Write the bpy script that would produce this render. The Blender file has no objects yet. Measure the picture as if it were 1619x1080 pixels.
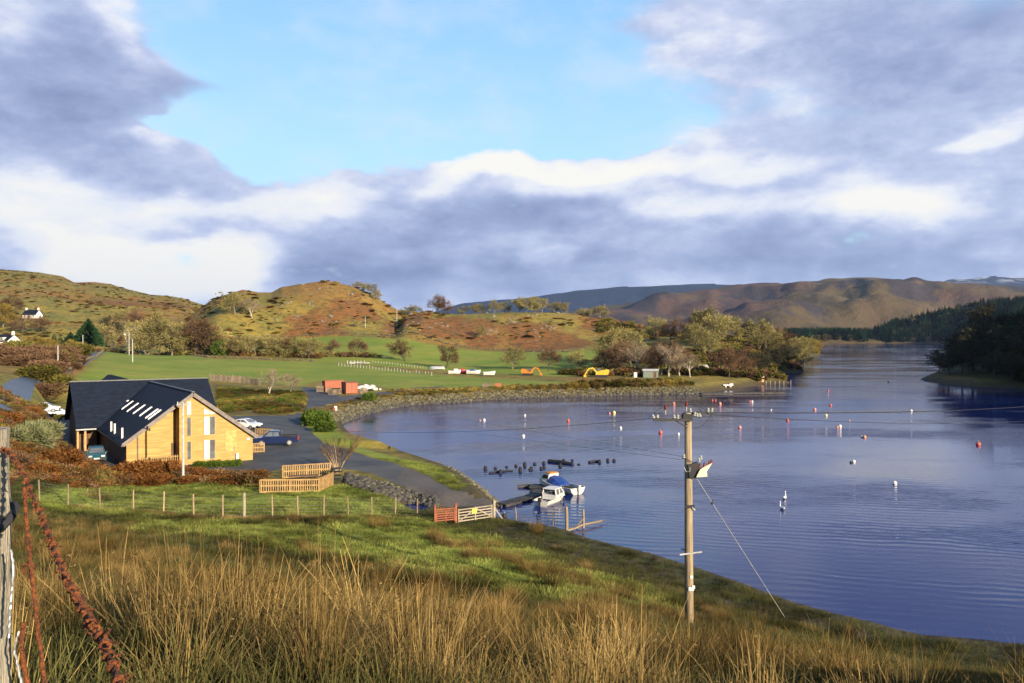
import bpy, math, random
import numpy as np
from mathutils import Vector, Matrix
R = math.radians
SC = bpy.context.scene
COL = SC.collection
rnd = random.Random(7)
rs = np.random.RandomState(11)

# ------------------------------------------------------------------ camera, sky, sun, exposure
F = 1300.0; CX = 810.0; HY = 530.0; CH = 15.0       # focal length in photo pixels, centre, horizon row, eye height above the loch
cam_d = bpy.data.cameras.new('camera'); cam = bpy.data.objects.new('camera', cam_d); COL.objects.link(cam)
cam_d.sensor_width = 36.0; cam_d.lens = 36.0 * F / 1619.0
cam_d.clip_start = 0.05; cam_d.clip_end = 60000
cam.location = (0, 0, CH); cam.rotation_euler = (R(90) - math.atan(10.0 / F), 0, 0)
SC.camera = cam
SUN_EL = R(16.5); SUN_D = Vector((0.65, -0.76, 0)).normalized()
sun_vec = Vector((SUN_D.x * math.cos(SUN_EL), SUN_D.y * math.cos(SUN_EL), math.sin(SUN_EL)))
sl = bpy.data.lights.new('sun', 'SUN'); sl.energy = 4.9; sl.angle = R(0.5); sl.color = (1.0, 0.83, 0.60)
so = bpy.data.objects.new('sun', sl); COL.objects.link(so)
so.rotation_euler = sun_vec.to_track_quat('Z', 'Y').to_euler()
SC.view_settings.view_transform = 'Standard'; SC.view_settings.look = 'None'
SC.view_settings.exposure = 1.28; SC.view_settings.gamma = 1.0; SC.view_settings.use_curve_mapping = False
SC.render.engine = 'CYCLES'
try:
    SC.cycles.max_bounces = 5; SC.cycles.transparent_max_bounces = 8
except Exception: pass

class NT:
    """tiny helper for node trees"""
    def __init__(s, tree): s.t = tree; s.n = tree.nodes; s.l = tree.links; s.n.clear()
    def node(s, typ, **kw):
        o = s.n.new(typ)
        for k, v in kw.items(): setattr(o, k, v)
        return o
    def put(s, sock, v):
        if v is None: return
        if hasattr(v, 'is_linked') or isinstance(v, bpy.types.NodeSocket): s.l.new(v, sock)
        else:
            if sock.type == 'RGBA' and len(v) == 3: v = (*v, 1)
            sock.default_value = v
    def math(s, op, a, b=None, c=None, clamp=False):
        o = s.node('ShaderNodeMath', operation=op, use_clamp=clamp)
        s.put(o.inputs[0], a); s.put(o.inputs[1], b); s.put(o.inputs[2], c); return o.outputs[0]
    def vmath(s, op, a, b=None):
        o = s.node('ShaderNodeVectorMath', operation=op); s.put(o.inputs[0], a); s.put(o.inputs[1], b)
        return o.outputs['Value'] if op in ('LENGTH', 'DOT_PRODUCT') else o.outputs[0]
    def noise(s, vec, scale, detail=4, rough=.55, dist=0, dim='3D'):
        o = s.node('ShaderNodeTexNoise', noise_dimensions=dim); s.put(o.inputs['Vector'], vec)
        s.put(o.inputs['Scale'], float(scale)); o.inputs['Detail'].default_value = detail
        o.inputs['Roughness'].default_value = rough; o.inputs['Distortion'].default_value = dist
        return o.outputs['Fac']
    def rng(s, v, a, b, c=0., d=1., smooth=True):
        o = s.node('ShaderNodeMapRange', interpolation_type='SMOOTHSTEP' if smooth else 'LINEAR')
        s.put(o.inputs[0], v)
        for i, x in enumerate((a, b, c, d)): s.put(o.inputs[i + 1], float(x))
        return o.outputs[0]
    def mix(s, f, a, b, mode='MIX'):
        o = s.node('ShaderNodeMix', data_type='RGBA', blend_type=mode); s.put(o.inputs[0], f)
        s.put(o.inputs[6], a); s.put(o.inputs[7], b); return o.outputs[2]

W = bpy.data.worlds.new('World'); SC.world = W; W.use_nodes = True
def build_sky():
    t = NT(W.node_tree)
    tc = t.node('ShaderNodeTexCoord'); d = tc.outputs['Generated']
    sky = t.node('ShaderNodeTexSky', sky_type='NISHITA'); sky.sun_disc = False
    sky.sun_elevation = SUN_EL; sky.sun_rotation = math.atan2(SUN_D.x, SUN_D.y)
    sky.altitude = 0; sky.air_density = 1; sky.dust_density = .6
    sp = t.node('ShaderNodeSeparateXYZ'); t.put(sp.inputs[0], d)
    x, y, z = sp.outputs
    az = t.math('ARCTAN2', x, y)
    hor = t.math('SQRT', t.math('ADD', t.math('MULTIPLY', x, x), t.math('MULTIPLY', y, y)))
    el = t.math('ARCTAN2', z, hor)
    ae = t.node('ShaderNodeCombineXYZ'); t.put(ae.inputs[0], az); t.put(ae.inputs[1], el)
    ae = ae.outputs[0]
    # domain warp so that every soft shape gets a torn edge
    fl = t.vmath('MULTIPLY', d, (1, 1, 2.1))
    def cn(scale, off, detail=6, rough=.55):
        return t.noise(t.vmath('ADD', fl, off), scale, detail, rough)
    wn = t.node('ShaderNodeTexNoise'); t.put(wn.inputs['Vector'], fl); wn.inputs['Scale'].default_value = 7; wn.inputs['Detail'].default_value = 4.5
    wn.inputs['Roughness'].default_value = .48
    wv = t.vmath('MULTIPLY', t.vmath('SUBTRACT', wn.outputs['Color'], (.5, .5, .5)), (.12, .085, 0))
    aew = t.vmath('ADD', ae, wv)
    def ang(u, v):
        a = math.atan((u - CX) / F); return a, math.atan((HY - v) / F * math.cos(a))
    def blob(u, v, ru, rv, rot=0, soft=(1.25, .35)):
        a, e = ang(u, v)
        m = t.node('ShaderNodeMapping', vector_type='TEXTURE'); t.put(m.inputs[0], aew)
        m.inputs[1].default_value = (a, e, 0); m.inputs[2].default_value = (0, 0, R(rot)); m.inputs[3].default_value = (ru / F, rv / F, 1)
        return t.rng(t.vmath('LENGTH', m.outputs[0]), soft[0], soft[1])
    def total(base, lst):
        v = base
        for w, *b in lst: v = t.math('MULTIPLY_ADD', blob(*b), float(w), v)
        return v
    n1 = cn(2.6, (3.1, 1.7, .4)); n2 = cn(6.5, (8.2, 5.1, 2.2)); n3 = cn(13, (.7, 9.3, 4.1), 6, .62)
    n4 = cn(30, (5.7, 2.3, 7.1), 5, .6)
    low = t.rng(el, R(13.5), R(10.5), -.02, .62)
    base = t.math('ADD', t.math('MULTIPLY_ADD', t.math('SUBTRACT', n3, .5), .95, t.math('MULTIPLY_ADD', t.math('SUBTRACT', n4, .5), .60, low)), t.math('ADD', t.math('MULTIPLY', t.math('SUBTRACT', n1, .5), 1.0), t.math('MULTIPLY', t.math('SUBTRACT', n2, .5), .75)))
    cov = total(base, [
        (1.0, 90, 110, 250, 130, -10), (.9, 250, 118, 150, 42, -6), (.8, 20, 200, 190, 90, 0), (.5, 40, 20, 120, 60, 0),
        (.55, 210, 220, 150, 25, 0), (.5, 150, 300, 300, 70, 0),
        (1.0, 1400, 60, 380, 110, -18), (.8, 1180, 60, 220, 60, -12), (.9, 1500, 170, 300, 90, -5), (.6, 1130, 130, 130, 40, -20),
        (.7, 900, 270, 270, 45, 2), (.6, 1200, 230, 160, 45, 0), (.5, 1500, 250, 200, 60, 0), (.45, 520, 320, 200, 40, 0),
        (.5, 745, 62, 34, 22, 20), (.42, 700, 172, 60, 16, 28), (.4, 215, 215, 60, 14, 0), (.35, 960, 15, 110, 18, 0), (-.68, 620, 120, 330, 190, 0), (-.45, 800, 60, 260, 150, 0), (-.6, 450, 235, 210, 55, 0), (-.5, 950, 195, 180, 50, 0),
        (-.5, 1050, 150, 90, 40, 0), (-.4, 520, 40, 200, 120, 0), (-.45, 1290, 170, 130, 24, -15), (-.95, 400, 200, 190, 48, -6), (-.8, 270, 12, 120, 44, -28), (-.4, 230, 190, 90, 22, -8), (.35, 470, 235, 120, 18, 0), (.25, 600, 262, 90, 14, 4), (-.35, 1420, 135, 120, 18, -12)])
    up_ = t.rng(el, R(12.5), R(16)); cm = t.mix(up_, t.rng(cov, .08, .50), t.rng(cov, -.12, .95))
    # light inside the clouds: bright sunlit tops, grey-violet undersides
    sh = t.math('ADD', t.math('MULTIPLY', t.math('SUBTRACT', n2, .5), .95), t.math('MULTIPLY', t.math('SUBTRACT', n3, .5), .95))
    sh = t.math('ADD', sh, t.math('MULTIPLY', t.math('SUBTRACT', n1, .5), .4))
    lit = total(t.math('MULTIPLY_ADD', t.math('SUBTRACT', n4, .5), .5, t.math('ADD', sh, .45)), [
        (.85, 240, 425, 190, 50, 0), (.45, 130, 390, 150, 35, 0), (.35, 340, 400, 90, 45, 0), (.55, 470, 325, 110, 48, 0),
        (.7, 900, 258, 230, 26, 2), (.55, 760, 262, 90, 26, 8), (.5, 880, 290, 110, 34, 0), (.30, 1060, 330, 80, 34, 0),
        (.5, 90, 325, 170, 50, 0), (.35, 290, 330, 90, 30, 0), (.35, 700, 300, 60, 26, 20), (.3, 1300, 320, 200, 40, 0), (.30, 1180, 250, 120, 22, 0), (.40, 1420, 330, 150, 26, 0), (.40, 1570, 205, 70, 16, 10),
        (.3, 200, 55, 90, 22, -28), (.3, 20, 20, 60, 50, 0), (.3, 860, 410, 60, 14, 0), (.2, 1130, 75, 110, 18, 0), (.3, 245, 215, 50, 16, 0),
        (-.4, 150, 130, 230, 60, -4), (-.3, 120, 220, 200, 55, -14), (-.45, 620, 385, 200, 60, 10), (-.5, 880, 340, 110, 42, 0), (-.35, 1080, 400, 330, 55, 2),
        (-.35, 700, 440, 330, 40, 0), (-.3, 1450, 420, 300, 45, 0), (-.3, 30, 395, 60, 40, 0), (-.25, 1450, 90, 260, 90, -15), (-.25, 290, 355, 70, 20, 0)])
    K = 4.15
    ramp = t.node('ShaderNodeValToRGB'); t.put(ramp.inputs[0], t.rng(lit, -.25, 1.15, 0, 1, False))
    e = ramp.color_ramp.elements
    e[0].position = 0; e[0].color = (.25, .31, .52, 1); e[1].position = 1; e[1].color = (1.0, .98, .93, 1)
    for p, c in ((.28, (.38, .46, .70, 1)), (.52, (.56, .63, .86, 1)), (.74, (.82, .86, .96, 1))):
        q = e.new(p); q.color = c
    cloud = t.vmath('SCALE', ramp.outputs[0]); t.n[-1].inputs['Scale'].default_value = K
    gr = t.node('ShaderNodeValToRGB'); t.put(gr.inputs[0], t.rng(el, 0, R(60), 0, 1, False))
    g = gr.color_ramp.elements
    g[0].position = 0; g[0].color = (.62, .86, .98, 1); g[1].position = 1; g[1].color = (.05, .13, .42, 1)
    for p, c in ((.2, (.48, .82, 1.10, 1)), (.36, (.33, .65, 1.04, 1)), (.6, (.12, .30, .74, 1))):
        q = g.new(p); q.color = c
    clear = t.vmath('SCALE', gr.outputs[0]); t.n[-1].inputs['Scale'].default_value = K
    clear = t.mix(.12, clear, sky.outputs[0])
    thin = t.math('MULTIPLY', t.rng(t.math('ADD', t.math('MULTIPLY', n2, .6), t.math('MULTIPLY', n3, .4)), .44, .66), .38)
    clear = t.mix(thin, clear, (3.2, 3.5, 4.1))
    col = t.mix(cm, clear, cloud)
    bg = t.node('ShaderNodeBackground'); t.put(bg.inputs[0], col); bg.inputs[1].default_value = .1
    out = t.node('ShaderNodeOutputWorld'); t.l.new(bg.outputs[0], out.inputs[0])
build_sky()
W.cycles.sampling_method = 'AUTOMATIC'

# ------------------------------------------------------------------ numpy helpers
_P = np.random.RandomState(5).rand(256, 256)
def vnoise(x, y):
    xi = np.floor(x).astype(int); yi = np.floor(y).astype(int); fx = x - xi; fy = y - yi
    fx = fx * fx * (3 - 2 * fx); fy = fy * fy * (3 - 2 * fy)
    a = _P[xi & 255, yi & 255]; b = _P[(xi + 1) & 255, yi & 255]; c = _P[xi & 255, (yi + 1) & 255]; d = _P[(xi + 1) & 255, (yi + 1) & 255]
    return (a * (1 - fx) + b * fx) * (1 - fy) + (c * (1 - fx) + d * fx) * fy
def fbm(x, y, s, o=4, seed=0):
    v = 0; a = 1; t = 0
    x = x / s + seed * 17.3; y = y / s + seed * 9.1
    for i in range(o): v = v + a * (vnoise(x, y) - .5); t += a; a *= .5; x = x * 2.03 + 3.7; y = y * 2.03 + 1.3
    return v / t * 2
def ss(v, a, b):
    t = np.clip((v - a) / (b - a), 0, 1); return t * t * (3 - 2 * t)
def wp(u, v, z=0.0):
    """point of height z seen at photo pixel (u,v)"""
    D = (CH - z) * F / (v - HY); return Vector(((u - CX) / F * D, D, z))
def at(u, D, v):
    return Vector(((u - CX) / F * D, D, CH - (v - HY) * D / F))
def sdist(px, py, poly):
    """signed distance to closed polygon, positive outside"""
    d = np.full(px.shape, 1e18); ins = np.zeros(px.shape, bool); n = len(poly)
    for i in range(n):
        x0, y0 = poly[i]; x1, y1 = poly[(i + 1) % n]
        ex, ey = x1 - x0, y1 - y0; L = ex * ex + ey * ey + 1e-12
        t = np.clip(((px - x0) * ex + (py - y0) * ey) / L, 0, 1)
        d = np.minimum(d, (px - x0 - t * ex) ** 2 + (py - y0 - t * ey) ** 2)
        if y0 != y1:
            c = (y0 > py) != (y1 > py); ins ^= c & (px < (x1 - x0) * (py - y0) / (y1 - y0) + x0)
    d = np.sqrt(d); return np.where(ins, -d, d)

# ------------------------------------------------------------------ terrain height function
W_NEAR = [(1612,1032),(1459,1015),(1382,996),(1291,973),(1214,944),(1126,913.5),(1060,893),(1000,879),(960,868),(929,856),(903,849),(870,844),(845,838),(815,832),(796,827),
          (788,818),(760,812),(700,813),(662,816),(640,809),(633,800),(650,796),(690,801),(740,804),(786,807),(789,799),(783,792),(770,780),(755,768),(740,757),(720,745),(690,735),(650,722),(600,708),
          (572,698),(552,684),(540,671),(551,666),(584,654),(613,647),(650,641),(717,637),(800,631),(860,629),(960,626),(1060,624),(1112,622.5),(1150,616),(1190,611),
          (1215,606),(1245,606.5),(1252,604.5),(1225,602),(1190,601),(1175,598),(1200,593),(1232,590.5),(1268,588),(1262,583),(1245,580),(1268,573),(1284,567),(1302,561)]
water_poly = [(55,-80),(52,-10),(48,15),(40,29),(31,35)] + [tuple(wp(u, v))[:2] for u, v in W_NEAR]
water_poly += [(225,680),(200,800),(300,1200),(500,1480)]
water_poly += [tuple(wp(u, v))[:2] for u, v in [(1290,543.2),(1400,543),(1500,543.5),(1560,545.5),(1600,549),(1640,556),(1600,566),(1560,577),(1520,588),(1490,593),(1462,597.5),(1454,600),
               (1470,604),(1500,608),(1540,611.5),(1619,614.5),(1750,632)]]
water_poly += [(140,150),(150,120),(165,50),(200,-80)]
CPS = []
def cz(u, D, z): CPS.append(((u - CX) / F * D, D, z))
def cv(u, D, v): cz(u, D, CH - (v - HY) * D / F)
for u, prof in {
    -500: [(1.2,13.5),(5,13.2),(12,12),(25,11),(40,10.5),(60,10.3),(80,10.5),(130,11),(200,13),(360,20),(600,45),(900,95),(1300,110)],
    0: [(1.2,13.42),(2.5,13.3),(5,12.65),(10,11.3),(14,10.3),(25,8.0),(40,5.7),(50,4.4),(58,4.3),(66,5.4),(74,6.8),(82,7.8),(100,8.0),(128,7.6),(193,8.2),(330,8.4),(500,14),(650,26)],
    110: [(5,12.7),(14,10.2),(25,7.9),(40,5.2),(56,3.3),(64,3.6),(70,4.0),(76,3.6)],
    150: [(25,7.8),(40,5),(56,3.1),(66,2.9),(75,2.4),(84,2.1),(100,2.1),(130,2.3),(150,2.6),(186,4.6),(280,7.2),(365,8.2),(500,8.1),(620,18)],
    60: [(84,5.6),(92,5.2),(104,4.6),(125,4.6),(150,5.6),(190,7.6)],
    300: [(5,12.8),(10,11.3),(14,10.1),(20,8.7),(30,6.6),(40,4.9),(50,3.4),(60,2.6),(70,2.1),(80,2.0),(100,2),(150,2.1),(200,3.2),(270,5.6),(340,6.6),(420,8.5)],
    500: [(1.2,13.45),(2.5,13.25),(5,12.75),(10,11.2),(14,9.95),(20,8.5),(30,6.0),(40,4.2),(48,3.2),(56,2.5),(65,1.9),(75,1.9),(85,2),(110,2),(140,2.1),(170,2.2),(203,2.2),(250,3.2),(300,4.2),(350,6.2)],
    650: [(48,2.6),(56,1.9),(62,1.3)],
    620: [(75,1.1),(83,1.9),(90,1.4)],
    700: [(74,.9),(79,1.1)],
    810: [(1.2,13.4),(2.5,13.15),(5,12.5),(10,10.8),(14,9.6),(20,7.9),(30,5.3),(38,3.7),(45,2.4),(50,1.6),(56,.9),(61,.7)],
    700.1: [(38,4.0),(45,3.0),(52,2.0),(58,1.3),(61,1.0),(185,1.0),(190,1.6),(230,2.0),(290,2.7),(330,4.2)],
    1090: [(1.2,13.35),(5,12.2),(8,11.2),(14,9.3),(20,7.4),(30,4.38),(40,2.0),(46,.9)],
    1619: [(5,12.0),(8,10.9),(15,8.0),(25,3.6),(33,1.0)],
    2200: [(3,12.8),(8,11),(15,8),(22,4.5),(28,2)],
    900: [(205,1.0),(212,1.6),(240,2.2),(280,2.7),(330,6.5),(380,8.5)],
    1060: [(216,1.6),(240,2.2),(270,3.0),(320,6.5),(380,12.5),(420,14.5),(520,4)],
    1150: [(232,1.2),(250,2.4),(300,4.5),(350,10),(385,13),(430,11),(520,3)],
    1215: [(255,.3),(330,4.5),(380,9),(430,8),(500,3)],
    1265: [(355,1.5),(400,4.5),(460,5),(560,4),(600,1.5)],
    250: [(340,6.4)], 430: [(345,6.4),(400,7.5)], 600: [(160,1.2),(168,2.0),(260,3.0),(320,4.6)],
    1540: [(250,1.5),(300,7),(340,9),(420,3)],
    1619.1: [(250,4),(300,12),(380,16),(520,10)],
    2000: [(170,6),(250,40),(350,45),(500,30)],
}.items():
    for D, z in prof: cz(u, D, z)
for u, D, v in [(460,430,533),(540,430,530),(640,420,533),(700,400,545),(790,395,553),(900,370,556),(960,345,560),(400,430,520),(340,430,508)]: cv(u, D, v)
for u, D, z in [(500,640,8),(800,650,5),(1000,620,4),(1100,700,5),(300,700,20)]: cz(u, D, z)
C = np.array(CPS)
C = C[~((C[:, 1] < 3) & (np.abs(C[:, 0]) > 2))] if False else C
def feat(x, y):
    r = np.sqrt(x * x + y * y) + .3; th = np.clip(np.degrees(np.arctan2(x, y)), -62, 62)
    return th / 13.0, np.log(r) * 2.2
fa, fb = feat(C[:, 0], C[:, 1])
def tpsk(d2): return d2 * np.log(d2 + 1e-9) * .5
n = NCP = len(C)
Km = tpsk((fa[:, None] - fa) ** 2 + (fb[:, None] - fb) ** 2) + np.eye(n) * 2e-3
Pm = np.stack([np.ones(n), fa, fb], 1)
A = np.block([[Km, Pm], [Pm.T, np.zeros((3, 3))]])
sol = np.linalg.lstsq(A, np.concatenate([C[:, 2], np.zeros(3)]), rcond=None)[0]
def tps(x, y):
    a, b = feat(x, y); v = sol[NCP] + sol[NCP + 1] * a + sol[NCP + 2] * b
    for i in range(NCP): v = v + sol[i] * tpsk((a - fa[i]) ** 2 + (b - fb[i]) ** 2)
    return v
# skyline ridges: crest pixels (u, v), depth of the crest, start of the slope, noise
RIDGES = [
    (880, 420, 1300, [(-900,400),(-300,415),(0,425),(60,430),(100,437),(118,446),(150,446),(175,449),(205,458),(240,466),(265,468),(290,472),(320,481),(360,492),(420,505),(520,525),(560,560)], 8.0, 60),
    (520, 425, 640, [(250,560),(290,510),(320,485),(335,475),(350,468),(385,458),(410,462),(430,462),(445,454),(480,448),(515,444),(540,448),(560,453),(580,461),(600,472),(620,485),(650,498),(680,520),(720,560)], 3.6, 34),
    (470, 395, 580, [(610,560),(640,500),(670,492),(700,496),(740,497),(790,494),(850,494),(900,495),(930,501),(960,506),(1000,514),(1050,528),(1100,548),(1140,570)], 3.4, 26),
    (7200, 5400, 9000, [(500,560),(640,505),(700,488),(740,478),(790,474),(820,470),(870,466),(900,460),(940,457),(970,453),(1010,452),(1050,450),(1100,448),(1150,449),(1200,448),(1260,450),(1300,470),(1400,500),(1450,480),(1480,443),(1522,440),(1560,437),(1593,435.5),(1619,438),(1700,436),(2100,440)], 10, 500),
    (4200, 1750, 5600, [(800,530),(860,505),(920,490),(1000,478),(1100,465),(1180,455),(1230,449),(1260,446),(1308,444),(1349,440),(1375,437.5),(1397,441),(1460,443.5),(1490,446),(1515,450),(1619,455),(1800,455),(2200,450)], 13, 420),
    (1500, 1180, 1800, [(1330,543),(1390,530),(1420,512),(1460,502),(1504,493),(1548,485),(1581,481),(1640,478),(1800,470),(2300,450)], 4, 90),
]
Y_YARD = [(75,634),(100,700),(150,738),(200,752),(290,748),(420,752),(536,744),(525,710),(490,672),(484,655),(360,655),(330,640)]
yard_poly = [tuple(wp(u, v, 2.0))[:2] for u, v in Y_YARD]
# wooded hill added out of view on the right to shade the point
SHADE_HILLS = [(262, 158, 95, 64), (360, 260, 130, 75), (300, 40, 120, 60)]
def height(x, y):
    x = np.asarray(x, float); y = np.asarray(y, float); r = np.sqrt(x * x + y * y)
    sd = sdist(x, y, water_poly)
    z = tps(x, y)
    th = np.abs(np.degrees(np.arctan2(x, y)))
    zb = 13.4 + np.clip(r, 0, 400) * .06
    z = z * (1 - ss(th, 62, 100)) + zb * ss(th, 62, 100)
    far = ss(r, 560, 900); z = z * (1 - far) + 8 * far
    yy = np.maximum(y, 1.0); u = np.clip(x / yy * F + CX, -1200, 2600)
    mask = (y > 100)
    for Dc, D0, D1, pts, amp, sc in RIDGES:
        pu = [p[0] for p in pts]; pz = [CH - (p[1] - HY) * Dc / F for p in pts]
        if Dc > 1000:
            uw = u + fbm(x, y, 260, 3, 6) * 22
            H = sum(np.interp(uw + o_, pu, pz) * w_ for o_, w_ in ((-24, .15), (-12, .2), (0, .3), (12, .2), (24, .15)))
        else: H = np.interp(u, pu, pz)
        yq = y + (fbm(x, y, Dc * .09, 4, 11) * (Dc - D0) * .35 * np.clip((Dc - y) / (Dc - D0) * 2.5, 0, 1) if Dc > 3000 else 0)
        k = np.where(y < Dc, ss(yq, D0, Dc * 1.02), 1 - ss(y, Dc, D1) * .9)
        if Dc < 1000:
            k = np.where(y < Dc, .5 * ss(y, D0, Dc * 1.01) + .5 * np.clip((y - D0) / (Dc - D0), 0, 1), k)
            base = z
        else: base = 2.0
        nz = fbm(x, y, sc, 5, seed=int(Dc) % 13)
        nz = nz * .6 + (.5 - np.abs(fbm(x, y, sc * .6, 4, seed=3))) * .5
        lyr = base + (H - base) * k + (nz - .12) * amp * np.sin(np.pi * np.clip(k, 0, 1)) ** .5 * np.where(H > 10, 1, .2)
        z = np.where(mask, np.maximum(z, lyr), z)
    for hx, hy, hr, hh in SHADE_HILLS:
        z = np.maximum(z, hh * np.exp(-((x - hx) ** 2 + (y - hy) ** 2) / (hr * .62) ** 2) + 1)
    # small unevenness
    nearw = ss(r, 3, 8) * (1 - ss(r, 60, 90))
    z = z + fbm(x, y, 5.5, 3, 2) * .28 * nearw + fbm(x, y, 25, 3, 4) * .35 * ss(r, 70, 140) * (1 - ss(r, 420, 600)) * ss(z, 2.4, 5)
    yd = sdist(x, y, yard_poly); k = 1 - ss(yd, -.5, 2.5); z = z * (1 - k) + 2.0 * k
    lim = np.where(sd > 0, sd * .55 + .0, sd * .35)
    z = np.where(sd > 0, np.minimum(z, lim), np.maximum(lim, -3.0))
    z = np.where((sd > 0) & (r > 25), np.maximum(z, np.minimum(sd * .06, .3)), z)
    return z
def gz(x, y): return float(height(np.array([x]), np.array([y]))[0])
def gxy(x, y): return Vector((x, y, gz(x, y)))
_T = np.exp(np.linspace(math.log(1.5), math.log(3000), 1500))
def gp(u, v, near=0):
    """where the sight line through photo pixel (u,v) meets the ground"""
    xs = (u - CX) / F * _T; zs = CH - (v - HY) * _T / F
    h = height(xs, _T); k = np.where((h > zs) & (_T > near))[0]
    if len(k) == 0: return at(u, 600, v)
    k = k[0]; k0 = max(k - 1, 0); a = zs[k0] - h[k0]; b = h[k] - zs[k]; t = a / (a + b + 1e-9)
    D = _T[k0] + (_T[k] - _T[k0]) * max(0, min(1, t))
    return Vector(((u - CX) / F * D, D, gz((u - CX) / F * D, D)))
def gd(u, D): x = (u - CX) / F * D; return gxy(x, D)

# ------------------------------------------------------------------ materials
MATS = {}
def principled(t):
    b = t.node('ShaderNodeBsdfPrincipled'); o = t.node('ShaderNodeOutputMaterial'); t.l.new(b.outputs[0], o.inputs[0]); return b
def mat(name, col, rough=.6, metal=0, var=.25, scale=3., bump=0., bscale=20, col2=None, spec=.4, stretch=None, coat=0, rnd_obj=0.):
    if name in MATS: return MATS[name]
    m = bpy.data.materials.new(name); m.use_nodes = True; t = NT(m.node_tree); b = principled(t)
    tc = t.node('ShaderNodeTexCoord'); v = tc.outputs['Object']
    if stretch: v = t.vmath('MULTIPLY', v, stretch)
    nf = t.noise(v, scale, 5, .6)
    c2 = col2 or tuple(c * (1 - var) for c in col); c1 = col if col2 else tuple(min(1, c * (1 + var * .6)) for c in col)
    c = t.mix(t.rng(nf, .32, .68), c2, c1)
    if rnd_obj:
        oi = t.node('ShaderNodeObjectInfo'); f = t.math('MULTIPLY_ADD', oi.outputs['Random'], rnd_obj * 2, 1 - rnd_obj)
        c = t.vmath('SCALE', c); t.put(t.n[-1].inputs['Scale'], f)
    t.put(b.inputs['Base Color'], c); b.inputs['Roughness'].default_value = rough; b.inputs['Metallic'].default_value = metal
    b.inputs['Specular IOR Level'].default_value = spec; b.inputs['Coat Weight'].default_value = coat
    if bump:
        bn = t.node('ShaderNodeBump'); bn.inputs['Strength'].default_value = min(1, bump); bn.inputs['Distance'].default_value = .02
        t.put(bn.inputs['Height'], t.noise(v, bscale, 4, .6)); t.l.new(bn.outputs[0], b.inputs['Normal'])
    MATS[name] = m; return m
def leafmat(name, c1, c2, rand=.25, trans=.25, tip=None, rough=.65):
    """foliage: colour varies by face attribute 'tint' and per instance"""
    m = bpy.data.materials.new(name); m.use_nodes = True; t = NT(m.node_tree)
    at_ = t.node('ShaderNodeAttribute', attribute_name='tint'); oi = t.node('ShaderNodeObjectInfo')
    sp = t.node('ShaderNodeSeparateColor'); t.put(sp.inputs[0], at_.outputs['Color'])
    c = t.mix(sp.outputs[0], c1, c2)
    if tip: c = t.mix(sp.outputs[1], c, tip)
    f = t.math('MULTIPLY_ADD', oi.outputs['Random'], rand * 2, 1 - rand)
    ia = t.node('ShaderNodeAttribute', attribute_name='tone', attribute_type='INSTANCER'); f = t.math('MULTIPLY', f, t.math('ADD', ia.outputs['Fac'], 1.0))
    c = t.vmath('SCALE', c); t.put(t.n[-1].inputs['Scale'], f)
    d = t.node('ShaderNodeBsdfDiffuse'); t.put(d.inputs[0], c)
    tr = t.node('ShaderNodeBsdfTranslucent'); t.put(tr.inputs[0], c)
    mx = t.node('ShaderNodeMixShader'); mx.inputs[0].default_value = trans
    t.l.new(d.outputs[0], mx.inputs[1]); t.l.new(tr.outputs[0], mx.inputs[2])
    o = t.node('ShaderNodeOutputMaterial'); t.l.new(mx.outputs[0], o.inputs[0]); return m

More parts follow.
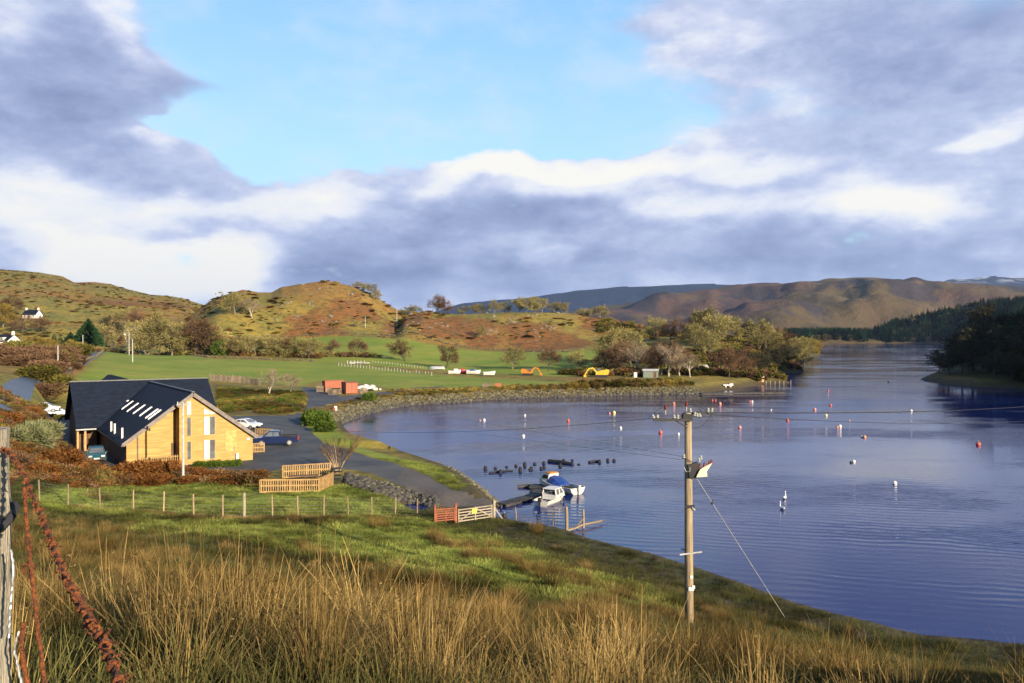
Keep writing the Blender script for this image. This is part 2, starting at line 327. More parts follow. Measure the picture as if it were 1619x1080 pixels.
def terrain_material():
    m = bpy.data.materials.new('land'); m.use_nodes = True; t = NT(m.node_tree); b = principled(t)
    geo = t.node('ShaderNodeNewGeometry'); p = geo.outputs['Position']
    a1 = t.node('ShaderNodeAttribute', attribute_name='cover'); a2 = t.node('ShaderNodeAttribute', attribute_name='kindmask')
    s1 = t.node('ShaderNodeSeparateColor'); t.put(s1.inputs[0], a1.outputs['Color'])
    s2 = t.node('ShaderNodeSeparateColor'); t.put(s2.inputs[0], a2.outputs['Color'])
    past, brack, mud = s1.outputs; rush, farw, rock = s2.outputs
    nA = t.noise(p, .012, 5, .6); nB = t.noise(p, .06, 5, .62); nC = t.noise(p, .35, 5, .65); nD = t.noise(p, 2.2, 4, .65)
    # moor: gold, olive and rust patches with outcrops
    c = t.mix(t.rng(nB, .38, .62), (.235, .175, .036), (.145, .140, .030))
    c = t.mix(t.rng(nA, .48, .64), c, (.235, .125, .032))
    fb_ = t.math('ADD', brack, t.math('MULTIPLY', t.math('SUBTRACT', nB, .5), 1.6))
    c = t.mix(t.math('MULTIPLY', t.rng(fb_, .25, .70), .95), c, t.mix(t.rng(nC, .35, .65), (.205, .084, .027), (.13, .062, .021)))
    c = t.mix(t.math('MULTIPLY', t.rng(nC, .45, .66), .7), c, (.06, .055, .018))
    nR = t.noise(p, .13, 7, .75)
    c = t.mix(t.math('MULTIPLY', t.rng(nR, .60, .68), rock), c, (.22, .20, .16))
    # far hills
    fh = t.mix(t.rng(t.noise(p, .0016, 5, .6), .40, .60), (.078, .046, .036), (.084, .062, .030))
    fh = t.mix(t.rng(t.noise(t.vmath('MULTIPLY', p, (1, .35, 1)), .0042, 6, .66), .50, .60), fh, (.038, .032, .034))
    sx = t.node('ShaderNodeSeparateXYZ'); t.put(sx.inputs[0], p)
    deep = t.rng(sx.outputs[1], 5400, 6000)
    fh = t.mix(deep, fh, (.014, .022, .046))  # blue of the distant air put into the far ridge colour
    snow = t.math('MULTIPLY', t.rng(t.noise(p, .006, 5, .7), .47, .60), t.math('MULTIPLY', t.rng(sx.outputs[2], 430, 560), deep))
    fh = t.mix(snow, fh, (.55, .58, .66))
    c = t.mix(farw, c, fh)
    # pasture
    g = t.mix(t.rng(nB, .35, .65), (.135, .200, .020), (.215, .235, .034))
    g = t.mix(t.math('MULTIPLY', t.rng(nC, .48, .7), .55), g, (.22, .18, .055))
    g = t.mix(t.math('MULTIPLY', t.rng(nD, .5, .7), .35), g, (.045, .07, .014))
    c = t.mix(past, c, g)
    r = t.mix(t.rng(nC, .35, .65), (.042, .062, .016), (.060, .052, .020))
    r = t.mix(t.rng(nD, .5, .7), r, (.022, .028, .011))
    c = t.mix(rush, c, r)
    mu = t.mix(t.rng(nD, .35, .65), (.050, .038, .022), (.085, .070, .030))
    mu = t.mix(t.rng(t.noise(p, 6, 3), .55, .65), mu, (.022, .018, .014))
    c = t.mix(mud, c, mu)
    t.put(b.inputs['Base Color'], c); b.inputs['Roughness'].default_value = .9; b.inputs['Specular IOR Level'].default_value = .15
    h = t.math('ADD', t.math('MULTIPLY', nD, .12), t.math('MULTIPLY', nC, .5))
    h = t.math('ADD', h, t.math('MULTIPLY', nB, 2.0))
    h = t.math('ADD', h, t.math('MULTIPLY', t.math('MULTIPLY', t.noise(p, .006, 6, .65), 40), farw))
    bn = t.node('ShaderNodeBump'); bn.inputs['Strength'].default_value = .55; bn.inputs['Distance'].default_value = 1
    t.put(bn.inputs['Height'], h); t.l.new(bn.outputs[0], b.inputs['Normal'])
    return m
def surf_mat(name, c1, c2, c3, s=1.0, rough=.8, bump=.02):
    m = bpy.data.materials.new(name); m.use_nodes = True; t = NT(m.node_tree); b = principled(t)
    geo = t.node('ShaderNodeNewGeometry'); p = geo.outputs['Position']
    c = t.mix(t.rng(t.noise(p, .25 * s, 5), .35, .65), c1, c2)
    c = t.mix(t.rng(t.noise(p, 9 * s, 4, .7), .52, .68), c, c3)
    t.put(b.inputs['Base Color'], c); b.inputs['Roughness'].default_value = rough; b.inputs['Specular IOR Level'].default_value = .3
    bn = t.node('ShaderNodeBump'); bn.inputs['Strength'].default_value = .8; bn.inputs['Distance'].default_value = bump
    t.put(bn.inputs['Height'], t.noise(p, 14 * s, 4, .7)); t.l.new(bn.outputs[0], b.inputs['Normal'])
    return m
M_land = terrain_material()
M_tarmac = surf_mat('grey_gravel', (.036, .040, .044), (.070, .072, .074), (.110, .108, .105))
M_slip = surf_mat('brown_gravel', (.055, .050, .048), (.085, .075, .068), (.13, .12, .11))
M_road = surf_mat('wet_asphalt', (.05, .06, .08), (.06, .07, .09), (.08, .09, .11), rough=.4)

# ------------------------------------------------------------------ object helpers
def tag(o, label=None, cat=None, group=None, kind=None):
    if label: o['label'] = label
    if cat: o['category'] = cat
    if group: o['group'] = group
    if kind: o['kind'] = kind
    return o
def empty(name, loc, rz=0, label=None, cat=None, group=None, rx=0, ry=0):
    o = bpy.data.objects.new(name, None); COL.objects.link(o); o.location = loc; o.rotation_euler = (rx, ry, rz)
    o.empty_display_size = .3
    return tag(o, label, cat, group)
class MB:
    def __init__(s): s.v = []; s.f = []; s.c = []
    def add(s, vs, fs, c=None):
        o = len(s.v); s.v += [tuple(v) for v in vs]; s.f += [tuple(i + o for i in f) for f in fs]
        s.c += [c or (0, 0, 0)] * len(fs); return s
    def box(s, c, d, rz=0, bev=0):
        x, y, z = d[0] / 2, d[1] / 2, d[2] / 2; cr, sr = math.cos(rz), math.sin(rz)
        vs = []
        for sz in (-1, 1):
            for sx, sy in ((-1, -1), (1, -1), (1, 1), (-1, 1)):
                px, py = sx * x, sy * y; vs.append((c[0] + px * cr - py * sr, c[1] + px * sr + py * cr, c[2] + sz * z))
        return s.add(vs, [(3, 2, 1, 0), (4, 5, 6, 7), (0, 1, 5, 4), (1, 2, 6, 5), (2, 3, 7, 6), (3, 0, 4, 7)])
    def beam(s, a, b, w, h, up=(0, 0, 1)):
        a, b = Vector(a), Vector(b); d = (b - a).normalized(); up = Vector(up)
        if abs(d.dot(up)) > .98: up = Vector((0, 1, 0))
        r = d.cross(up).normalized(); u = r.cross(d).normalized(); r *= w / 2; u *= h / 2
        vs = [p + sx * r + su * u for p in (a, b) for sx, su in ((-1, -1), (1, -1), (1, 1), (-1, 1))]
        return s.add(vs, [(0, 1, 2, 3), (7, 6, 5, 4), (4, 5, 1, 0), (5, 6, 2, 1), (6, 7, 3, 2), (7, 4, 0, 3)])
    def tube(s, pts, rad, n=6, cap=True, c=None):
        pts = [Vector(p) for p in pts]; rr = rad if isinstance(rad, (list, tuple)) else [rad] * len(pts)
        o = len(s.v); vs = []; ref = None
        for i, p in enumerate(pts):
            d = (pts[min(i + 1, len(pts) - 1)] - pts[max(i - 1, 0)]).normalized()
            if ref is None: ref = Vector((0, 0, 1)) if abs(d.z) < .9 else Vector((1, 0, 0))
            a = d.cross(ref).normalized(); b = a.cross(d).normalized(); ref = b
            for k in range(n):
                t = 2 * math.pi * k / n; vs.append(p + (a * math.cos(t) + b * math.sin(t)) * rr[i])
        fs = [(i * n + k, i * n + (k + 1) % n, (i + 1) * n + (k + 1) % n, (i + 1) * n + k) for i in range(len(pts) - 1) for k in range(n)]
        if cap and n > 2: fs += [tuple(range(n))[::-1], tuple((len(pts) - 1) * n + k for k in range(n))]
        return s.add(vs, fs, c)
    def lathe(s, prof, n=12, c=(0, 0, 0)):
        vs = [(c[0] + r * math.cos(2 * math.pi * k / n), c[1] + r * math.sin(2 * math.pi * k / n), c[2] + z) for r, z in prof for k in range(n)]
        fs = [(i * n + k, i * n + (k + 1) % n, (i + 1) * n + (k + 1) % n, (i + 1) * n + k) for i in range(len(prof) - 1) for k in range(n)]
        return s.add(vs, fs + [tuple(range(n))[::-1], tuple((len(prof) - 1) * n + k for k in range(n))])
    def prism(s, poly, axis, a, b, taper=None):
        """poly in 2D extruded along axis ('x','y','z')"""
        def P(p, t):
            return {'x': (t, p[0], p[1]), 'y': (p[0], t, p[1]), 'z': (p[0], p[1], t)}[axis]
        n = len(poly); q = taper or poly
        vs = [P(p, a) for p in poly] + [P(p, b) for p in q]
        return s.add(vs, [tuple(range(n)), tuple(range(n, 2 * n))[::-1]] + [(i, i + n, (i + 1) % n + n, (i + 1) % n) for i in range(n)])
    def slab(s, pts, th):
        """thin slab: polygon pts (3D), thickened along its own normal"""
        pts = [Vector(p) for p in pts]; nrm = (pts[1] - pts[0]).cross(pts[-1] - pts[0]).normalized() * th; n = len(pts)
        vs = pts + [p + nrm for p in pts]
        return s.add(vs, [tuple(range(n))[::-1], tuple(range(n, 2 * n))] + [(i, (i + 1) % n, (i + 1) % n + n, i + n) for i in range(n)])
    def mesh(s, name, m, smooth=False):
        me = bpy.data.meshes.new(name); me.from_pydata(s.v, [], s.f); me.materials.append(m)
        if any(c != (0, 0, 0) for c in s.c):
            a = me.attributes.new('tint', 'FLOAT_COLOR', 'FACE'); a.data.foreach_set('color', np.array([(*c, 1) for c in s.c], np.float32).ravel())
        if smooth: me.polygons.foreach_set('use_smooth', [True] * len(me.polygons))
        me.update(); return me
    def build(s, name, m, parent=None, smooth=False, loc=None):
        o = bpy.data.objects.new(name, s.mesh(name, m, smooth)); COL.objects.link(o)
        if parent: o.parent = parent
        if loc is not None: o.location = loc
        return o
def place_mesh(name, me, parent=None, loc=None, rot=None, scl=None):
    o = bpy.data.objects.new(name, me); COL.objects.link(o)
    if parent: o.parent = parent
    if loc is not None: o.location = loc
    if rot is not None: o.rotation_euler = rot
    if scl is not None: o.scale = scl if hasattr(scl, '__len__') else (scl,) * 3
    return o
def copy_tree(o, parent=None):
    c = o.copy(); COL.objects.link(c)
    if parent: c.parent = parent
    for ch in list(o.children):
        if ch is not c: copy_tree(ch, c)
    return c
def fix_normals(me):
    import bmesh
    bm = bmesh.new(); bm.from_mesh(me); bmesh.ops.recalc_face_normals(bm, faces=bm.faces); bm.to_mesh(me); bm.free()

# ------------------------------------------------------------------ terrain mesh (polar rows round the viewpoint)
def build_terrain():
    uu = np.arange(-40, 1662, 2.6); th_in = np.degrees(np.arctan((uu - CX) / F))
    left = np.concatenate([np.arange(-180, -60, 6.), np.arange(-60, th_in[0] - .4, .8)])
    right = np.concatenate([np.arange(th_in[-1] + .6, 60, .8), np.arange(60, 175, 6.)])
    th = np.radians(np.concatenate([left, th_in, right])); nc = len(th)
    r = [0.35]
    while r[-1] < 12000:
        q = r[-1]
        k = .03 if q < 4 else .013 if q < 40 else .0075 if q < 130 else .011 if q < 700 else .02
        r.append(q * (1 + k))
    r = np.array(r); nr = len(r)
    X = np.outer(r, np.sin(th)); Y = np.outer(r, np.cos(th))
    Z = height(X.ravel(), Y.ravel()).reshape(X.shape)
    SD = sdist(X.ravel(), Y.ravel(), water_poly).reshape(X.shape)
    i, j = np.meshgrid(np.arange(nr - 1), np.arange(nc), indexing='ij')
    j2 = (j + 1) % nc
    q = np.stack([i * nc + j, i * nc + j2, (i + 1) * nc + j2, (i + 1) * nc + j], -1).reshape(-1, 4)
    q = q[:, ::-1]
    x, y, z, sd = X.ravel(), Y.ravel(), Z.ravel(), SD.ravel()
    fx, fy, fsd, fz = x[q].mean(1), y[q].mean(1), sd[q].max(1), z[q].mean(1)
    keep = fsd > -6
    # cover masks
    rr = np.sqrt(x * x + y * y); u = x / np.maximum(y, 1) * F + CX
    def poly(px, near=0): return [tuple(gp(a, b, near))[:2] for a, b in px]
    def inside(P, w=1.5): return 1 - ss(sdist(x, y, P), -w, w)
    fieldA = poly([(165,556),(225,559),(330,567),(430,571),(480,571),(535,575),(600,582),(680,592),(820,600),(900,606),(830,609),(740,613),(660,612),(640,616),(600,612),(575,606),(500,603),(470,612),(440,606),(345,604),(250,600),(170,602),(115,602),(135,585)])
    fieldB = poly([(500,572),(430,556),(420,541),(470,534),(540,532),(640,535),(700,548),(780,556),(860,557),(960,551),(960,560),(952,585),(900,596),(780,590),(640,582)], 150)
    fieldC = poly([(40,781),(120,770),(200,765),(300,762),(400,768),(410,782),(540,770),(580,762),(620,790),(640,812),(560,822),(400,822),(200,815),(60,800)])
    slope = poly([(200,823),(400,826),(560,828),(650,818),(690,832),(800,860),(900,905),(1000,930),(1060,960),(900,950),(760,925),(600,890),(420,860),(250,845)])
    verge = poly([(483,672),(520,672),(560,700),(620,722),(700,742),(745,768),(720,775),(680,752),(620,730),(550,709),(515,702),(497,688)])
    past = np.maximum.reduce([inside(fieldA, 2), inside(fieldB, 2), inside(fieldC, .8), inside(slope, 2.5) * .9, inside(verge, .4)])
    nearm = 1 - ss(rr, 70, 95)
    rush = nearm * (1 - np.maximum(inside(fieldC, .8), inside(slope, 2.5)))
    yd = sdist(x, y, yard_poly)
    rush *= ss(yd, 0, 3)
    brack = np.zeros_like(x)
    for bu, bv, D, ru in [(640,505,450,45),(700,520,430,50),(560,500,470,50),(840,535,420,60),(880,548,400,60),(500,525,440,60),(950,505,450,40),(760,530,420,40),(200,500,650,90),(290,490,700,60)]:
        c0 = ((bu - CX) / F * D, D); brack = np.maximum(brack, np.exp(-(((x - c0[0]) / (ru / F * D)) ** 2 + ((y - c0[1]) / 28.) ** 2)))
    for bu, bv, s in [(240,745,9),(310,752,6),(180,745,5),(95,735,7),(350,755,5)]:
        P = wp(bu, bv, 2.4); brack = np.maximum(brack, np.exp(-(((x - P.x) ** 2 + (y - P.y) ** 2) / s ** 2)))
    rush *= 1 - np.clip(brack * 1.2, 0, 1) * (y > 68)
    mud = (1 - ss(sd, 1.0, 4.5)) * (rr < 700) * (sd < 30)
    beach = poly([(790,822),(830,836),(930,862),(1060,898),(1220,950),(1400,1004),(1600,1045),(1500,1040),(1250,990),(1100,950),(950,905),(820,858),(760,838)])
    mud = np.maximum(mud, inside(beach, 1.5) * (.55 + .4 * (vnoise(x * .7, y * .7) > .5)))
    lane = poly([(335,607),(400,612),(470,618),(475,650),(440,657),(350,655),(345,640)])
    mud = np.maximum(mud, inside(lane, 1.5) * .65)
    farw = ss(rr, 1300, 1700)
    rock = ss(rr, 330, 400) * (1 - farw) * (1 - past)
    wv = ss(x, 128, 150) * (rr < 1500)          # right bank: wooded, its cloud shade painted as dark ground
    colA = np.stack([past, brack, mud, np.ones_like(x)], 1); colB = np.stack([rush, farw, rock * (1 - wv), np.ones_like(x)], 1)
    colB[:, 0] = np.maximum(colB[:, 0], wv); 
    # which sheet each face belongs to
    cls = np.zeros(len(q), int)
    def fin(P): return sdist(fx, fy, P) < 0
    tar = poly([(60,634),(72,660),(98,705),(160,745),(200,752),(260,742),(345,744),(377,749),(423,748),(451,739),(536,741),(579,746),(625,764),(640,741),(620,732),(553,712),(516,704),(497,688),(479,669),(483,655),(516,648),(571,631),(628,622),(700,614),(700,610.5),(628,616),(590,622),(540,627),(515,617),(480,611),(477,618),(488,630),(479,652),(451,657),(362,658),(345,655),(300,640)])
    cls[fin(tar)] = 1
    sl_ = poly([(625,764),(640,741),(644,739),(685,757),(721,776),(757,789),(783,797),(786,803),(740,801),(700,799),(672,792),(657,783),(631,767)])
    cls[fin(sl_)] = 2
    rl = [gp(a, b) for a, b in [(0,640),(34,606),(52,598),(104,584),(130,572),(150,562),(160,556)]]
    rl = [Vector((rl[0].x - 5, rl[0].y - 45, 0))] + rl + [gd(174, 440), gd(184, 500)]
    d = np.full(len(q), 1e9)
    for a, b in zip(rl[:-1], rl[1:]):
        e = (b.x - a.x, b.y - a.y); L = e[0] ** 2 + e[1] ** 2; t = np.clip(((fx - a.x) * e[0] + (fy - a.y) * e[1]) / L, 0, 1)
        d = np.minimum(d, np.hypot(fx - a.x - t * e[0], fy - a.y - t * e[1]))
    cls[d < 1.9] = 3
    fr = np.hypot(fx, fy)
    pq = (past[q].mean(1) > .5) & (fr > 90)
    cls[(cls == 0) & pq] = 4
    cls[(cls == 0) & (fr > 1300)] = 5
    cls[(cls == 0) & (mud[q].mean(1) > .5) & (fsd < 12)] = 6
    cls[(cls == 0) & (fr < 75)] = 7
    for k, nm, m in ((0, 'ground', M_land), (1, 'car_park', M_tarmac), (2, 'slipway', M_slip), (3, 'road', M_road), (4, 'field', M_land), (5, 'distant_hills', M_land), (6, 'shore', M_land), (7, 'hillside', M_land)):
        qq = q[keep & (cls == k)]
        if not len(qq): continue
        used, inv = np.unique(qq, return_inverse=True); inv = inv.reshape(qq.shape)
        me = bpy.data.meshes.new(nm); me.vertices.add(len(used)); me.vertices.foreach_set('co', np.stack([x[used], y[used], z[used]], 1).astype(np.float32).ravel())
        me.loops.add(qq.size); me.loops.foreach_set('vertex_index', inv.ravel().astype(np.int32))
        me.polygons.add(len(qq)); me.polygons.foreach_set('loop_start', np.arange(0, qq.size, 4, dtype=np.int32)); me.polygons.foreach_set('loop_total', np.full(len(qq), 4, np.int32))
        me.update(calc_edges=True); me.polygons.foreach_set('use_smooth', [True] * len(qq))
        for an, arr in (('cover', colA), ('kindmask', colB)):
            a = me.attributes.new(an, 'FLOAT_COLOR', 'POINT'); a.data.foreach_set('color', arr[used].astype(np.float32).ravel())
        me.materials.append(m); me.validate()
        o = bpy.data.objects.new(nm, me); COL.objects.link(o); o['kind'] = 'structure'
        o.location = (0, 0, 0)
    return dict(slope=slope, fieldC=fieldC, fieldA=fieldA, fieldB=fieldB, tar=tar, verge=verge, road=rl, sl=sl_)
AREAS = build_terrain()

def water():
    m = bpy.data.materials.new('loch_water'); m.use_nodes = True; t = NT(m.node_tree); b = principled(t)
    geo = t.node('ShaderNodeNewGeometry'); p = geo.outputs['Position']
    pv = t.vmath('MULTIPLY', p, (.55, 1.5, 1))
    n1 = t.noise(pv, .9, 4, .6, .4); n2 = t.noise(pv, 4.0, 3, .6)
    mp = t.node('ShaderNodeMapping'); t.put(mp.inputs[0], p); mp.inputs[2].default_value = (0, 0, R(16))
    wav = t.node('ShaderNodeTexWave', wave_type='BANDS', bands_direction='Y'); t.put(wav.inputs[0], mp.outputs[0])
    wav.inputs['Scale'].default_value = .28; wav.inputs['Distortion'].default_value = 9; wav.inputs['Detail'].default_value = 3; wav.inputs['Detail Scale'].default_value = .35
    calm = t.noise(t.vmath('MULTIPLY', p, (.006, .022, 1)), 1, 3, .55)
    amp = t.rng(calm, .35, .62, .25, 1.45)
    h = t.math('ADD', t.math('MULTIPLY', n1, .014), t.math('MULTIPLY', n2, .0045))
    h = t.math('MULTIPLY_ADD', wav.outputs['Fac'], t.rng(t.noise(t.vmath('MULTIPLY', p, (.03, .07, 1)), 1, 3), .4, .6, .002, .020), h); h = t.math('MULTIPLY', h, amp)
    bn = t.node('ShaderNodeBump'); bn.inputs['Strength'].default_value = 1; bn.inputs['Distance'].default_value = 1.0
    t.put(bn.inputs['Height'], h); t.l.new(bn.outputs[0], b.inputs['Normal'])
    c = t.mix(t.rng(calm, .35, .65), (.0025, .010, .075), (.0035, .013, .098))
    t.put(b.inputs['Base Color'], c); b.inputs['Roughness'].default_value = .05; b.inputs['IOR'].default_value = 1.33
    b.inputs['Specular IOR Level'].default_value = .5; b.inputs['Specular Tint'].default_value = (.42, .55, 1.0, 1)
    bm = MB(); bm.add([(-400, -200, 0), (1500, -200, 0), (1500, 2500, 0), (-400, 2500, 0)], [(0, 1, 2, 3)])
    o = bm.build('water', m); o['kind'] = 'structure'
water()

# thin autumn air: far hills fade to blue
def haze():
    m = bpy.data.materials.new('thin_air'); m.use_nodes = True; t = NT(m.node_tree)
    v = t.node('ShaderNodeVolumePrincipled'); v.inputs['Color'].default_value = (.45, .65, 1, 1); v.inputs['Density'].default_value = .000026; v.inputs['Anisotropy'].default_value = .2
    o = t.node('ShaderNodeOutputMaterial'); t.l.new(v.outputs[0], o.inputs['Volume'])
    b = MB().box((0, 0, 350), (26000, 26000, 720)).build('haze', m); b['kind'] = 'stuff'
haze()

# ------------------------------------------------------------------ object materials
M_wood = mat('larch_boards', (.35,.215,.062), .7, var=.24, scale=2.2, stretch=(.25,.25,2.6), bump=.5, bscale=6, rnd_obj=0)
M_wood_d = mat('dark_shaded_boards', (.10,.055,.028), .8, var=.4, scale=2, stretch=(3,3,.6), bump=.4, bscale=5)  # dark boards; the side walls' shade is put into this colour
M_postw = mat('porch_timber', (.46,.24,.09), .7, var=.25)
M_slate = mat('dark_slate', (.009,.014,.026), .75, var=.35, scale=1.6, stretch=(.8,.8,3), bump=.6, bscale=9, spec=.15)
M_ridge = mat('ridge_grey', (.10,.10,.10), .6)
M_verge = mat('verge_board', (.15,.125,.11), .6)
M_white = mat('white_paint', (.60,.60,.58), .5, var=.06)
M_gel = mat('white_gelcoat', (.50,.49,.46), .3, var=.05, coat=.3)
M_glass = mat('window_glass', (.10,.11,.12), .08, var=.3, scale=.8, spec=.8)
M_glassw = mat('glare_glass', (.72,.70,.64), .3, var=.15, scale=.9)  # pale colour stands for sky reflection and sun glint on the panes
M_dark = mat('dark_rubber', (.018,.018,.02), .7)
M_grey = mat('galvanised', (.36,.37,.39), .42, metal=.6, var=.2, scale=9)
M_lgrey = mat('light_grey', (.36,.36,.35), .6)
M_pole = mat('pole_timber', (.30,.235,.14), .85, var=.45, scale=3, stretch=(6,6,.35), bump=.9, bscale=7, col2=(.17,.13,.085))
M_post = mat('fence_timber', (.27,.20,.12), .85, var=.4, scale=6, stretch=(4,4,.6), bump=.5, bscale=10, rnd_obj=.25)
M_oldpost = mat('old_post', (.36,.32,.24), .9, var=.5, scale=9, stretch=(4,4,.5), bump=1, bscale=25, col2=(.17,.15,.11))
M_picket = mat('picket_timber', (.29,.18,.068), .75, var=.3, scale=4, rnd_obj=.15)
M_gatew = mat('grey_gate_timber', (.28,.235,.17), .85, var=.3, scale=5, rnd_obj=.12)
M_gater = mat('red_gate_timber', (.22,.065,.032), .75, var=.25, scale=5, rnd_obj=.12)
M_rust = mat('rusty_wire', (.36,.105,.022), .95, var=.5, scale=90, bump=1, bscale=220, col2=(.07,.025,.015))
M_rustc = mat('rust_red_container', (.27,.085,.042), .7, var=.35, scale=.9, bump=.2, bscale=3, col2=(.26,.07,.035))
M_yel = mat('yellow_paint', (.50,.34,.03), .6, var=.15)
M_org = mat('orange_paint', (.46,.17,.02), .6, var=.2)
M_blue = mat('blue_cover', (.012,.045,.20), .6, var=.3, scale=4, bump=.6, bscale=5)
M_red = mat('red_paint', (.55,.03,.03), .5)
M_carb = mat('dark_blue_paint', (.005,.013,.055), .25, var=.1, coat=.6)
M_carg = mat('teal_green_paint', (.012,.07,.075), .25, var=.1, coat=.6)
M_carw = mat('silver_white_paint', (.60,.62,.66), .25, var=.06, coat=.6)
M_blk = mat('black_paint', (.01,.01,.012), .35, coat=.3)
M_lamp = mat('lamp_glass', (.55,.55,.52), .15)
M_tail = mat('tail_lamp', (.45,.02,.02), .25)
M_stone = mat('stone', (.145,.13,.07), .9, var=.35, scale=1.5, bump=.8, bscale=8, col2=(.045,.042,.03))
M_stoned = mat('dark_wet_stone', (.075,.068,.055), .75, var=.5, scale=3, bump=.8, bscale=8, col2=(.022,.02,.018))
M_render = mat('white_render', (.62,.60,.55), .8, var=.08)
M_cream = mat('cream_metal', (.60,.52,.36), .5, var=.2, scale=12)
M_dred = mat('dark_red_polymer', (.12,.018,.014), .5)
M_bag = mat('white_bag_fabric', (.52,.50,.45), .8, var=.15, scale=3, bump=.6, bscale=4)
M_crate = mat('grey_crate_timber', (.18,.135,.095), .85, var=.4, scale=3, rnd_obj=.25)
M_dock = mat('dark_wet_timber', (.040,.036,.034), .7, var=.5, scale=2)
M_stump = mat('black_stump', (.012,.012,.014), .8)
M_ycard = mat('yellow_sign', (.62,.58,.06), .6)

# ------------------------------------------------------------------ timber building
BO = Vector((-32.04, 82.4, 2.0)); BA = R(34.0); BC, BS = math.cos(BA), math.sin(BA)
def b_local(u, v, y=0.0):
    """local (x, height) of photo pixel on the plane local-y = y"""
    k = (u - CX) / F
    # world = BO + x*(c,s) + y*(-s,c);  X = k*Y
    ox, oy = BO.x - y * BS, BO.y + y * BC
    x = (k * oy - ox) / (BC - k * BS); Y = oy + x * BS
    return x, CH - (v - HY) * Y / F - BO.z
def timber_building():
    root = empty('timber_building', BO, BA, 'large larch clad building with steep dark slate roofs beside the car park', 'building')
    E, RG, Wd = 2.6, 7.04, 6.0
    sl = (RG - E) / Wd
    def top(x): return RG - abs(x) * sl - .12
    # front right gable wall, left wing wall and recess
    g = MB(); xr = -1.25
    g.prism([(xr, 0), (6, 0), (6, top(6)), (0, top(0)), (xr, top(xr))], 'y', 0, .35)
    g.prism([(-6, 0), (-1.94, 0), (-1.94, top(-1.94)), (-6, top(6))], 'y', .55, .9)
    g.build('front_wall', M_wood, root)
    r = MB(); r.box((xr + .1, .95, 2.9), (.2, 1.2, 5.8)); r.box((-2.04, 1.2, 2.6), (.2, .9, 5.2)); r.box((-1.6, 1.9, 2.7), (.8, .12, 5.4)); r.build('recess_wall', M_wood, root)
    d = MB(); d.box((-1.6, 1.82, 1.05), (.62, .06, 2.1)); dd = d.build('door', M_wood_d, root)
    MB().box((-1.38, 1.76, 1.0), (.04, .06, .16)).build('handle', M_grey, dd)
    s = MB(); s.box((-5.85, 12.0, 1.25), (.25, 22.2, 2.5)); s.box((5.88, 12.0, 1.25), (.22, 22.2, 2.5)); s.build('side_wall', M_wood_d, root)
    # main range
    mx0, mx1, my0, my1, myr, mE, mR = -8.65, 6.95, 16.9, 28.3, 22.6, 2.76, 7.3
    w = MB(); w.prism([(my0 + 1.6, 0), (my1 - .5, 0), (my1 - .5, mE), (myr, mR - .25), (my0 + 1.6, mE + 1.2)], 'x', mx0 + .5, mx0 + .8)
    w.prism([(my0 + .5, 0), (my1 - .5, 0), (my1 - .5, mE), (myr, mR - .25), (my0 + .5, mE)], 'x', mx1 - .8, mx1 - .5)
    w.box(((mx0 - 6) / 2, my0 + 1.8, 1.9), (abs(-6 - mx0) - .6, .25, 3.8)); w.box(((mx0 + mx1) / 2, my1 - .6, 1.35), (mx1 - mx0 - 1.2, .25, 2.7))
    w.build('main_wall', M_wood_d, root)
    # porch posts, beam, lit boarding
    for px, py in ((mx0 + .25, my0 + .25), (mx0 + 1.0, my0 + .25), (mx0 + .25, my0 + 1.3)):
        MB().box((px, py, 1.35), (.2, .2, 2.7)).build('post', M_postw, root)
    MB().box((mx0 + 1.35, my0 + .25, 2.62), (2.6, .16, .24)).build('beam', M_postw, root)
    # roofs: slabs
    def roof(name, quads, th=.22):
        m = MB()
        for q in quads: m.slab(q, th)
        return m.build(name, M_slate, root)
    o = .38; e2 = E - o * sl
    xs = -1.55
    roof('front_roof', [[(-Wd - o, .25, e2), (xs, .25, RG - abs(xs) * sl), (xs, 22.4, RG - abs(xs) * sl), (-Wd - o, 22.4, e2)],
                        [(xs, -.35, RG - abs(xs) * sl), (0, -.35, RG), (0, 22.4, RG), (xs, 22.4, RG - abs(xs) * sl)],
                        [(0, -.35, RG), (Wd + o, -.35, e2), (Wd + o, 22.4, e2), (0, 22.4, RG)]])
    msl = (mR - mE) / (myr - my0)
    roof('main_roof', [[(mx0, my0 - .3, mE - .3 * msl), (mx1, my0 - .3, mE - .3 * msl), (mx1, myr, mR), (mx0, myr, mR)],
                       [(mx0, myr, mR), (mx1, myr, mR), (mx1, my1 + .3, mE - .3 * msl), (mx0, my1 + .3, mE - .3 * msl)]])
    roof('rear_roof', [[(-5.7, 23, 3.6), (-1.6, 23, 7.25), (-1.6, 43, 7.25), (-5.7, 43, 3.6)], [(-1.6, 23, 7.25), (2.6, 23, 3.6), (2.6, 43, 3.6), (-1.6, 43, 7.25)]])
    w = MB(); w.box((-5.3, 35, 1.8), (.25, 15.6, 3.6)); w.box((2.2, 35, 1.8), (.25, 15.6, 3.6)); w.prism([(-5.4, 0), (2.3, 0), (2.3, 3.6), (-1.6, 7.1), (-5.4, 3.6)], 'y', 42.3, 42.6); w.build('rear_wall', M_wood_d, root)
    m = MB(); m.beam((0, -.35, RG + .29), (0, 21.9, RG + .29), .3, .1); m.build('ridge', M_ridge, root)
    m = MB(); m.beam((mx0, myr, mR + .26), (mx1, myr, mR + .26), .32, .12); m.build('ridge', M_ridge, root)
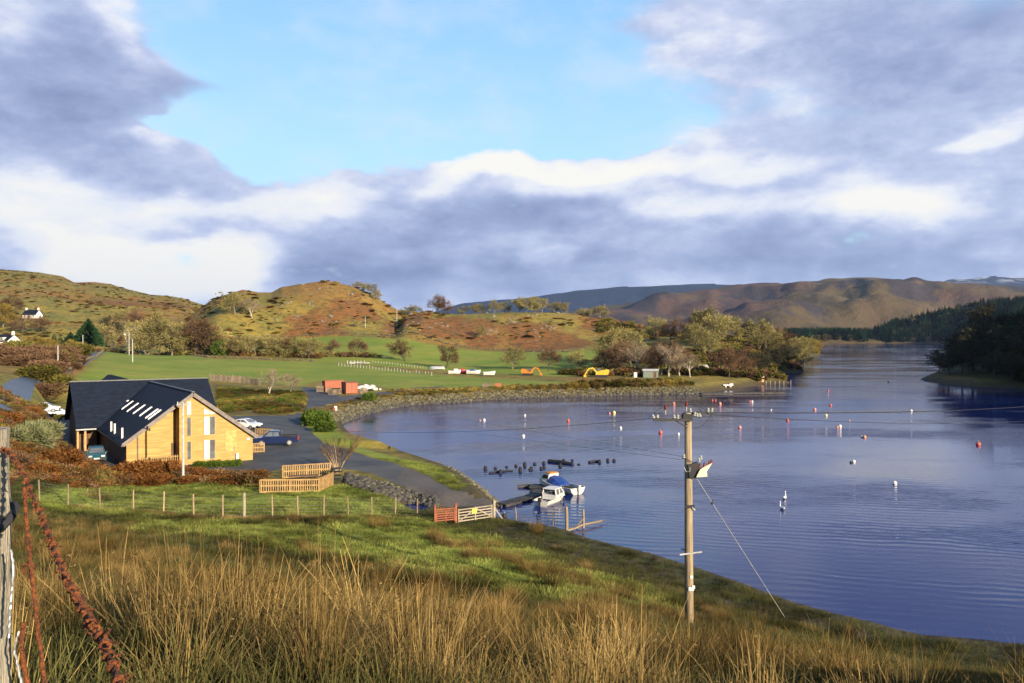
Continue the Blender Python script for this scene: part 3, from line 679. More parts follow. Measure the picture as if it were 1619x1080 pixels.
    for a, b in (((0, -.41, RG + .06), (Wd + o, -.41, e2 + .06)), ((0, -.41, RG + .06), (xs, -.41, RG - abs(xs) * sl + .06)), ((xs, .19, RG - abs(xs) * sl + .06), (-Wd - o, .19, e2 + .06))):
        MB().beam(a, b, .09, .34, (0, -1, 0)).build('verge_board', M_verge, root) if False else MB().beam(a, b, .09, .36).build('verge_board', M_verge, root)
    MB().beam((-Wd - o - .06, .2, e2 + .02), (-Wd - o - .06, 17, e2 + .02), .14, .14).build('gutter', M_verge, root)
    MB().beam((mx0, my0 - .37, mE - .3), (-6.6, my0 - .37, mE - .3), .14, .14).build('gutter', M_lgrey, root)
    MB().tube([(-5.0, .45, .1), (-5.0, .45, 3.1)], .06, 6).build('downpipe', M_verge, root)
    # windows: rectangles in photo pixels on the gable plane
    def win(u0, v0, u1, v1, m, slant=0, mull=0, name='window'):
        x0, h1 = b_local(u0, v0); x1, _ = b_local(u1, v0); _, h0 = b_local((u0 + u1) / 2, v1)
        f = MB(); fw = .09
        h1b = h1 - slant
        f.prism([(x0, h0), (x1, h0), (x1, h1b), (x0, h1)], 'y', -.05, .0)
        fo = f.build(name, M_postw, root)
        p = MB(); n = mull + 1; wd = (x1 - x0 - fw * (n + 1)) / n
        for k in range(n):
            a = x0 + fw + k * (wd + fw); b = a + wd
            ta = h1 - slant * (a - x0) / (x1 - x0) - fw; tb = h1 - slant * (b - x0) / (x1 - x0) - fw
            MB().prism([(a, h0 + fw), (b, h0 + fw), (b, tb), (a, ta)], 'y', -.075, -.052).build('pane', m[k % len(m)], fo)
    win(294.5, 634, 303, 657, [M_glassw], -.0); win(294.5, 659, 303, 690.5, [M_glass]); win(294.5, 697, 303, 728, [M_glass])
    win(321.5, 644, 341, 656, [M_glassw], .62, 1); win(321.5, 658, 341, 688.5, [M_glassw, M_glass], 0, 1); win(321.5, 695, 341, 727, [M_glassw, M_glass], 0, 1)
    win(368.3, 703, 372, 717, [M_glass])
    x, h = b_local(392, 694); MB().box((x, -.08, h), (.3, .16, .18)).build('wall_lamp', M_white, root)
    x, h = b_local(374, 722); MB().box((x, -.15, h), (.25, .3, .7)).build('meter_box', M_white, root)
    x, h = b_local(365, 700); MB().box((x, -.02, 2.1), (1.1, .04, 2.1)).build('panel', mat('new_boards', (.45,.275,.085), .7), root)
    # skylights on the left roof slope: slim glazed strips, their sun glint painted white
    for u, v in ((194.5,640),(201.5,641.5),(210,645),(220,648),(230.5,651.5),(240,655),(244.5,656.5)):
        # intersect sight line with left slope plane: h = RG + x*sl + .25
        best = None
        for i in range(400):
            y = i * .05; x, h = b_local(u, v, y)
            e = abs(h - (RG + x * sl + .25)) + (10 if x > 0 else 0)
            if best is None or e < best[0]: best = (e, x, y)
        _, x, y = best
        a = Vector((x - .62, y, RG + (x - .62) * sl + .30)); b = Vector((x + .62, y, RG + (x + .62) * sl + .30))
        k = MB().beam(a, b, .34, .12).build('skylight', M_grey, root)
        up = Vector((-sl, 0, 1)).normalized() * .075
        MB().beam(a + up + Vector((.06, 0, .04)), b + up - Vector((.06, 0, .04)), .26, .03).build('pane', M_glassw, k)
    for y in (2.6, 7.3, 9.6):
        MB().tube([(-6.05, y, 2.3), (-6.05, y, 3.85)], .10, 8).build('vent_pipe', M_white, root)
    # slatted screen in front of the left wall
    xa, _ = b_local(223, 715); 
    for k in range(17):
        MB().box((-4.75 + k * .2, -.5, .62), (.07, .03, 1.15)).build('screen_slat', M_picket, root)
    MB().box((-3.15, -.465, 1.05), (3.4, .04, .08)).build('screen_rail', M_picket, root)
    return root
timber_building()

# ------------------------------------------------------------------ vehicles
def wheel(root, x, y, r, w):
    # lathe about y
    vs = MB(); n = 14
    for rr_, yy in ((r * .6, -w / 2), (r, -w / 2 + .02), (r, w / 2 - .02), (r * .6, w / 2)):
        pass
    t = MB(); prof = [(r * .62, -w / 2), (r * .95, -w / 2), (r, -w / 4), (r, w / 4), (r * .95, w / 2), (r * .62, w / 2)]
    vsl = [(p * math.cos(2 * math.pi * k / n), q, p * math.sin(2 * math.pi * k / n)) for p, q in prof for k in range(n)]
    t.add(vsl, [(i * n + k, i * n + (k + 1) % n, (i + 1) * n + (k + 1) % n, (i + 1) * n + k) for i in range(5) for k in range(n)])
    o = t.build('wheel', M_dark, root, loc=(x, y, r))
    h = MB(); vsl = [(r * .6 * math.cos(2 * math.pi * k / n), sgn * w * .42, r * .6 * math.sin(2 * math.pi * k / n)) for sgn in (-1, 1) for k in range(n)]
    h.add(vsl, [tuple(range(n)), tuple(range(n, 2 * n))[::-1]] + [(k, (k + 1) % n, n + (k + 1) % n, n + k) for k in range(n)])
    h.build('hub', M_grey, o)
def car(name, loc, rz, label, cat, paint, L=4.3, Wd=1.75, style='hatch', group=None):
    root = empty(name, loc, rz, label, cat, group); h = L / 2; y = Wd / 2
    if style == 'pickup':
        base = [(-h, .45), (-h + .1, 1.0), (-.55, 1.02), (-.5, 1.05), (1.0, 1.07), (h - .25, .98), (h, .8), (h, .45), (1.95, .35), (-1.9, .35)]
        cab = [(-.62, 1.03), (-.48, 1.68), (-.2, 1.76), (.62, 1.76), (.85, 1.68), (1.5, 1.05)]
        glass = [[(-.42, 1.15), (-.34, 1.62), (.22, 1.64), (.22, 1.15)], [(.3, 1.15), (.3, 1.64), (.72, 1.62), (1.2, 1.15)]]; wr, wx = .38, (1.55, -1.6)
    elif style == 'hatch':
        base = [(-h, .4), (-h + .02, .85), (-h + .15, .95), (1.0, .95), (h - .3, .82), (h, .65), (h, .35), (-h + .1, .3)]
        cab = [(-h + .15, .93), (-h + .55, 1.38), (-h + .9, 1.46), (.1, 1.46), (.4, 1.38), (1.2, .93)]
        glass = [[(-1.55, 1.0), (-1.2, 1.36), (-.4, 1.38), (-.4, 1.0)], [(-.32, 1.0), (-.32, 1.38), (.15, 1.36), (.8, 1.0)]]; wr, wx = .31, (1.3, -1.3)
    else:
        base = [(-h, .4), (-h + .05, .85), (-h + .5, .95), (1.0, .92), (h - .3, .8), (h, .62), (h, .35), (-h + .1, .3)]
        cab = [(-1.6, .92), (-.95, 1.32), (-.5, 1.40), (.0, 1.40), (.3, 1.34), (1.15, .92)]
        glass = [[(-1.2, .98), (-.85, 1.28), (-.35, 1.32), (-.35, .98)], [(-.28, .98), (-.28, 1.32), (.12, 1.30), (.75, .98)]]; wr, wx = .31, (1.35, -1.35)
    b = MB(); nb = len(base)
    rows = [(-y, 0), (-y + .06, .0), (y - .06, 0), (y, 0)]
    vs = []
    for k, yy in enumerate((-y + .07, -y, y, y - .07)):
        s_ = .97 if k in (0, 3) else 1.0
        pts = base
        if k in (0, 3): vs += [(px * .99, yy * (1 if True else 1), .62 + (pz - .62) * .96) for px, pz in pts]
        else: vs += [(px, yy * .985, pz) for px, pz in pts]
    # ring order: outer skin slightly tumbled
    vs = [(px, -y * .96, .62 + (pz - .62) * .93) for px, pz in base] + [(px, -y + .05, pz) for px, pz in base] + [(px, y - .05, pz) for px, pz in base] + [(px, y * .96, .62 + (pz - .62) * .93) for px, pz in base]
    vs = [(p[0] * (.985 if i < nb or i >= 3 * nb else 1), (-y if i < nb else y if i >= 3 * nb else p[1]), p[2]) for i, p in enumerate(vs)]
    fs = [tuple(range(nb)), tuple(range(3 * nb, 4 * nb))[::-1]] + [(r_ * nb + i, (r_ + 1) * nb + i, (r_ + 1) * nb + (i + 1) % nb, r_ * nb + (i + 1) % nb) for r_ in range(3) for i in range(nb)]
    b.add(vs, fs); b.build('body', paint, root)
    c = MB(); nc_ = len(cab); zt = max(p[1] for p in cab)
    def yw(z): return (y - .06) - (z - .9) * .28
    c.add([(px, -yw(pz), pz) for px, pz in cab] + [(px, yw(pz), pz) for px, pz in cab], [tuple(range(nc_)), tuple(range(nc_, 2 * nc_))[::-1]] + [(i, i + nc_, (i + 1) % nc_ + nc_, (i + 1) % nc_) for i in range(nc_)])
    c.build('cabin', paint, root)
    for sg in (-1, 1):
        for q in glass:
            g = MB(); g.add([(px, sg * (yw(pz) + .004), pz) for px, pz in q] + [(px, sg * (yw(pz) + .014), pz) for px, pz in q], [(0, 1, 2, 3), (7, 6, 5, 4), (0, 4, 5, 1), (1, 5, 6, 2), (2, 6, 7, 3), (3, 7, 4, 0)]); g.build('window', M_glass, root)
        MB().box((h - .12, sg * (y - .28), .72), (.22, .34, .14)).build('headlight', M_lamp, root)
        MB().box((-h + .02, sg * (y - .12), .78), (.08, .16, .26)).build('tail_light', M_tail, root)
        MB().box((.85, sg * (y + .06), 1.0), (.12, .14, .12)).build('mirror', paint, root)
    def screen(a, b2, nm):
        d = Vector((b2[0] - a[0], 0, b2[1] - a[1])); nrm = Vector((d.z, 0, -d.x)).normalized() * (.012)
        if (nrm.x > 0) != (a[0] > 0): nrm = -nrm
        p = [Vector((a[0], -yw(a[1]) + .1, a[1])), Vector((a[0], yw(a[1]) - .1, a[1])), Vector((b2[0], yw(b2[1]) - .1, b2[1])), Vector((b2[0], -yw(b2[1]) + .1, b2[1]))]
        q = p + [v + nrm for v in p]; MB().add(q, [(0, 1, 2, 3), (7, 6, 5, 4), (0, 4, 5, 1), (1, 5, 6, 2), (2, 6, 7, 3), (3, 7, 4, 0)]).build(nm, M_glass, root)
    screen((cab[-1][0] - .04, cab[-1][1] + .03), (cab[-2][0] + .02, cab[-2][1] - .02), 'windscreen'); screen((cab[0][0] + .03, cab[0][1] + .04), (cab[1][0], cab[1][1] - .03), 'rear_window')
    MB().box((h + .01, 0, .45), (.12, Wd * .94, .22)).build('bumper', M_dark, root)
    MB().box((h + .075, 0, .5), (.02, .5, .11)).build('number_plate', M_white, root)
    for wx_ in wx:
        for sg in (-1, 1): wheel(root, wx_, sg * (y - .08), wr, .22)
    if style == 'pickup':
        m = MB()
        for sg in (-1, 1): m.box((-1.62, sg * (y - .05), 1.1), (1.9, .08, .16))
        m.box((-h + .1, 0, 1.0), (.08, Wd - .1, .3)); m.build('load_bed_side', M_blk, root)
        MB().tube([(-.75, -.75, 1.05), (-.75, -.6, 1.75), (-.75, .6, 1.75), (-.75, .75, 1.05)], .04, 6).build('roll_bar', M_blk, root)
        MB().box((.1, -y - .012, .62), (2.6, .02, .07)).build('side_stripe', M_lgrey, root)
    return root
P = wp(434, 706, 2.0); P2 = wp(462, 698, 2.0); 
car('pickup_truck', wp(436, 704, 2.03), math.atan2(-.22, -.97), 'dark blue double cab pickup truck parked beside the gable end', 'pickup', M_carb, 5.2, 1.85, 'pickup')
car('parked_car', wp(389, 678, 2.03), math.radians(-18), 'silver white saloon car parked behind the gable roof edge', 'car', M_carw, 4.3, 1.75, 'saloon')
car('parked_car', wp(152, 729, 2.25), math.radians(-62), 'dark teal green hatchback parked under the bank by the shaded wall', 'car', M_carg, 3.9, 1.7, 'hatch')
for i, (u, v, a, lb) in enumerate([(70, 652, 20, 'pale car half hidden in the shaded rear yard, farther one'), (92, 660, 25, 'pale car in the shaded rear yard, nearest the slate roof edge')]):
    car('parked_car', gp(u, v), R(a), lb, 'car', M_carw, 4.1, 1.7, 'hatch', group='pale cars in the rear yard')

# ------------------------------------------------------------------ boats
def hull_pts(L, Wd, H, sheer=.3, n=9, flare=.85):
    rows = []
    for i in range(n):
        t = i / (n - 1); x = -L / 2 + L * t
        w = Wd / 2 * (1 - max(0, (t - .45) / .55) ** 2.2) * (.9 + .1 * min(1, t * 3)); top = H + sheer * max(0, (t - .35) / .65) ** 1.6
        if i == n - 1: w = .02
        rows.append([(x, -w, top), (x, -w * flare, top * .45), (x + (.0 if t < .9 else -.25), -w * .45, -.12 + .25 * max(0, t - .7)), (x - (.3 if t > .9 else 0), 0, -.25 + .5 * max(0, t - .75))])
    return rows
def hull(L, Wd, H, sheer=.3, deck=True):
    rows = hull_pts(L, Wd, H, sheer); m = MB(); vs = []; k = 7
    for r_ in rows:
        a = r_ + [(p[0], -p[1], p[2]) for p in r_[-2::-1]]
        vs += a
    n = len(rows); fs = [(i * k + j, (i + 1) * k + j, (i + 1) * k + j + 1, i * k + j + 1) for i in range(n - 1) for j in range(k - 1)]
    fs.append(tuple(range(k))[::-1]); m.add(vs, fs)
    return m, rows
def deck_mesh(rows, i0, i1, drop=.0, ins=0.0):
    m = MB(); vs = []
    for r_ in rows[i0:i1 + 1]:
        x, y, z = r_[0]; vs += [(x, y + ins, z - drop), (x, -y - ins, z - drop)]
    n = i1 - i0 + 1
    m.add(vs, [(2 * i, 2 * i + 1, 2 * i + 3, 2 * i + 2) for i in range(n - 1)]); return m
def gunwale(rows):
    m = MB()
    m.tube([Vector(r_[0]) for r_ in rows], .045, 5); m.tube([Vector((r_[0][0], -r_[0][1], r_[0][2])) for r_ in rows], .045, 5); return m

def cabin_boat():
    p = wp(874, 797, 0); root = empty('cabin_boat', (p.x, p.y + .8, -.06), R(60), 'small white cabin cruiser with outboard moored in front of the dark pontoon', 'boat')
    root.scale = (.86,) * 3; m, rows = hull(5.2, 2.0, .62, .35); m.build('hull', M_gel, root, smooth=False)
    deck_mesh(rows, 5, 8, .02).build('foredeck', M_gel, root); deck_mesh(rows, 0, 5, .35, .06).build('cockpit_floor', M_lgrey, root)
    gunwale(rows).build('gunwale', M_gel, root)
    # wheelhouse: shell with openings
    w = MB(); 
    w.prism([(-.7, .45), (1.5, .6), (1.25, .95), (-.65, .95)], 'y', -.78, .78)
    w.add([(1.25,-.78,.95),(-.65,-.78,.95),(-.55,-.68,1.5),(.75,-.66,1.5),(1.25,.78,.95),(-.65,.78,.95),(-.55,.68,1.5),(.75,.66,1.5)], [(3,2,6,7)])
    for a, b in (((-.62, -.78, .95), (-.55, -.68, 1.5)), ((.3, -.76, .95), (.2, -.68, 1.5)), ((1.22, -.74, .95), (.75, -.64, 1.5))):
        for sg in (1, -1): w.beam((a[0], a[1] * sg, a[2]), (b[0], b[1] * sg, b[2]), .09, .09)
    w.box((.08, 0, 1.54), (1.6, 1.45, .08)); w.build('wheelhouse', M_gel, root)
    for sg in (-1, 1):
        MB().prism([(-.55, .98), (.24, .98), (.16, 1.48), (-.48, 1.48)], 'y', sg * .70, sg * .715).build('window', M_glass, root)
        MB().prism([(.33, .98), (1.1, .98), (.68, 1.48), (.25, 1.48)], 'y', sg * .70, sg * .715).build('window', M_glass, root)
    MB().slab([(1.2, -.62, .97), (1.2, .62, .97), (.77, .56, 1.5), (.77, -.56, 1.5)], .015).build('windscreen', M_glass, root)
    e = MB(); e.box((-2.75, 0, .75), (.32, .3, .42)); e.box((-2.75, 0, .2), (.14, .12, .9)); e.build('outboard_motor', M_dark, root)
    MB().tube([(2.3, -.2, 1.0), (2.3, -.2, 1.35), (2.55, 0, 1.4), (2.3, .2, 1.35), (2.3, .2, 1.0)], .02, 5).build('bow_rail', M_grey, root)
    fd = MB(); fd.lathe([(.02, -.2), (.1, -.12), (.12, 0), (.1, .12), (.02, .2)], 8, (.6, -1.05, .35)); fd.build('fender', M_dark, root)
cabin_boat()
def covered_boat():
    p = wp(884, 779, 0); root = empty('covered_boat', (p.x, p.y + 1.2, -.02), R(128), 'white motor boat under a blue cover with orange topped cabin beyond the pontoon', 'boat')
    root.scale = (.88,) * 3; m, rows = hull(6.4, 2.3, .72, .5); m.build('hull', M_gel, root); gunwale(rows).build('gunwale', M_gel, root)
    deck_mesh(rows, 5, 8, .02).build('foredeck', M_gel, root); deck_mesh(rows, 0, 5, .38, .06).build('cockpit_floor', M_crate, root)
    c = MB(); vs = []
    for x, w, h in ((-1.3, .9, .80), (-.9, 1.0, .95), (-.1, 1.02, 1.30), (.6, .98, 1.45), (1.0, .9, 1.45)):
        vs += [(x, -w, .72), (x, -w * .6, h), (x, 0, h + .12), (x, w * .6, h), (x, w, .72)]
    c.add(vs, [(i * 5 + j, i * 5 + j + 1, (i + 1) * 5 + j + 1, (i + 1) * 5 + j) for i in range(4) for j in range(4)] + [(0, 1, 2, 3, 4), (24, 23, 22, 21, 20)]); c.build('cover', M_blue, root)
    w = MB(); w.prism([(.9, .7), (2.4, .75), (2.0, 1.2), (1.6, 1.75), (.7, 1.75), (.8, 1.2)], 'y', -.72, .72); w.build('cabin', M_gel, root)
    for sg in (-1, 1): MB().prism([(.95, 1.22), (1.9, 1.22), (1.6, 1.6), (.9, 1.6)], 'y', sg * .73, sg * .75).build('window', M_blk, root)
    MB().box((1.1, 0, 1.82), (.85, 1.2, .12)).build('cabin_roof', M_org, root)
    MB().slab([(2.35, -.6, .82), (2.35, .6, .82), (1.65, .55, 1.7), (1.65, -.55, 1.7)], -.02).build('windscreen', M_blk, root)
    e = MB(); e.box((-3.35, 0, .75), (.35, .32, .6)); e.box((-3.35, 0, .2), (.14, .12, .9)); e.build('outboard_motor', M_lgrey, root)
    ring = MB(); n = 14; ring.tube([(2.85 + .0, -.62 + .3 * math.cos(t), .55 + .3 * math.sin(t)) for t in [2 * math.pi * k / n for k in range(n + 1)]], .1, 6); ring.build('ring_fender', M_white, root)
covered_boat()
# pontoon and jetty
def jetty():
    a = wp(793, 797, .25); b = wp(842, 784, .25); c = wp(858, 775, .3)
    root = empty('jetty', (a.x, a.y, 0), 0, 'dark wet plank jetty running out from the slipway to the pontoon', 'jetty')
    pts = [a - Vector((a.x, a.y, 0)), b - Vector((a.x, a.y, 0)), c - Vector((a.x, a.y, 0))]
    for p0, p1 in ((pts[0], pts[1]), (pts[1], pts[2])):
        d = (p1 - p0); L = d.length; k = max(1, int(L / .42)); dn = d.normalized(); sd = Vector((-dn.y, dn.x, 0)); ang = math.atan2(dn.y, dn.x)
        for i in range(k):
            q = p0 + d * ((i + .5) / k); MB().box((q.x, q.y, q.z + rnd.uniform(-.02, .02)), (.38, 1.25 + rnd.uniform(-.1, .1), .07), ang + rnd.uniform(-.03, .03)).build('plank', M_dock, root)
        m = MB()
        for s in (-.5, .5): m.beam(p0 + sd * s - Vector((0, 0, .13)), p1 + sd * s - Vector((0, 0, .13)), .14, .2)
        m.build('beam', M_dock, root)
    for i in range(5):
        q = pts[0].lerp(pts[1], i / 4.) ; MB().tube([(q.x, q.y - .6, -1.5), (q.x, q.y - .6, .3)], .11, 7).build('pile', M_dock, root)
    p = wp(880, 775, 0); r2 = empty('pontoon', p, R(-8), 'long low dark floating pontoon between the two moored boats', 'pontoon')
    L = 5.2
    for i in range(16): MB().box((-L / 2 + (i + .5) * L / 16, 0, .30 + rnd.uniform(-.01, .01)), (L / 16 - .04, 1.5, .06)).build('plank', M_dock, r2)
    for i in range(4): MB().box((-L / 2 + (i + .5) * L / 4, 0, .05), (L / 4 - .25, 1.3, .4)).build('float', M_stump, r2)
    p = wp(845, 771, 0); r3 = empty('floating_log', p, R(3), 'short thick dark log floating at the left end of the pontoon', 'log')
    MB().tube([(-1.6, 0, .05), (0, .05, .1), (1.6, 0, .06)], [.22, .26, .2], 8).build('trunk', M_dock, r3)
jetty()

# ------------------------------------------------------------------ buoys, birds, old stumps
def buoy(u, v, r, m, label, top=True):
    r *= .74; p = wp(u, v + 1.5, 0); root = empty('mooring_buoy', p, 0, label, 'buoy', 'mooring buoys on the loch')
    b = MB(); b.lathe([(r * math.sin(t) + .001, r * .45 - r * math.cos(t)) for t in [math.pi * k / 8 for k in range(9)]], 12); b.build('float', m, root, smooth=True)
    n = MB(); n.tube([(0, 0, r * 1.4), (0, 0, r * 1.75)], r * .16, 6); n.tube([(r * .22 * math.cos(t), 0, r * 1.78 + r * .22 * math.sin(t)) for t in [k * math.pi / 4 for k in range(9)]], r * .06, 4, False); n.build('eye', M_grey, root)
M_bw = mat('white_buoy', (.75,.72,.66), .45); M_br = mat('red_buoy', (.48,.09,.06), .45); M_bp = mat('pink_buoy', (.58,.22,.17), .45); M_by = mat('yellow_buoy', (.75,.62,.22), .45); M_bo = mat('orange_buoy', (.68,.26,.10), .45)
for u, v, r, m, lb in [
    (759.5,664,.2,M_bp,'faint pink mooring buoy, left one of the leftmost pair on the loch'), (766,663.5,.3,M_bw,'white mooring buoy, right one of the leftmost pair on the loch'),
    (830.5,656,.25,M_bw,'small white mooring buoy far out, directly beyond another white one'), (828,689,.3,M_bw,'lone white mooring buoy beyond the black stumps, near the left'),
    (899,665,.38,M_br,'red mooring buoy alone in the middle of the bay'), (964.5,652.5,.25,M_bp,'small pink mooring buoy touching a taller yellow one'),
    (971.5,652,.4,M_by,'pale yellow mooring buoy with a small pink one at its left'), (982,676,.28,M_bw,'white mooring buoy nearer than the pale yellow one, left of the pole'),
    (1045,683.5,.4,M_br,'red mooring buoy just left of the utility pole below its crossarm'), (1073.5,685.5,.25,M_bw,'white mooring buoy almost touching the left edge of the pole'),
    (1066,638,.45,M_bp,'pink mooring buoy seen above the crossarm left of the pole top'), (1127,632,.28,M_br,'tiny red mooring buoy near the far jetty, left of its pair'),
    (1132,632,.28,M_br,'tiny red mooring buoy near the far jetty, right of its pair'), (1139,638,.45,M_bp,'bright pink mooring buoy above the right crossarm tip'),
    (1186,634,.3,M_br,'red mooring buoy beyond the crossarm, left of a close pair'), (1190,634,.3,M_bw,'whitish mooring buoy beyond the crossarm, right of a close pair'),
    (1220,647,.18,M_bw,'tiniest white mooring buoy between the red ones'), (1170.5,675.5,.36,M_bp,'red and white mooring buoy right of the pole, left of all others there'),
    (1246,664,.36,M_br,'red mooring buoy just below the dark power line'), (1289,647,.4,M_bp,'pinkish orange mooring buoy just above the dark power line'),
    (1314,640,.36,M_br,'red mooring buoy farther out than the yellow one below it'), (1307,656,.32,M_by,'pale yellow mooring buoy sitting on the dark power line'),
    (1310,617,.35,M_br,'farthest red mooring buoy off the wooded point'), (1325,674.5,.24,M_bo,'small orange mooring buoy pressed against a white one'),
    (1329,673.5,.33,M_bw,'white mooring buoy with a small orange one pressed against it'), (1344,664,.16,M_bo,'tiny orange mooring buoy beyond the orange and white pair'),
    (1363.5,690,.26,M_bw,'white mooring buoy, left of the near orange pair'), (1368,690.5,.3,M_bo,'orange mooring buoy, right of the near orange pair'),
    (1351,729.5,.26,M_bw,'white mooring buoy beside a dark floating ball'), (1346.5,730.5,.2,M_dark,'dark floating ball beside a white mooring buoy'),
    (1416,764,.28,M_bw,'nearest white mooring buoy, alone at the right'), (1441.5,649,.33,M_bw,'white mooring buoy on the power line at the far right'),
    (1548,702.5,.42,M_br,'largest red mooring buoy, rightmost on the loch'), (1405,603,.35,M_dark,'tiny dark mooring buoy before the right hand point'),
    (798,816.5,.3,M_dark,'dark mooring ball floating right beside the field gate')]:
    buoy(u, v, r, m, lb)
def swan(u, v, rz, label):
    p = wp(u, v, 0); root = empty('swan', p, rz, label, 'swan')
    b = MB(); st = [(-.42, .03, .22), (-.3, .11, .17), (-.1, .17, .13), (.12, .17, .12), (.28, .12, .14), (.36, .05, .17)]
    vs = []; n = 8
    for x, r, z in st: vs += [(x, r * math.cos(t), z + r * .75 * math.sin(t)) for t in [2 * math.pi * k / n for k in range(n)]]
    b.add(vs, [(i * n + k, i * n + (k + 1) % n, (i + 1) * n + (k + 1) % n, (i + 1) * n + k) for i in range(5) for k in range(n)] + [tuple(range(n))[::-1], tuple(range(5 * n, 6 * n))])
    b.tube([(.3, 0, .15), (.4, 0, .28), (.36, 0, .42), (.33, 0, .55), (.38, 0, .64), (.46, 0, .64)], [.075, .05, .038, .034, .045, .03], 7)
    b.build('body', M_white, root, smooth=True)
    MB().tube([(.46, 0, .64), (.55, 0, .61)], [.024, .008], 6).build('beak', M_org, root)
swan(1241.5, 789, R(60), 'white swan swimming, the farther of the two'); swan(1238, 806, R(100), 'white swan swimming, the nearer of the two')
for k, (cx_, cy_, h, lb) in enumerate([(274,572,.7,'black stump at the far left end of the stump rows'),(338,568,.3,'low black stump second from the left'),(410,559,.2,'barely showing black stump behind the thin floating timber'),
    (470,553,.35,'black stump with a smaller one at its foot, back row'),(526,547,.7,'squat black stump, largest of the back row'),(590,540,.35,'small round stump in the back row right of the squat one'),(648,535,.45,'stump just left of the long floating beam'),
    (370,597,.7,'stump standing through the thin floating timber'),(497,584,.9,'tallest broad stump of the front row'),(568,573,.6,'stump of the front row right of the tallest'),(560,576,.3,'stub touching the left side of a front row stump'),
    (632,570,.45,'front row stump, left one of a pair'),(650,563,.3,'front row stump, right one of a pair'),(753,552,.6,'stump right below the long floating beam'),(775,520,.5,'stump behind the long floating beam'),
    (830,516,.2,'tiny stump behind the beam end'),(872,542,.15,'tiny lone stump right of the long beam'),(1005,528,.6,'stump at the end of the short floating timber'),(1058,518,.55,'next to last stump on the right'),(1098,519,.45,'last stump on the right')]):
    u = 700 + cx_ / 4.0475; v = 600 + cy_ / 4.0475 + 1.2; r = empty('old_stump', wp(u, v, 0), 0, lb, 'stump', 'old pier stumps standing in the water')
    h *= .55; MB().tube([(0, 0, -1), (.02, 0, h * .6), (.05 * rnd.random(), .05, h)], [.22 + .1 * h, .2, .13], 8).build('timber', M_stump, r)
for x0, y0, x1, y1, rd, lb in [(300,603,450,587,.10,'thin timber floating among the left stumps'),(680,527,836,547,.26,'long thick beam floating among the stumps'),(938,534,1003,527,.16,'short timber floating against a right hand stump')]:
    a = wp(700 + x0 / 4.0475, 600 + y0 / 4.0475, 0); b = wp(700 + x1 / 4.0475, 600 + y1 / 4.0475, 0)
    m = MB().tube([(0, 0, .05), tuple((b - a) * .5 + Vector((0, .05, .1))), tuple(b - a + Vector((0, 0, .04)))], [rd, rd, rd * .8], 7).build('floating_timber', M_stump, loc=a); tag(m, lb, 'timber', 'floating timbers of the old pier')

# ------------------------------------------------------------------ fences and gates
def wires(mb, pts, hs, rad=.006):
    for h in hs: mb.tube([Vector(p) + Vector((0, 0, h)) for p in pts], rad, 3, False)
def wire_fence(name, pts, hs, label, cat='fence', pr=.045, m=M_post, wire_h=(.25, .5, .75, 1.0), wr=.006, tilt=.04, extra=None):
    o = pts[0]; root = empty(name, o, 0, label, cat)
    for p, h in zip(pts, hs):
        q = p - o; tx, ty = rnd.uniform(-tilt, tilt), rnd.uniform(-tilt, tilt)
        MB().tube([(q.x, q.y, q.z - .4), (q.x + tx * h * .5, q.y + ty * h * .5, q.z + h * .5), (q.x + tx * h, q.y + ty * h, q.z + h)], [pr, pr * .96, pr * .9], 6).build('post', m, root)
    for wh in wire_h:
        w = MB(); w.tube([p - o + Vector((0, 0, wh)) for p in pts], wr, 3, False); w.build('wire', M_grey, root)
    return root
fp = [(62,792),(107,800),(158,806),(210,809),(258,812),(306,817),(352,819),(386,820),(431,819),(471,819),(512,818),(551,817),(588,817),(625,817),(660,819)]
pts = [gp(u, v, 45) for u, v in fp]; hs = [1.45] * len(pts)
fr_ = wire_fence('wire_fence', pts, hs, 'long wire and post fence crossing the green slope below the building', wire_h=(.2, .4, .6, .8, 1.05, 1.25), pr=.055, wr=.005)
q = gp(386, 820, 45) - pts[0]; MB().tube([(q.x, q.y, q.z - .3), (q.x, q.y, q.z + 1.65)], .10, 8).build('straining_post', M_oldpost, fr_)
# posts and net standing in the shallows
wf = [(816,828),(849.5,830),(875,837),(896.5,842),(923,836)]
pts = [wp(u, v, -.02) for u, v in wf]; root = empty('water_fence', pts[0], 0, 'line of weathered posts and sagging mesh wading into the loch', 'fence')
for (p, h, rd) in zip(pts, (1.3, 1.05, 1.35, 1.95, 1.5), (.055, .05, .06, .12, .09)):
    q = p - pts[0]; MB().tube([(q.x, q.y, -1), (q.x + .02, q.y, h * .5), (q.x - .05 + rnd.uniform(-.06, .06), q.y, h)], [rd, rd * .95, rd * .9], 7).build('post', M_post, root)
q = pts[4] - pts[0]; MB().tube([(q.x - .75, q.y, -.2), (q.x - .05, q.y, .75)], .05, 6).build('brace', M_post, root)
q3, q4 = pts[3] - pts[0], pts[4] - pts[0]
MB().tube([(q3.x, q3.y, .12), ((q3.x + q4.x) / 2, (q3.y + q4.y) / 2, .15), (q4.x, q4.y, .3), (q4.x + 1.6, q4.y + 1.5, .25)], .07, 6).build('rail', M_post, root)
nt = MB()
for (a, b, h) in [(pts[i] - pts[0], pts[i + 1] - pts[0], .75 - .1 * i) for i in range(4)] + [(pts[4] - pts[0], pts[4] - pts[0] + Vector((2.2, 1.8, 0)), .4)]:
    for k in range(9):
        p = a.lerp(b, k / 9.); nt.tube([p + Vector((0, 0, .0)), p + Vector((.02, 0, h))], .006, 3, False)
    for k in range(4): nt.tube([a + Vector((0, 0, .05 + h * k / 4)), a.lerp(b, .5) + Vector((0, 0, .0 + h * k / 4)), b + Vector((0, 0, .05 + h * k / 4))], .006, 3, False)
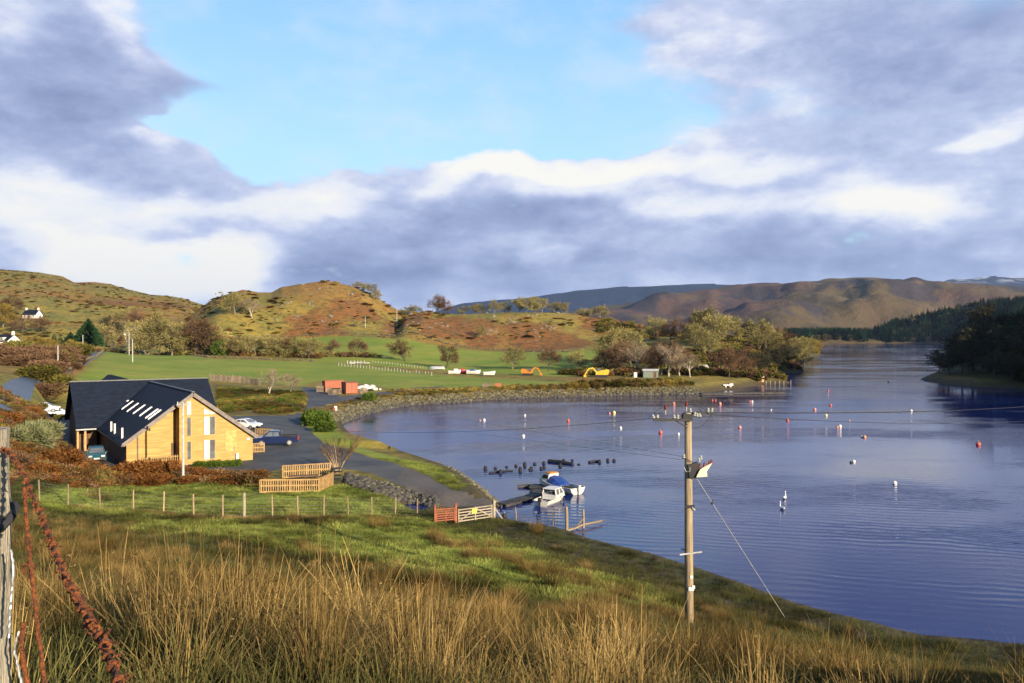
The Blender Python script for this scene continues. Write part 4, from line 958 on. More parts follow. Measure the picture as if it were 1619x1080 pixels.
nt.build('mesh_net', mat('brown_net', (.16,.11,.06), .9), root)

def gates():
    a = gp(688, 829, 40); b = gp(721, 829, 40); c = wp(783, 822, a.z * .7 + .1)
    c = Vector((c.x, c.y, gz(c.x, c.y)))
    root = empty('red_gate', a, math.atan2(b.y - a.y, b.x - a.x), 'small rust red timber wicket gate between two tall red posts', 'gate'); L = (b - a).length
    for x in (0, L): MB().box((x, 0, .65), (.14, .14, 1.5)).build('post', M_gater, root)
    for k in range(6): MB().box((L * .5, 0, .22 + k * .165), (L - .2, .04, .09)).build('slat', M_gater, root)
    for x in (.12, L * .5, L - .12): MB().box((x, -.04, .6), (.08, .04, 1.0)).build('upright', M_gater, root)
    MB().beam((L * .52, -.05, .2), (L - .14, -.05, 1.05), .03, .07, (0, 1, 0)).build('brace', M_gater, root)
    b2 = b + Vector((.12, 0, 0)); d = c - b2; root = empty('field_gate', b2, math.atan2(d.y, d.x), 'grey five bar timber field gate with a yellow notice, by the water', 'gate'); L = d.length - .25; g0 = d.z
    MB().box((L + .15, 0, g0 + .62), (.18, .18, 1.6)).build('post', M_oldpost, root)
    def zz(x): return g0 * x / L
    for k in range(5): MB().beam((.05, 0, .18 + k * .21), (L - .02, 0, zz(L) + .18 + k * .21), .04, .085).build('rail', M_gatew, root)
    for x in (.08, L * .5, L - .06): MB().box((x, -.04, zz(x) + .6), (.09, .035, 1.02)).build('upright', M_gatew, root)
    MB().beam((.1, -.07, .2), (L * .5, -.07, zz(L * .5) + 1.0), .035, .07).build('brace', M_gatew, root); MB().beam((L - .1, -.07, zz(L) + .2), (L * .5, -.07, zz(L * .5) + 1.0), .035, .07).build('brace', M_gatew, root)
    MB().beam((L + .15, 0, g0 + .9), (L + .8, -.3, g0 - .1), .09, .09).build('stay', M_gatew, root)
    MB().box((L * .46, -.1, zz(L * .46) + .82), (.42, .02, .34)).build('notice', M_ycard, root)
gates()

def picket(name, P0, P1, nsl, h, label, rails=(.08, .55, 1.0), group=None, gap=.42):
    d = P1 - P0; L = math.hypot(d.x, d.y); root = empty(name, P0, math.atan2(d.y, d.x), label, 'fence', group)
    def zz(x): return d.z * x / L
    for r_ in rails: MB().beam((0, 0, r_ * h), (L, 0, d.z + r_ * h), .045, .10).build('rail', M_picket, root)
    for k in range(nsl):
        x = (k + .5) * L / nsl; MB().box((x, -.04, zz(x) + h * .53), (L / nsl * gap, .03, h * .94)).build('slat', M_picket, root)
    for x in np.linspace(0, L, max(2, int(L / 2.2) + 1)): MB().box((x, .07, zz(x) + h * .5), (.09, .09, h * 1.06)).build('post', M_picket, root)
A_ = gp(411, 780, 55); B_ = gp(505, 778, 55); C_ = gp(527, 768, 55); D_ = gp(447, 757, 55); E_ = gp(523, 752, 55)
picket('picket_fence', A_, B_, 26, 1.05, 'long slatted timber screen at the front of the bin and picnic enclosure', group='slatted timber screens of the enclosure')
picket('picket_fence', B_, C_, 7, 1.15, 'short slanting slatted screen closing the right side of the enclosure', gap=.8, group='slatted timber screens of the enclosure')
picket('picket_fence', D_, E_, 22, 1.15, 'slatted timber screen at the back of the enclosure, beside the car park', group='slatted timber screens of the enclosure')
picket('picket_fence', gp(400.5, 716, 55), gp(418, 715, 55), 7, 1.0, 'short brown slatted fence between the gable corner and the pickup', group='brown slatted fences by the gable end')
picket('picket_fence', gp(403, 689, 60), gp(431, 690, 60), 10, .9, 'brown slatted fence behind the pickup roof', group='brown slatted fences by the gable end')
def picnic(u, v, lb):
    p = gp(u, v, 50); root = empty('picnic_table', p, R(15), lb, 'table', 'picnic tables in the enclosure')
    for k in range(4): MB().box((0, -.27 + k * .18, .74), (1.6, .15, .04)).build('plank', M_wood_d, root)
    for s in (-1, 1):
        MB().box((0, s * .7, .45), (1.6, .24, .04)).build('seat', M_wood_d, root)
        m = MB(); m.beam((s * .6, -.75, 0), (s * .6, -.2, .72), .05, .09); m.beam((s * .6, .75, 0), (s * .6, .2, .72), .05, .09); m.beam((s * .6, -.75, .4), (s * .6, .75, .4), .05, .09); m.build('leg', M_wood_d, root)
picnic(471, 766, 'dark picnic table behind the front slats, left one'); picnic(489, 765, 'dark picnic table behind the front slats, right one')
# dark metal crate frame by the shrub foot
p = gp(532, 760, 55); root = empty('bin_cage', p, R(30), 'dark metal cage standing by the shrub at the enclosure corner', 'cage')
for x in (-.4, .4):
    for y in (-.4, .4): MB().box((x, y, .55), (.06, .06, 1.1)).build('leg', M_dark, root)
for z in (.1, .45, .8, 1.1): MB().box((0, 0, z), (.86, .86, .05)).build('shelf', M_dark, root)
# timber palisade by the lane, white stakes by the boats ashore
pts = [gd(333, 212), gd(345, 211), gd(357, 210), gd(370, 209), gd(383, 208), gd(398, 206), gd(412, 203)]
o = pts[0]; root = empty('palisade_fence', o, 0, 'weathered close boarded fence along the lane behind the slate roof', 'fence')
for i in range(len(pts) - 1):
    for k in range(7):
        p = pts[i].lerp(pts[i + 1], k / 7.) - o; hh = 1.7 + rnd.uniform(-.25, .25)
        MB().box((p.x, p.y, p.z + hh / 2), (.26, .06, hh), rnd.uniform(-.1, .1)).build('board', M_crate, root)
pts = [gd(536 + i * 4.9, 296 - i * 1.3) for i in range(31)]
o = pts[0]; root = empty('stake_fence', o, 0, 'row of short pale stakes across the grass before the far boats', 'fence')
for p in pts:
    q = p - o; h = rnd.uniform(.8, 1.3); MB().box((q.x, q.y, q.z + h / 2 - .05), (.13, .13, h)).build('stake', M_lgrey, root)
pts = [gd(590 + i * 4.4, 316 - i * 1.1) for i in range(20)]
o = pts[0]; root = empty('stake_fence', o, 0, 'second fainter row of pale stakes farther up the grass', 'fence')
for p in pts:
    q = p - o; h = rnd.uniform(.7, 1.0); MB().box((q.x, q.y, q.z + h / 2 - .05), (.12, .12, h)).build('stake', M_lgrey, root)
p = gd(570, 306); root = empty('stacked_metalwork', p, R(-8), 'pale metal pontoon sections stacked flat on the grass', 'frame')
for k in range(5): MB().box((k * 1.4 - 3, (k % 2) * .8, .5), (2.2, .5, .35 + .3 * (k < 2))).build('section', M_lgrey, root)
for k in range(6): MB().box((k * 1.3 - 5, .3, .65), (.12, .12, 1.3)).build('stanchion', M_white, root)

# ------------------------------------------------------------------ poles, wires
def sag(a, b, s, n=14): return [a.lerp(b, k / n) - Vector((0, 0, s * 4 * (k / n) * (1 - k / n))) for k in range(n + 1)]
PB = at(1091, 30, 994); PT = at(1088.5, 30, 655)
def near_pole():
    base = Vector((PB.x, PB.y, gz(PB.x, PB.y))); root = empty('utility_pole', base, 0, 'tall weathered wooden electricity pole with crossarm standing on the near slope', 'pole')
    T = PT - base
    def L(u, v, dy=0): return at(u, 30, v) - base + Vector((0, dy, 0))
    MB().tube([(0, 0, -.8), T * .33, T * .66, T], [.165, .155, .14, .125], 14).build('shaft', M_pole, root, smooth=True)
    MB().tube([T, T + Vector((0, 0, .05))], [.13, .10], 12).build('pole_cap', M_oldpost, root)
    # crossarms: left one nearer, right one farther
    a0, a1 = L(1031, 662, -.35), L(1086, 663.5, -.16); b0, b1 = L(1083, 654, .16), L(1131, 654.5, .35)
    MB().beam(a0, a1 + Vector((.15, 0, 0)), .07, .10).build('crossarm', M_dark, root); MB().beam(b0, b1, .07, .10).build('crossarm', M_dark, root)
    MB().beam(L(1063, 662, -.2), L(1086, 676, -.14), .04, .04).build('arm_brace', M_dark, root)
    MB().box(L(1087, 659), (.34, .34, .22)).build('pole_bracket', M_dark, root)
    ins = MB().lathe([(.02, 0), (.055, .01), (.06, .05), (.035, .06), (.05, .08), (.045, .12), (.02, .15)], 9)
    me = ins.mesh('insulator', mat('glazed_insulator', (.30,.31,.28), .3, var=.3, scale=20))
    for u, v, y in ((1032, 660, -.35), (1037, 660, -.33), (1065, 661, -.22), (1070, 661, -.22), (1094, 652.5, .2), (1099, 658, .1), (1104, 660, .1), (1109, 660, .1), (1123, 652.5, .3), (1129, 652.5, .34)):
        place_mesh('insulator', me, root, L(u, v, y), (rnd.uniform(-.5, .5), rnd.uniform(-.6, .6), 0))
    st = MB().tube([(0, 0, 0), (0, 0, .22)], .018, 6).mesh('arrester', M_lgrey)
    for u, v, y in ((1086, 650, 0), (1050.5, 654, -.3)):
        k = place_mesh('surge_arrester', st, root, L(u, v, y))
        MB().lathe([(.03, .16), (.06, .18), (.045, .22), (.06, .25), (.045, .29), (.055, .32), (.02, .36)], 9).build('cap', M_dred, k)
    # jumper loops
    def loop(p, q, s, n=10): return [p.lerp(q, k / n) + Vector((0, 0, s * 4 * (k / n) * (1 - k / n))) for k in range(n + 1)]
    for p, q, s in ((L(1030, 656, -.35), L(1050, 645, -.3), .12), (L(1050, 645, -.3), L(1086, 640), .12), (L(1086, 641), L(1124, 652, .3), .28), (L(1086, 640), L(1112, 652, .2), .12), (L(1078, 662, -.2), L(1129, 656, .3), -.42), (L(1086, 641), L(1131, 664, .3), .22)):
        MB().tube(loop(p, q, s), .009, 4, False).build('jumper_wire', M_dark, root)
    # switch unit on the right flank
    o = L(1090, 738, -.1)
    MB().prism([(-.02, -.38), (.30, -.40), (.42, -.05), (.28, .18), (-.08, .10)], 'y', o.y - .12, o.y + .1).build('switch_bracket', M_dark, root, loc=(o.x, 0, o.z))
    MB().prism([(.22, -.34), (.62, -.31), (.60, -.12), (.80, .18), (.55, .06), (.36, -.06)], 'y', o.y - .22, o.y - .02).build('switch_cover', M_cream, root, loc=(o.x - .02, 0, o.z))
    m = MB()
    for k, (x, z) in enumerate(((.34, .10), (.50, .14), (.68, .20), (.76, .24))): m.tube([(o.x + x, o.y - .1, o.z + z - .12), (o.x + x + .03, o.y - .1, o.z + z + .04)], [.05, .035], 7)
    m.build('fuse_holder', M_dred, root)
    place_mesh('insulator', me, root, L(1104, 729, -.2)); place_mesh('insulator', me, root, L(1108, 726, -.1)); place_mesh('insulator', me, root, L(1081, 724, -.1))
    MB().tube([L(1081, 738, -.15), L(1084, 745, -.2), L(1089, 744, -.25), L(1090, 736, -.2)], .012, 4, False).build('cable_loop', M_lgrey, root)
    MB().tube([L(1078, 725, -.1), L(1084, 724, -.18), L(1094, 730, -.2)], .014, 4, False).build('stay_band', M_dark, root)
    MB().box(L(1090, 800, -.12), (.34, .12, .10)).build('bracket', M_dark, root)
    MB().tube([L(1093, 800, -.16), L(1098, 806, -.16)], .03, 5).build('guard', M_lgrey, root)
    MB().beam(L(1074, 875.5, -.19), L(1109, 871, -.19), .04, .05).build('step_bar', M_lgrey, root); MB().beam(L(1078, 869, .05), L(1104, 877, .05), .04, .04).build('step_bar', M_dark, root)
    MB().box(L(1093, 911, -.17), (.10, .02, .10)).build('number_plate', M_white, root); 
    m = MB(); m.box(L(1092.5, 930, -.175), (.19, .02, .13)); m.box(L(1096, 927, -.175), (.10, .022, .12)); m.build('warning_plate', M_white, root)
    # stay wire to the ground
    g = gp(1243, 978, 18)
    a = L(1097, 748); b = g - base
    w = MB(); w.tube([a, b], .012, 5, False); w.build('stay_wire', M_lgrey, root)
    p = a.lerp(b, .16); MB().lathe([(.01, -.1), (.04, -.06), (.045, .05), (.01, .1)], 7, p).build('stay_insulator', M_dark, root)
    return base, L
base0, L0 = near_pole()
def pole(u, D, h, label, r=.11, arm=True, m=M_pole, group=None, armw=1.2, ad=(0.85, -.4)):
    p = gd(u, D); root = empty('utility_pole', p, math.atan2(ad[1], ad[0]), label, 'pole', group)
    MB().tube([(0, 0, -.5), (0, 0, h)], [r * 1.15, r * .85], 8).build('shaft', m, root)
    if arm:
        MB().box((0, 0, h - .25), (armw * 2, .09, .09)).build('crossarm', m, root)
        for k in (-1, 0, 1): MB().tube([(k * armw * .9, 0, h - .2), (k * armw * .9, 0, h)], .05, 6).build('insulator', M_lgrey, root)
    return p + Vector((0, 0, h))
t2 = pole(289.5, 72.5, 7.1, 'grey metal service pole with a short crossarm in front of the building gable', .10, True, M_lgrey, armw=.55, ad=(1, -.1))
G = 'poles of the line running up the lane'
tA = pole(210, 262, 7.2, 'pale wooden pole at the near end of the field line, behind the slate roof', .14, False, M_lgrey, G)
tB = pole(204.5, 330, 9.0, 'pale wooden pole, second from the near end of the field line', .15, False, M_lgrey, G)
tC = pole(201, 390, 8.0, 'pale wooden pole at the far end of the field line by the trees', .15, True, M_lgrey, G)
tD = pole(131.5, 345, 6.7, 'pale pole standing left of the lane before the dark conifer', .15, False, M_lgrey, G)
tE = pole(92, 190, 6.0, 'slim pale pole in the scrub left of the wet lane', .12, False, M_lgrey, G)
tF = pole(628, 470, 10, 'thin pole standing at the foot of the right hand mound', .16, False, M_lgrey, G)
tG = pole(578, 440, 6, 'thin short pole at the top edge of the upper pasture', .14, False, M_lgrey, G)
tH = pole(685, 480, 11, 'pole rising against the sky on the mound among bushes', .16, False, M_lgrey, G)
def wire(name, a, b, s, r, m, lb):
    w = MB(); w.tube([p - a for p in sag(a, b, s, 24)], r, 4, False); o = w.build(name, m, loc=a); tag(o, lb, 'wire', 'power lines of the near pole')
pw = lambda u, v, dy=0: base0 + L0(u, v, dy)
wire('power_line', pw(1078, 727), tB, 6.0, .008, M_lgrey, 'pale thin cable falling from the far field pole to the pole switch unit, lower one')
wire('power_line', pw(1080, 722), tB + Vector((.5, 0, .5)), 3.4, .008, M_lgrey, 'pale thin cable falling from the far field pole to the pole, upper one')
wire('power_line', pw(1031, 660, -.35), t2, 1.4, .007, M_dark, 'faint dark line from the left crossarm tip to the grey service pole')
wire('power_line', pw(1131, 654, .35), at(1900, 120, 590), 1.6, .02, M_dark, 'dark line running right over the loch from the crossarm tip')
wire('power_line', pw(1127, 657, .3), at(1900, 120, 594), 2.6, .012, M_dark, 'second dark line just under the first, over the loch')

# ------------------------------------------------------------------ near post, rusty barbed wire
def near_fence():
    g = gz(-1.30, 2.0); root = empty('fence_post', (-1.305, 2.0, g), R(4), 'weathered grey fence post at the left edge, close to the viewer', 'post')
    m = MB(); n = 14; prof = []
    for i in range(26):
        z = -.3 + i * (14.77 - g + .3) / 25; prof.append(z)
    vs = []
    for i, z in enumerate(prof):
        for k in range(n):
            t = 2 * math.pi * k / n; r = .075 * (1 + .07 * math.sin(k * 2.4 + i * .12) + .02 * rnd.random()) * (.94 if i > 22 else 1); vs.append((r * math.cos(t), r * math.sin(t), z))
    m.add(vs, [(i * n + k, i * n + (k + 1) % n, (i + 1) * n + (k + 1) % n, (i + 1) * n + k) for i in range(25) for k in range(n)] + [tuple(25 * n + k for k in range(n))])
    m.build('shaft', M_oldpost, root)
    z = CH - (818 - HY) * 2 / F - g; MB().tube([(.075 * math.cos(t) * 1.05, .075 * math.sin(t) * 1.05, z + .02 * math.sin(t * 3)) for t in [2 * math.pi * k / 16 for k in range(17)]], .014, 6, False).build('wire_band', M_dark, root)
    st = MB()
    for v in (708, 880, 960): st.tube([(.07, -.06, CH - (v - HY) * 2 / F - g - .02), (.09, -.075, CH - (v - HY) * 2 / F - g), (.07, -.06, CH - (v - HY) * 2 / F - g + .02)], .004, 5, False)
    st.build('staple', M_grey, root)
near_fence()
def barbed_wire():
    M_rustd = mat('dark_rust', (.13,.045,.015), .95, var=.5, scale=90, bump=1, bscale=220, col2=(.03,.014,.01))
    path = [(2,713,2.0),(12,712,1.95),(30,738,1.85),(45,770,1.75),(62,812,1.62),(78,850,1.5),(92,890,1.36),(108,925,1.24),(126,958,1.12),(146,990,1.0),(163,1020,.92),(180,1060,.84),(196,1110,.76)]
    P = [at(u, D, v) for u, v, D in path]; o = P[0]
    # resample
    dense = []
    for i in range(len(P) - 1):
        for k in range(12): dense.append(P[i].lerp(P[i + 1], k / 12.) - o)
    dense.append(P[-1] - o)
    for _ in range(6): dense = [dense[0]] + [(dense[i - 1] + dense[i] * 2 + dense[i + 1]) / 4 for i in range(1, len(dense) - 1)] + [dense[-1]]
    root = empty('barbed_wire', o, 0, 'rusty twisted barbed wire hanging from the near post down to the lower left', 'barbed wire')
    for ph in (0, math.pi):
        pts = []
        for i in range(len(dense) - 1):
            for s in range(3):
                q = dense[i].lerp(dense[i + 1], s / 3.); a = (i * 3 + s) * .55 + ph
                pts.append(q + Vector((math.cos(a) * .0018, math.sin(a) * .0012, math.sin(a) * .0018)))
        MB().tube(pts, .0018, 6, False).build('strand', M_rustd, root)
    tot = [0]
    for i in range(1, len(dense)): tot.append(tot[-1] + (dense[i] - dense[i - 1]).length)
    s = .03; 
    while s < tot[-1]:
        i = next(k for k in range(1, len(tot)) if tot[k] >= s); t = (s - tot[i - 1]) / (tot[i] - tot[i - 1] + 1e-9); c = dense[i - 1].lerp(dense[i], t); d = (dense[i] - dense[i - 1]).normalized()
        a = d.cross(Vector((0, 1, 0))).normalized(); b = a.cross(d).normalized()
        m = MB(); turns = rnd.uniform(1.6, 2.6); ln = .012; pts = []
        n = int(turns * 9); ph = rnd.uniform(0, 6)
        for k in range(n + 1):
            an = ph + k / 9 * 2 * math.pi; R_ = .0036 + .0012 * rnd.random(); pts.append(c + d * (k / n - .5) * ln + (a * math.cos(an) + b * math.sin(an)) * R_)
        e0 = (pts[0] - c).normalized(); e1 = (pts[-1] - c).normalized()
        pts = [c + e0 * .023 + d * rnd.uniform(-.008, .008) + Vector((rnd.uniform(-.006,.006),0,0)), c + e0 * .010] + pts + [c + e1 * .011, c + e1 * .024 + d * rnd.uniform(-.008, .008)]
        m.tube(pts, [.0008, .0016] + [.0021 + .0008 * rnd.random() for _ in range(len(pts) - 4)] + [.0016, .0008], 6)
        # flaking rust: lumpy crust on the winding
        for _ in range(5):
            q = c + (a * rnd.uniform(-1, 1) + b * rnd.uniform(-1, 1)) * .007 + d * rnd.uniform(-.009, .009); r = rnd.uniform(.0014, .0034)
            m.tube([q - d * r, q - d * r * .3 + a * r * .4, q + d * r * .9], [r * .4, r, r * .3], 5)
        m.build('barb', M_rust, root)
        s += rnd.uniform(.036, .052)
barbed_wire()
def wire_bundle():
    o = at(35, 1.9, 1080); root = empty('wire_bundle', o, 0, 'tangle of rusty and galvanised wire hanging beside the near post', 'wire')
    spec = [((50,770),(57,870),(66,950),(70,1000),(84,1100),M_rust,.0045),((32,1000),(24,1030),(32,1060),(46,1090),(52,1130),M_grey,.0028),((40,985),(44,1020),(48,1060),(56,1090),(66,1130),M_rust,.005),((20,870),(25,905),(21,940),(18,975),(16,1010),M_grey,.003)]
    for *q, m, r in spec:
        pts = [at(u - (12 if u > 40 else 4), 1.9, v) - o for u, v in q]
        d = []
        for i in range(len(pts) - 1): d += [pts[i].lerp(pts[i + 1], k / 6.) for k in range(6)]
        d.append(pts[-1])
        for _ in range(3): d = [d[0]] + [(d[i - 1] + 2 * d[i] + d[i + 1]) / 4 for i in range(1, len(d) - 1)] + [d[-1]]
        d = [p + Vector((rnd.uniform(-.0008, .0008), rnd.uniform(-.002, .002), 0)) for p in d]
        MB().tube(d, [r * rnd.uniform(.8, 1.25) for _ in d], 6).build('strand', m, root)
    for k in range(1):
        c = at(38 + rnd.uniform(-14, 14), 1.9, 900 + k * 28) - o
        pts = [c + Vector((.014 * math.cos(t), .01 * math.sin(t * .7), .012 * math.sin(t))) for t in [i * .7 for i in range(13)]]
        MB().tube(pts, .0032, 5).build('knot', M_rust, root)
wire_bundle()

# ------------------------------------------------------------------ yard, shore and far shore objects
def container(u, v, rz, L, lb):
    p = gp(u, v, 100); root = empty('shipping_container', p, rz, lb, 'container', 'rust red containers in the storage yard')
    m = MB(); W2, H = 1.22, 2.5; n = int(L / .28); top = []
    for sg in (-1, 1):      # corrugated sides
        vs = []
        for i in range(n + 1):
            x = -L / 2 + L * i / n; y = sg * (W2 - (.05 if i % 2 else 0)); vs += [(x, y, .12), (x, y, H - .1)]
        m.add(vs, [(2 * i, 2 * i + 2, 2 * i + 3, 2 * i + 1) for i in range(n)])
    m.box((0, 0, H - .05), (L - .05, 2.36, .06)); m.box((0, 0, .15), (L - .05, 2.36, .1)); m.box((-L / 2 + .05, 0, H / 2), (.06, 2.3, H - .2)); m.build('body', M_rustc, root)
    f = MB()
    for x in (-L / 2, L / 2):
        for y in (-W2, W2): f.box((x, y, H / 2), (.14, .14, H))
    for y in (-W2, W2):
        for z in (.08, H - .06): f.box((0, y, z), (L, .1, .14))
    f.build('frame', M_rustc, root)
    for s in (-1, 1):
        d = MB().box((L / 2 - .02, s * .58, H / 2), (.05, 1.12, H - .3)).build('door', M_rustc, root)
        MB().tube([(L / 2 + .03, s * .3, .25), (L / 2 + .03, s * .3, H - .25)], .025, 5).build('locking_bar', M_grey, d)
container(527, 619, R(28), 4.2, 'rust red shipping container standing behind the pallets, left one'); container(553, 622, R(-63), 3.6, 'rust red shipping container nearer the white bags, right one')
for i, (u, v, s, lb) in enumerate([(507,620,1.5,'dark stacked crate at the left end of the yard row'),(513,615,1.5,'grey crate leaning behind the first yard crates'),(520,622,1.3,'grey slatted crate left of the first container'),(526,624,1.2,'pale crate in front of the first container'),
    (535,623,1.1,'crate between the two containers'),(546,622,1.0,'small crate before the right container'),(556,622,1.0,'small lilac grey crate before the right container'),(562,622,1.0,'crate with dark open side by the white bags'),(569,622,1.0,'crate under the white bags, left'),(577,621,1.0,'crate under the white bags, right')]):
    p = gp(u, v, 100); root = empty('pallet_crate', p, rnd.uniform(-.5, .5), lb, 'crate', 'crates and pallets in the storage yard')
    for k in range(4): MB().box((0, -s / 2, .12 + k * s * .24), (s, .04, s * .17)).build('slat', M_crate, root)
    for k in range(4): MB().box((s / 2, 0, .12 + k * s * .24), (.04, s, s * .17)).build('slat', M_crate, root)
    for x in (-1, 1):
        for y in (-1, 1): MB().box((x * (s / 2 - .06), y * (s / 2 - .06), s * .48), (.1, .1, s * .96)).build('corner_post', M_crate, root)
    MB().box((0, 0, s * .97), (s * .96, s * .96, .05)).build('lid', M_crate, root)
def lump(r, seed, n=8, k=5, squash=.8):
    rr = random.Random(seed); m = MB(); vs = []
    for i in range(k + 1):
        t = math.pi * i / k
        for j in range(n):
            a = 2 * math.pi * j / n; q = r * (1 + rr.uniform(-.16, .16)); vs.append((q * math.sin(t) * math.cos(a), q * math.sin(t) * math.sin(a), q * squash * (1 - math.cos(t)) * .5 + (0)))
    m.add(vs, [(i * n + j, i * n + (j + 1) % n, (i + 1) * n + (j + 1) % n, (i + 1) * n + j) for i in range(k) for j in range(n)]); return m
for i, (u, v, r, pos) in enumerate([(566,618,.75,'leftmost'),(571,616,.8,'second from left'),(577,618,.8,'low middle'),(579,614,.8,'high middle'),(585,617,.85,'middle'),(589,614,.75,'high right'),(593,618,.7,'right'),(601,617,.35,'small stray right')]):
    o = lump(r, i, 9, 6, 1.15).build('white_bag', M_bag, loc=gp(u, v, 100), smooth=True); tag(o, f'white builder bag in the heap right of the containers, {pos}', 'bag', 'heap of white bags')
# sign at the lane corner
p = gp(531, 652, 80); root = empty('lane_sign', p, R(-10), 'small red and white sign on the rock wall where the lane turns', 'sign')
MB().box((0, 0, .7), (.5, .05, .8)).build('panel', M_white, root); MB().box((-.22, -.035, .55), (.3, .02, .5)).build('red_panel', M_red, root)
for x in (-.2, .2): MB().box((x, .06, .5), (.06, .06, 1.1)).build('leg', M_post, root)
# boats ashore
def shore_boat(u, D, L, rz, lb, m=M_gel, cover=None, tilt=0, cabin=False, upside=False):
    p = gd(u, D); root = empty('beached_boat', p + Vector((0, 0, .35 if not upside else .9)), rz, lb, 'boat', 'boats laid up on the grass', rx=tilt + (math.pi if upside else 0))
    h, rows = hull(L, L * .36, .75, .35); h.build('hull', m, root); gunwale(rows).build('gunwale', M_white, root); deck_mesh(rows, 5, 8, .02).build('foredeck', m, root)
    deck_mesh(rows, 0, 5, .45, .08).build('floor', M_lgrey, root)
    if cover: MB().prism([(-L * .3, .8), (L * .2, .85), (L * .1, 1.3), (-L * .2, 1.3)], 'y', -L * .15, L * .15).build('cover', cover, root)
    if cabin:
        MB().prism([(-.3, .7), (1.4, .8), (.9, 1.45), (-.3, 1.45)], 'y', -.6, .6).build('cabin', M_gel, root)
shore_boat(691, 292, 5.5, R(160), 'cream upturned dinghy by the stake row, leftmost boat on the grass', upside=True, tilt=.1)
shore_boat(719, 268, 4.2, R(15), 'white boat with a small cabin left of the red covered one', cabin=True)
shore_boat(731, 270, 3.8, R(-30), 'boat with a dark red cover between white boats on the grass', m=mat('maroon_hull', (.22,.02,.03), .4), cover=M_red)
shore_boat(742, 271, 4.4, R(10), 'boat with a blue hull left of the white dinghy pair', m=mat('pale_blue_hull', (.22,.30,.42), .4))
shore_boat(749, 268, 4.6, R(5), 'white boat with a blue cockpit cover on the grass', cover=M_blue)
shore_boat(774, 262, 4.0, R(18), 'white open dinghy, rightmost of the boats on the grass')
def excavator(u, D, rz, m, lb, s=1.0, low=False):
    p = gd(u, D); root = empty('excavator', p, rz, lb, 'excavator'); 
    for sg in (-1, 1):
        t = MB(); t.prism([(-1.5*s, .05), (1.5*s, .05), (1.75*s, .35*s), (1.5*s, .7*s), (-1.5*s, .7*s), (-1.75*s, .35*s)], 'y', sg * .65 * s - .22 * s, sg * .65 * s + .22 * s); t.build('track', M_dark, root)
    MB().prism([(-1.8*s, .7*s), (1.4*s, .7*s), (1.4*s, 1.4*s), (-.2*s, 1.9*s), (-1.8*s, 2.1*s), (-2.1*s, 1.3*s)], 'y', -.95 * s, .95 * s).build('body', m, root)
    c = MB().prism([(0, 1.2*s), (1.2*s, 1.2*s), (1.1*s, 2.3*s), (.1*s, 2.4*s)], 'y', -.95 * s, -.05 * s).build('cab', M_glass if not low else m, root)
    b = MB(); b.beam((1.0*s, .25*s, 1.2*s), (2.2*s, .25*s, 2.5*s), .3 * s, .42 * s); b.beam((2.1*s, .25*s, 2.5*s), (3.3*s, .25*s, 2.2*s), .28 * s, .36 * s); b.build('boom', m, root)
    b = MB(); b.beam((3.2*s, .25*s, 2.35*s), (4.2*s, .25*s, .7*s), .25 * s, .3 * s); b.build('dipper', m, root)
    MB().prism([(3.8*s, .1*s), (4.5*s, .05*s), (4.6*s, .5*s), (4.1*s, .9*s)], 'y', -.2 * s, .7 * s).build('bucket', m, root)
excavator(835, 262, R(-12), M_org, 'orange excavator with folded boom parked on the far grass', 1.0)
excavator(951, 248, R(172), M_yel, 'yellow excavator reaching left beside the shore bushes', 1.15)
# timber rubble and far jetty things
p = gd(778, 206); root = empty('timber_stack', p, R(5), 'low stack of faded boards with a rusty plate on the shore grass', 'timber')
for k in range(8): MB().box((-2.2 + k * .35, 0, .45), (.25, 1.1, .8 + .15 * (k % 3))).build('board', M_crate, root)
MB().box((1.6, 0, .5), (1.6, .1, .95)).build('rusty_plate', M_rustc, root)
a = wp(1108, 621.5, .5); b = wp(1240, 620.5, .35)
root = empty('far_jetty', a, math.atan2(b.y - a.y, b.x - a.x), 'long dark low slip running out from the far wooded shore', 'jetty'); L = (b - a).length
n = 26
for k in range(n): MB().box((L * (k + .5) / n, 0, -.05), (L / n - .06, 2.0, .10)).build('plank', M_dock, root)
for k in range(9): MB().tube([(L * k / 8, -.8, -1.5), (L * k / 8, -.8, .05)], .12, 6).build('pile', M_dock, root)
MB().box((L / 2, 0, -.25), (L, 1.7, .3)).build('beam', M_dock, root)
p = gp(1151, 613, 150); root = empty('white_trailer', p, R(5), 'small white flatbed trailer at the head of the far slip', 'trailer')
MB().box((0, 0, .75), (2.8, 1.3, .25)).build('bed', M_white, root); MB().box((.9, 0, 1.05), (1.0, 1.2, .4)).build('box', M_lgrey, root)
for s in (-1, 1): wheel(root, s * .7, -.6, .35, .2); wheel(root, s * .7, .6, .35, .2)
p = gp(1202, 604, 150); root = empty('shore_hut', p, R(8), 'tiny terracotta coloured hut at the root of the far spit', 'hut')
MB().box((0, 0, .8), (2.0, 1.6, 1.6)).build('wall', mat('terracotta', (.48,.26,.17), .8), root); MB().prism([(-1.1, 1.6), (1.1, 1.6), (.9, 1.95), (-.9, 1.95)], 'y', -.9, .9).build('roof', M_lgrey, root); MB().box((-.3, -.82, .7), (.5, .04, 1.3)).build('door', M_wood_d, root)
pts = [wp(u, v, .45) for u, v in ((1212,604.5),(1219,604.5),(1226,605),(1233,605),(1240,605.5),(1251,605.5))]
root = empty('spit_fence', pts[0], 0, 'short row of pale posts along the far spit', 'fence')
for i, p in enumerate(pts): q = p - pts[0]; MB().tube([(q.x, q.y, -.6), (q.x, q.y, .55 + .3 * (i == 5))], .07, 6).build('post', M_lgrey, root)
p = gd(1029, 246); root = empty('shore_shed', p, R(-4), 'low grey green shed under the bare shore trees', 'shed')
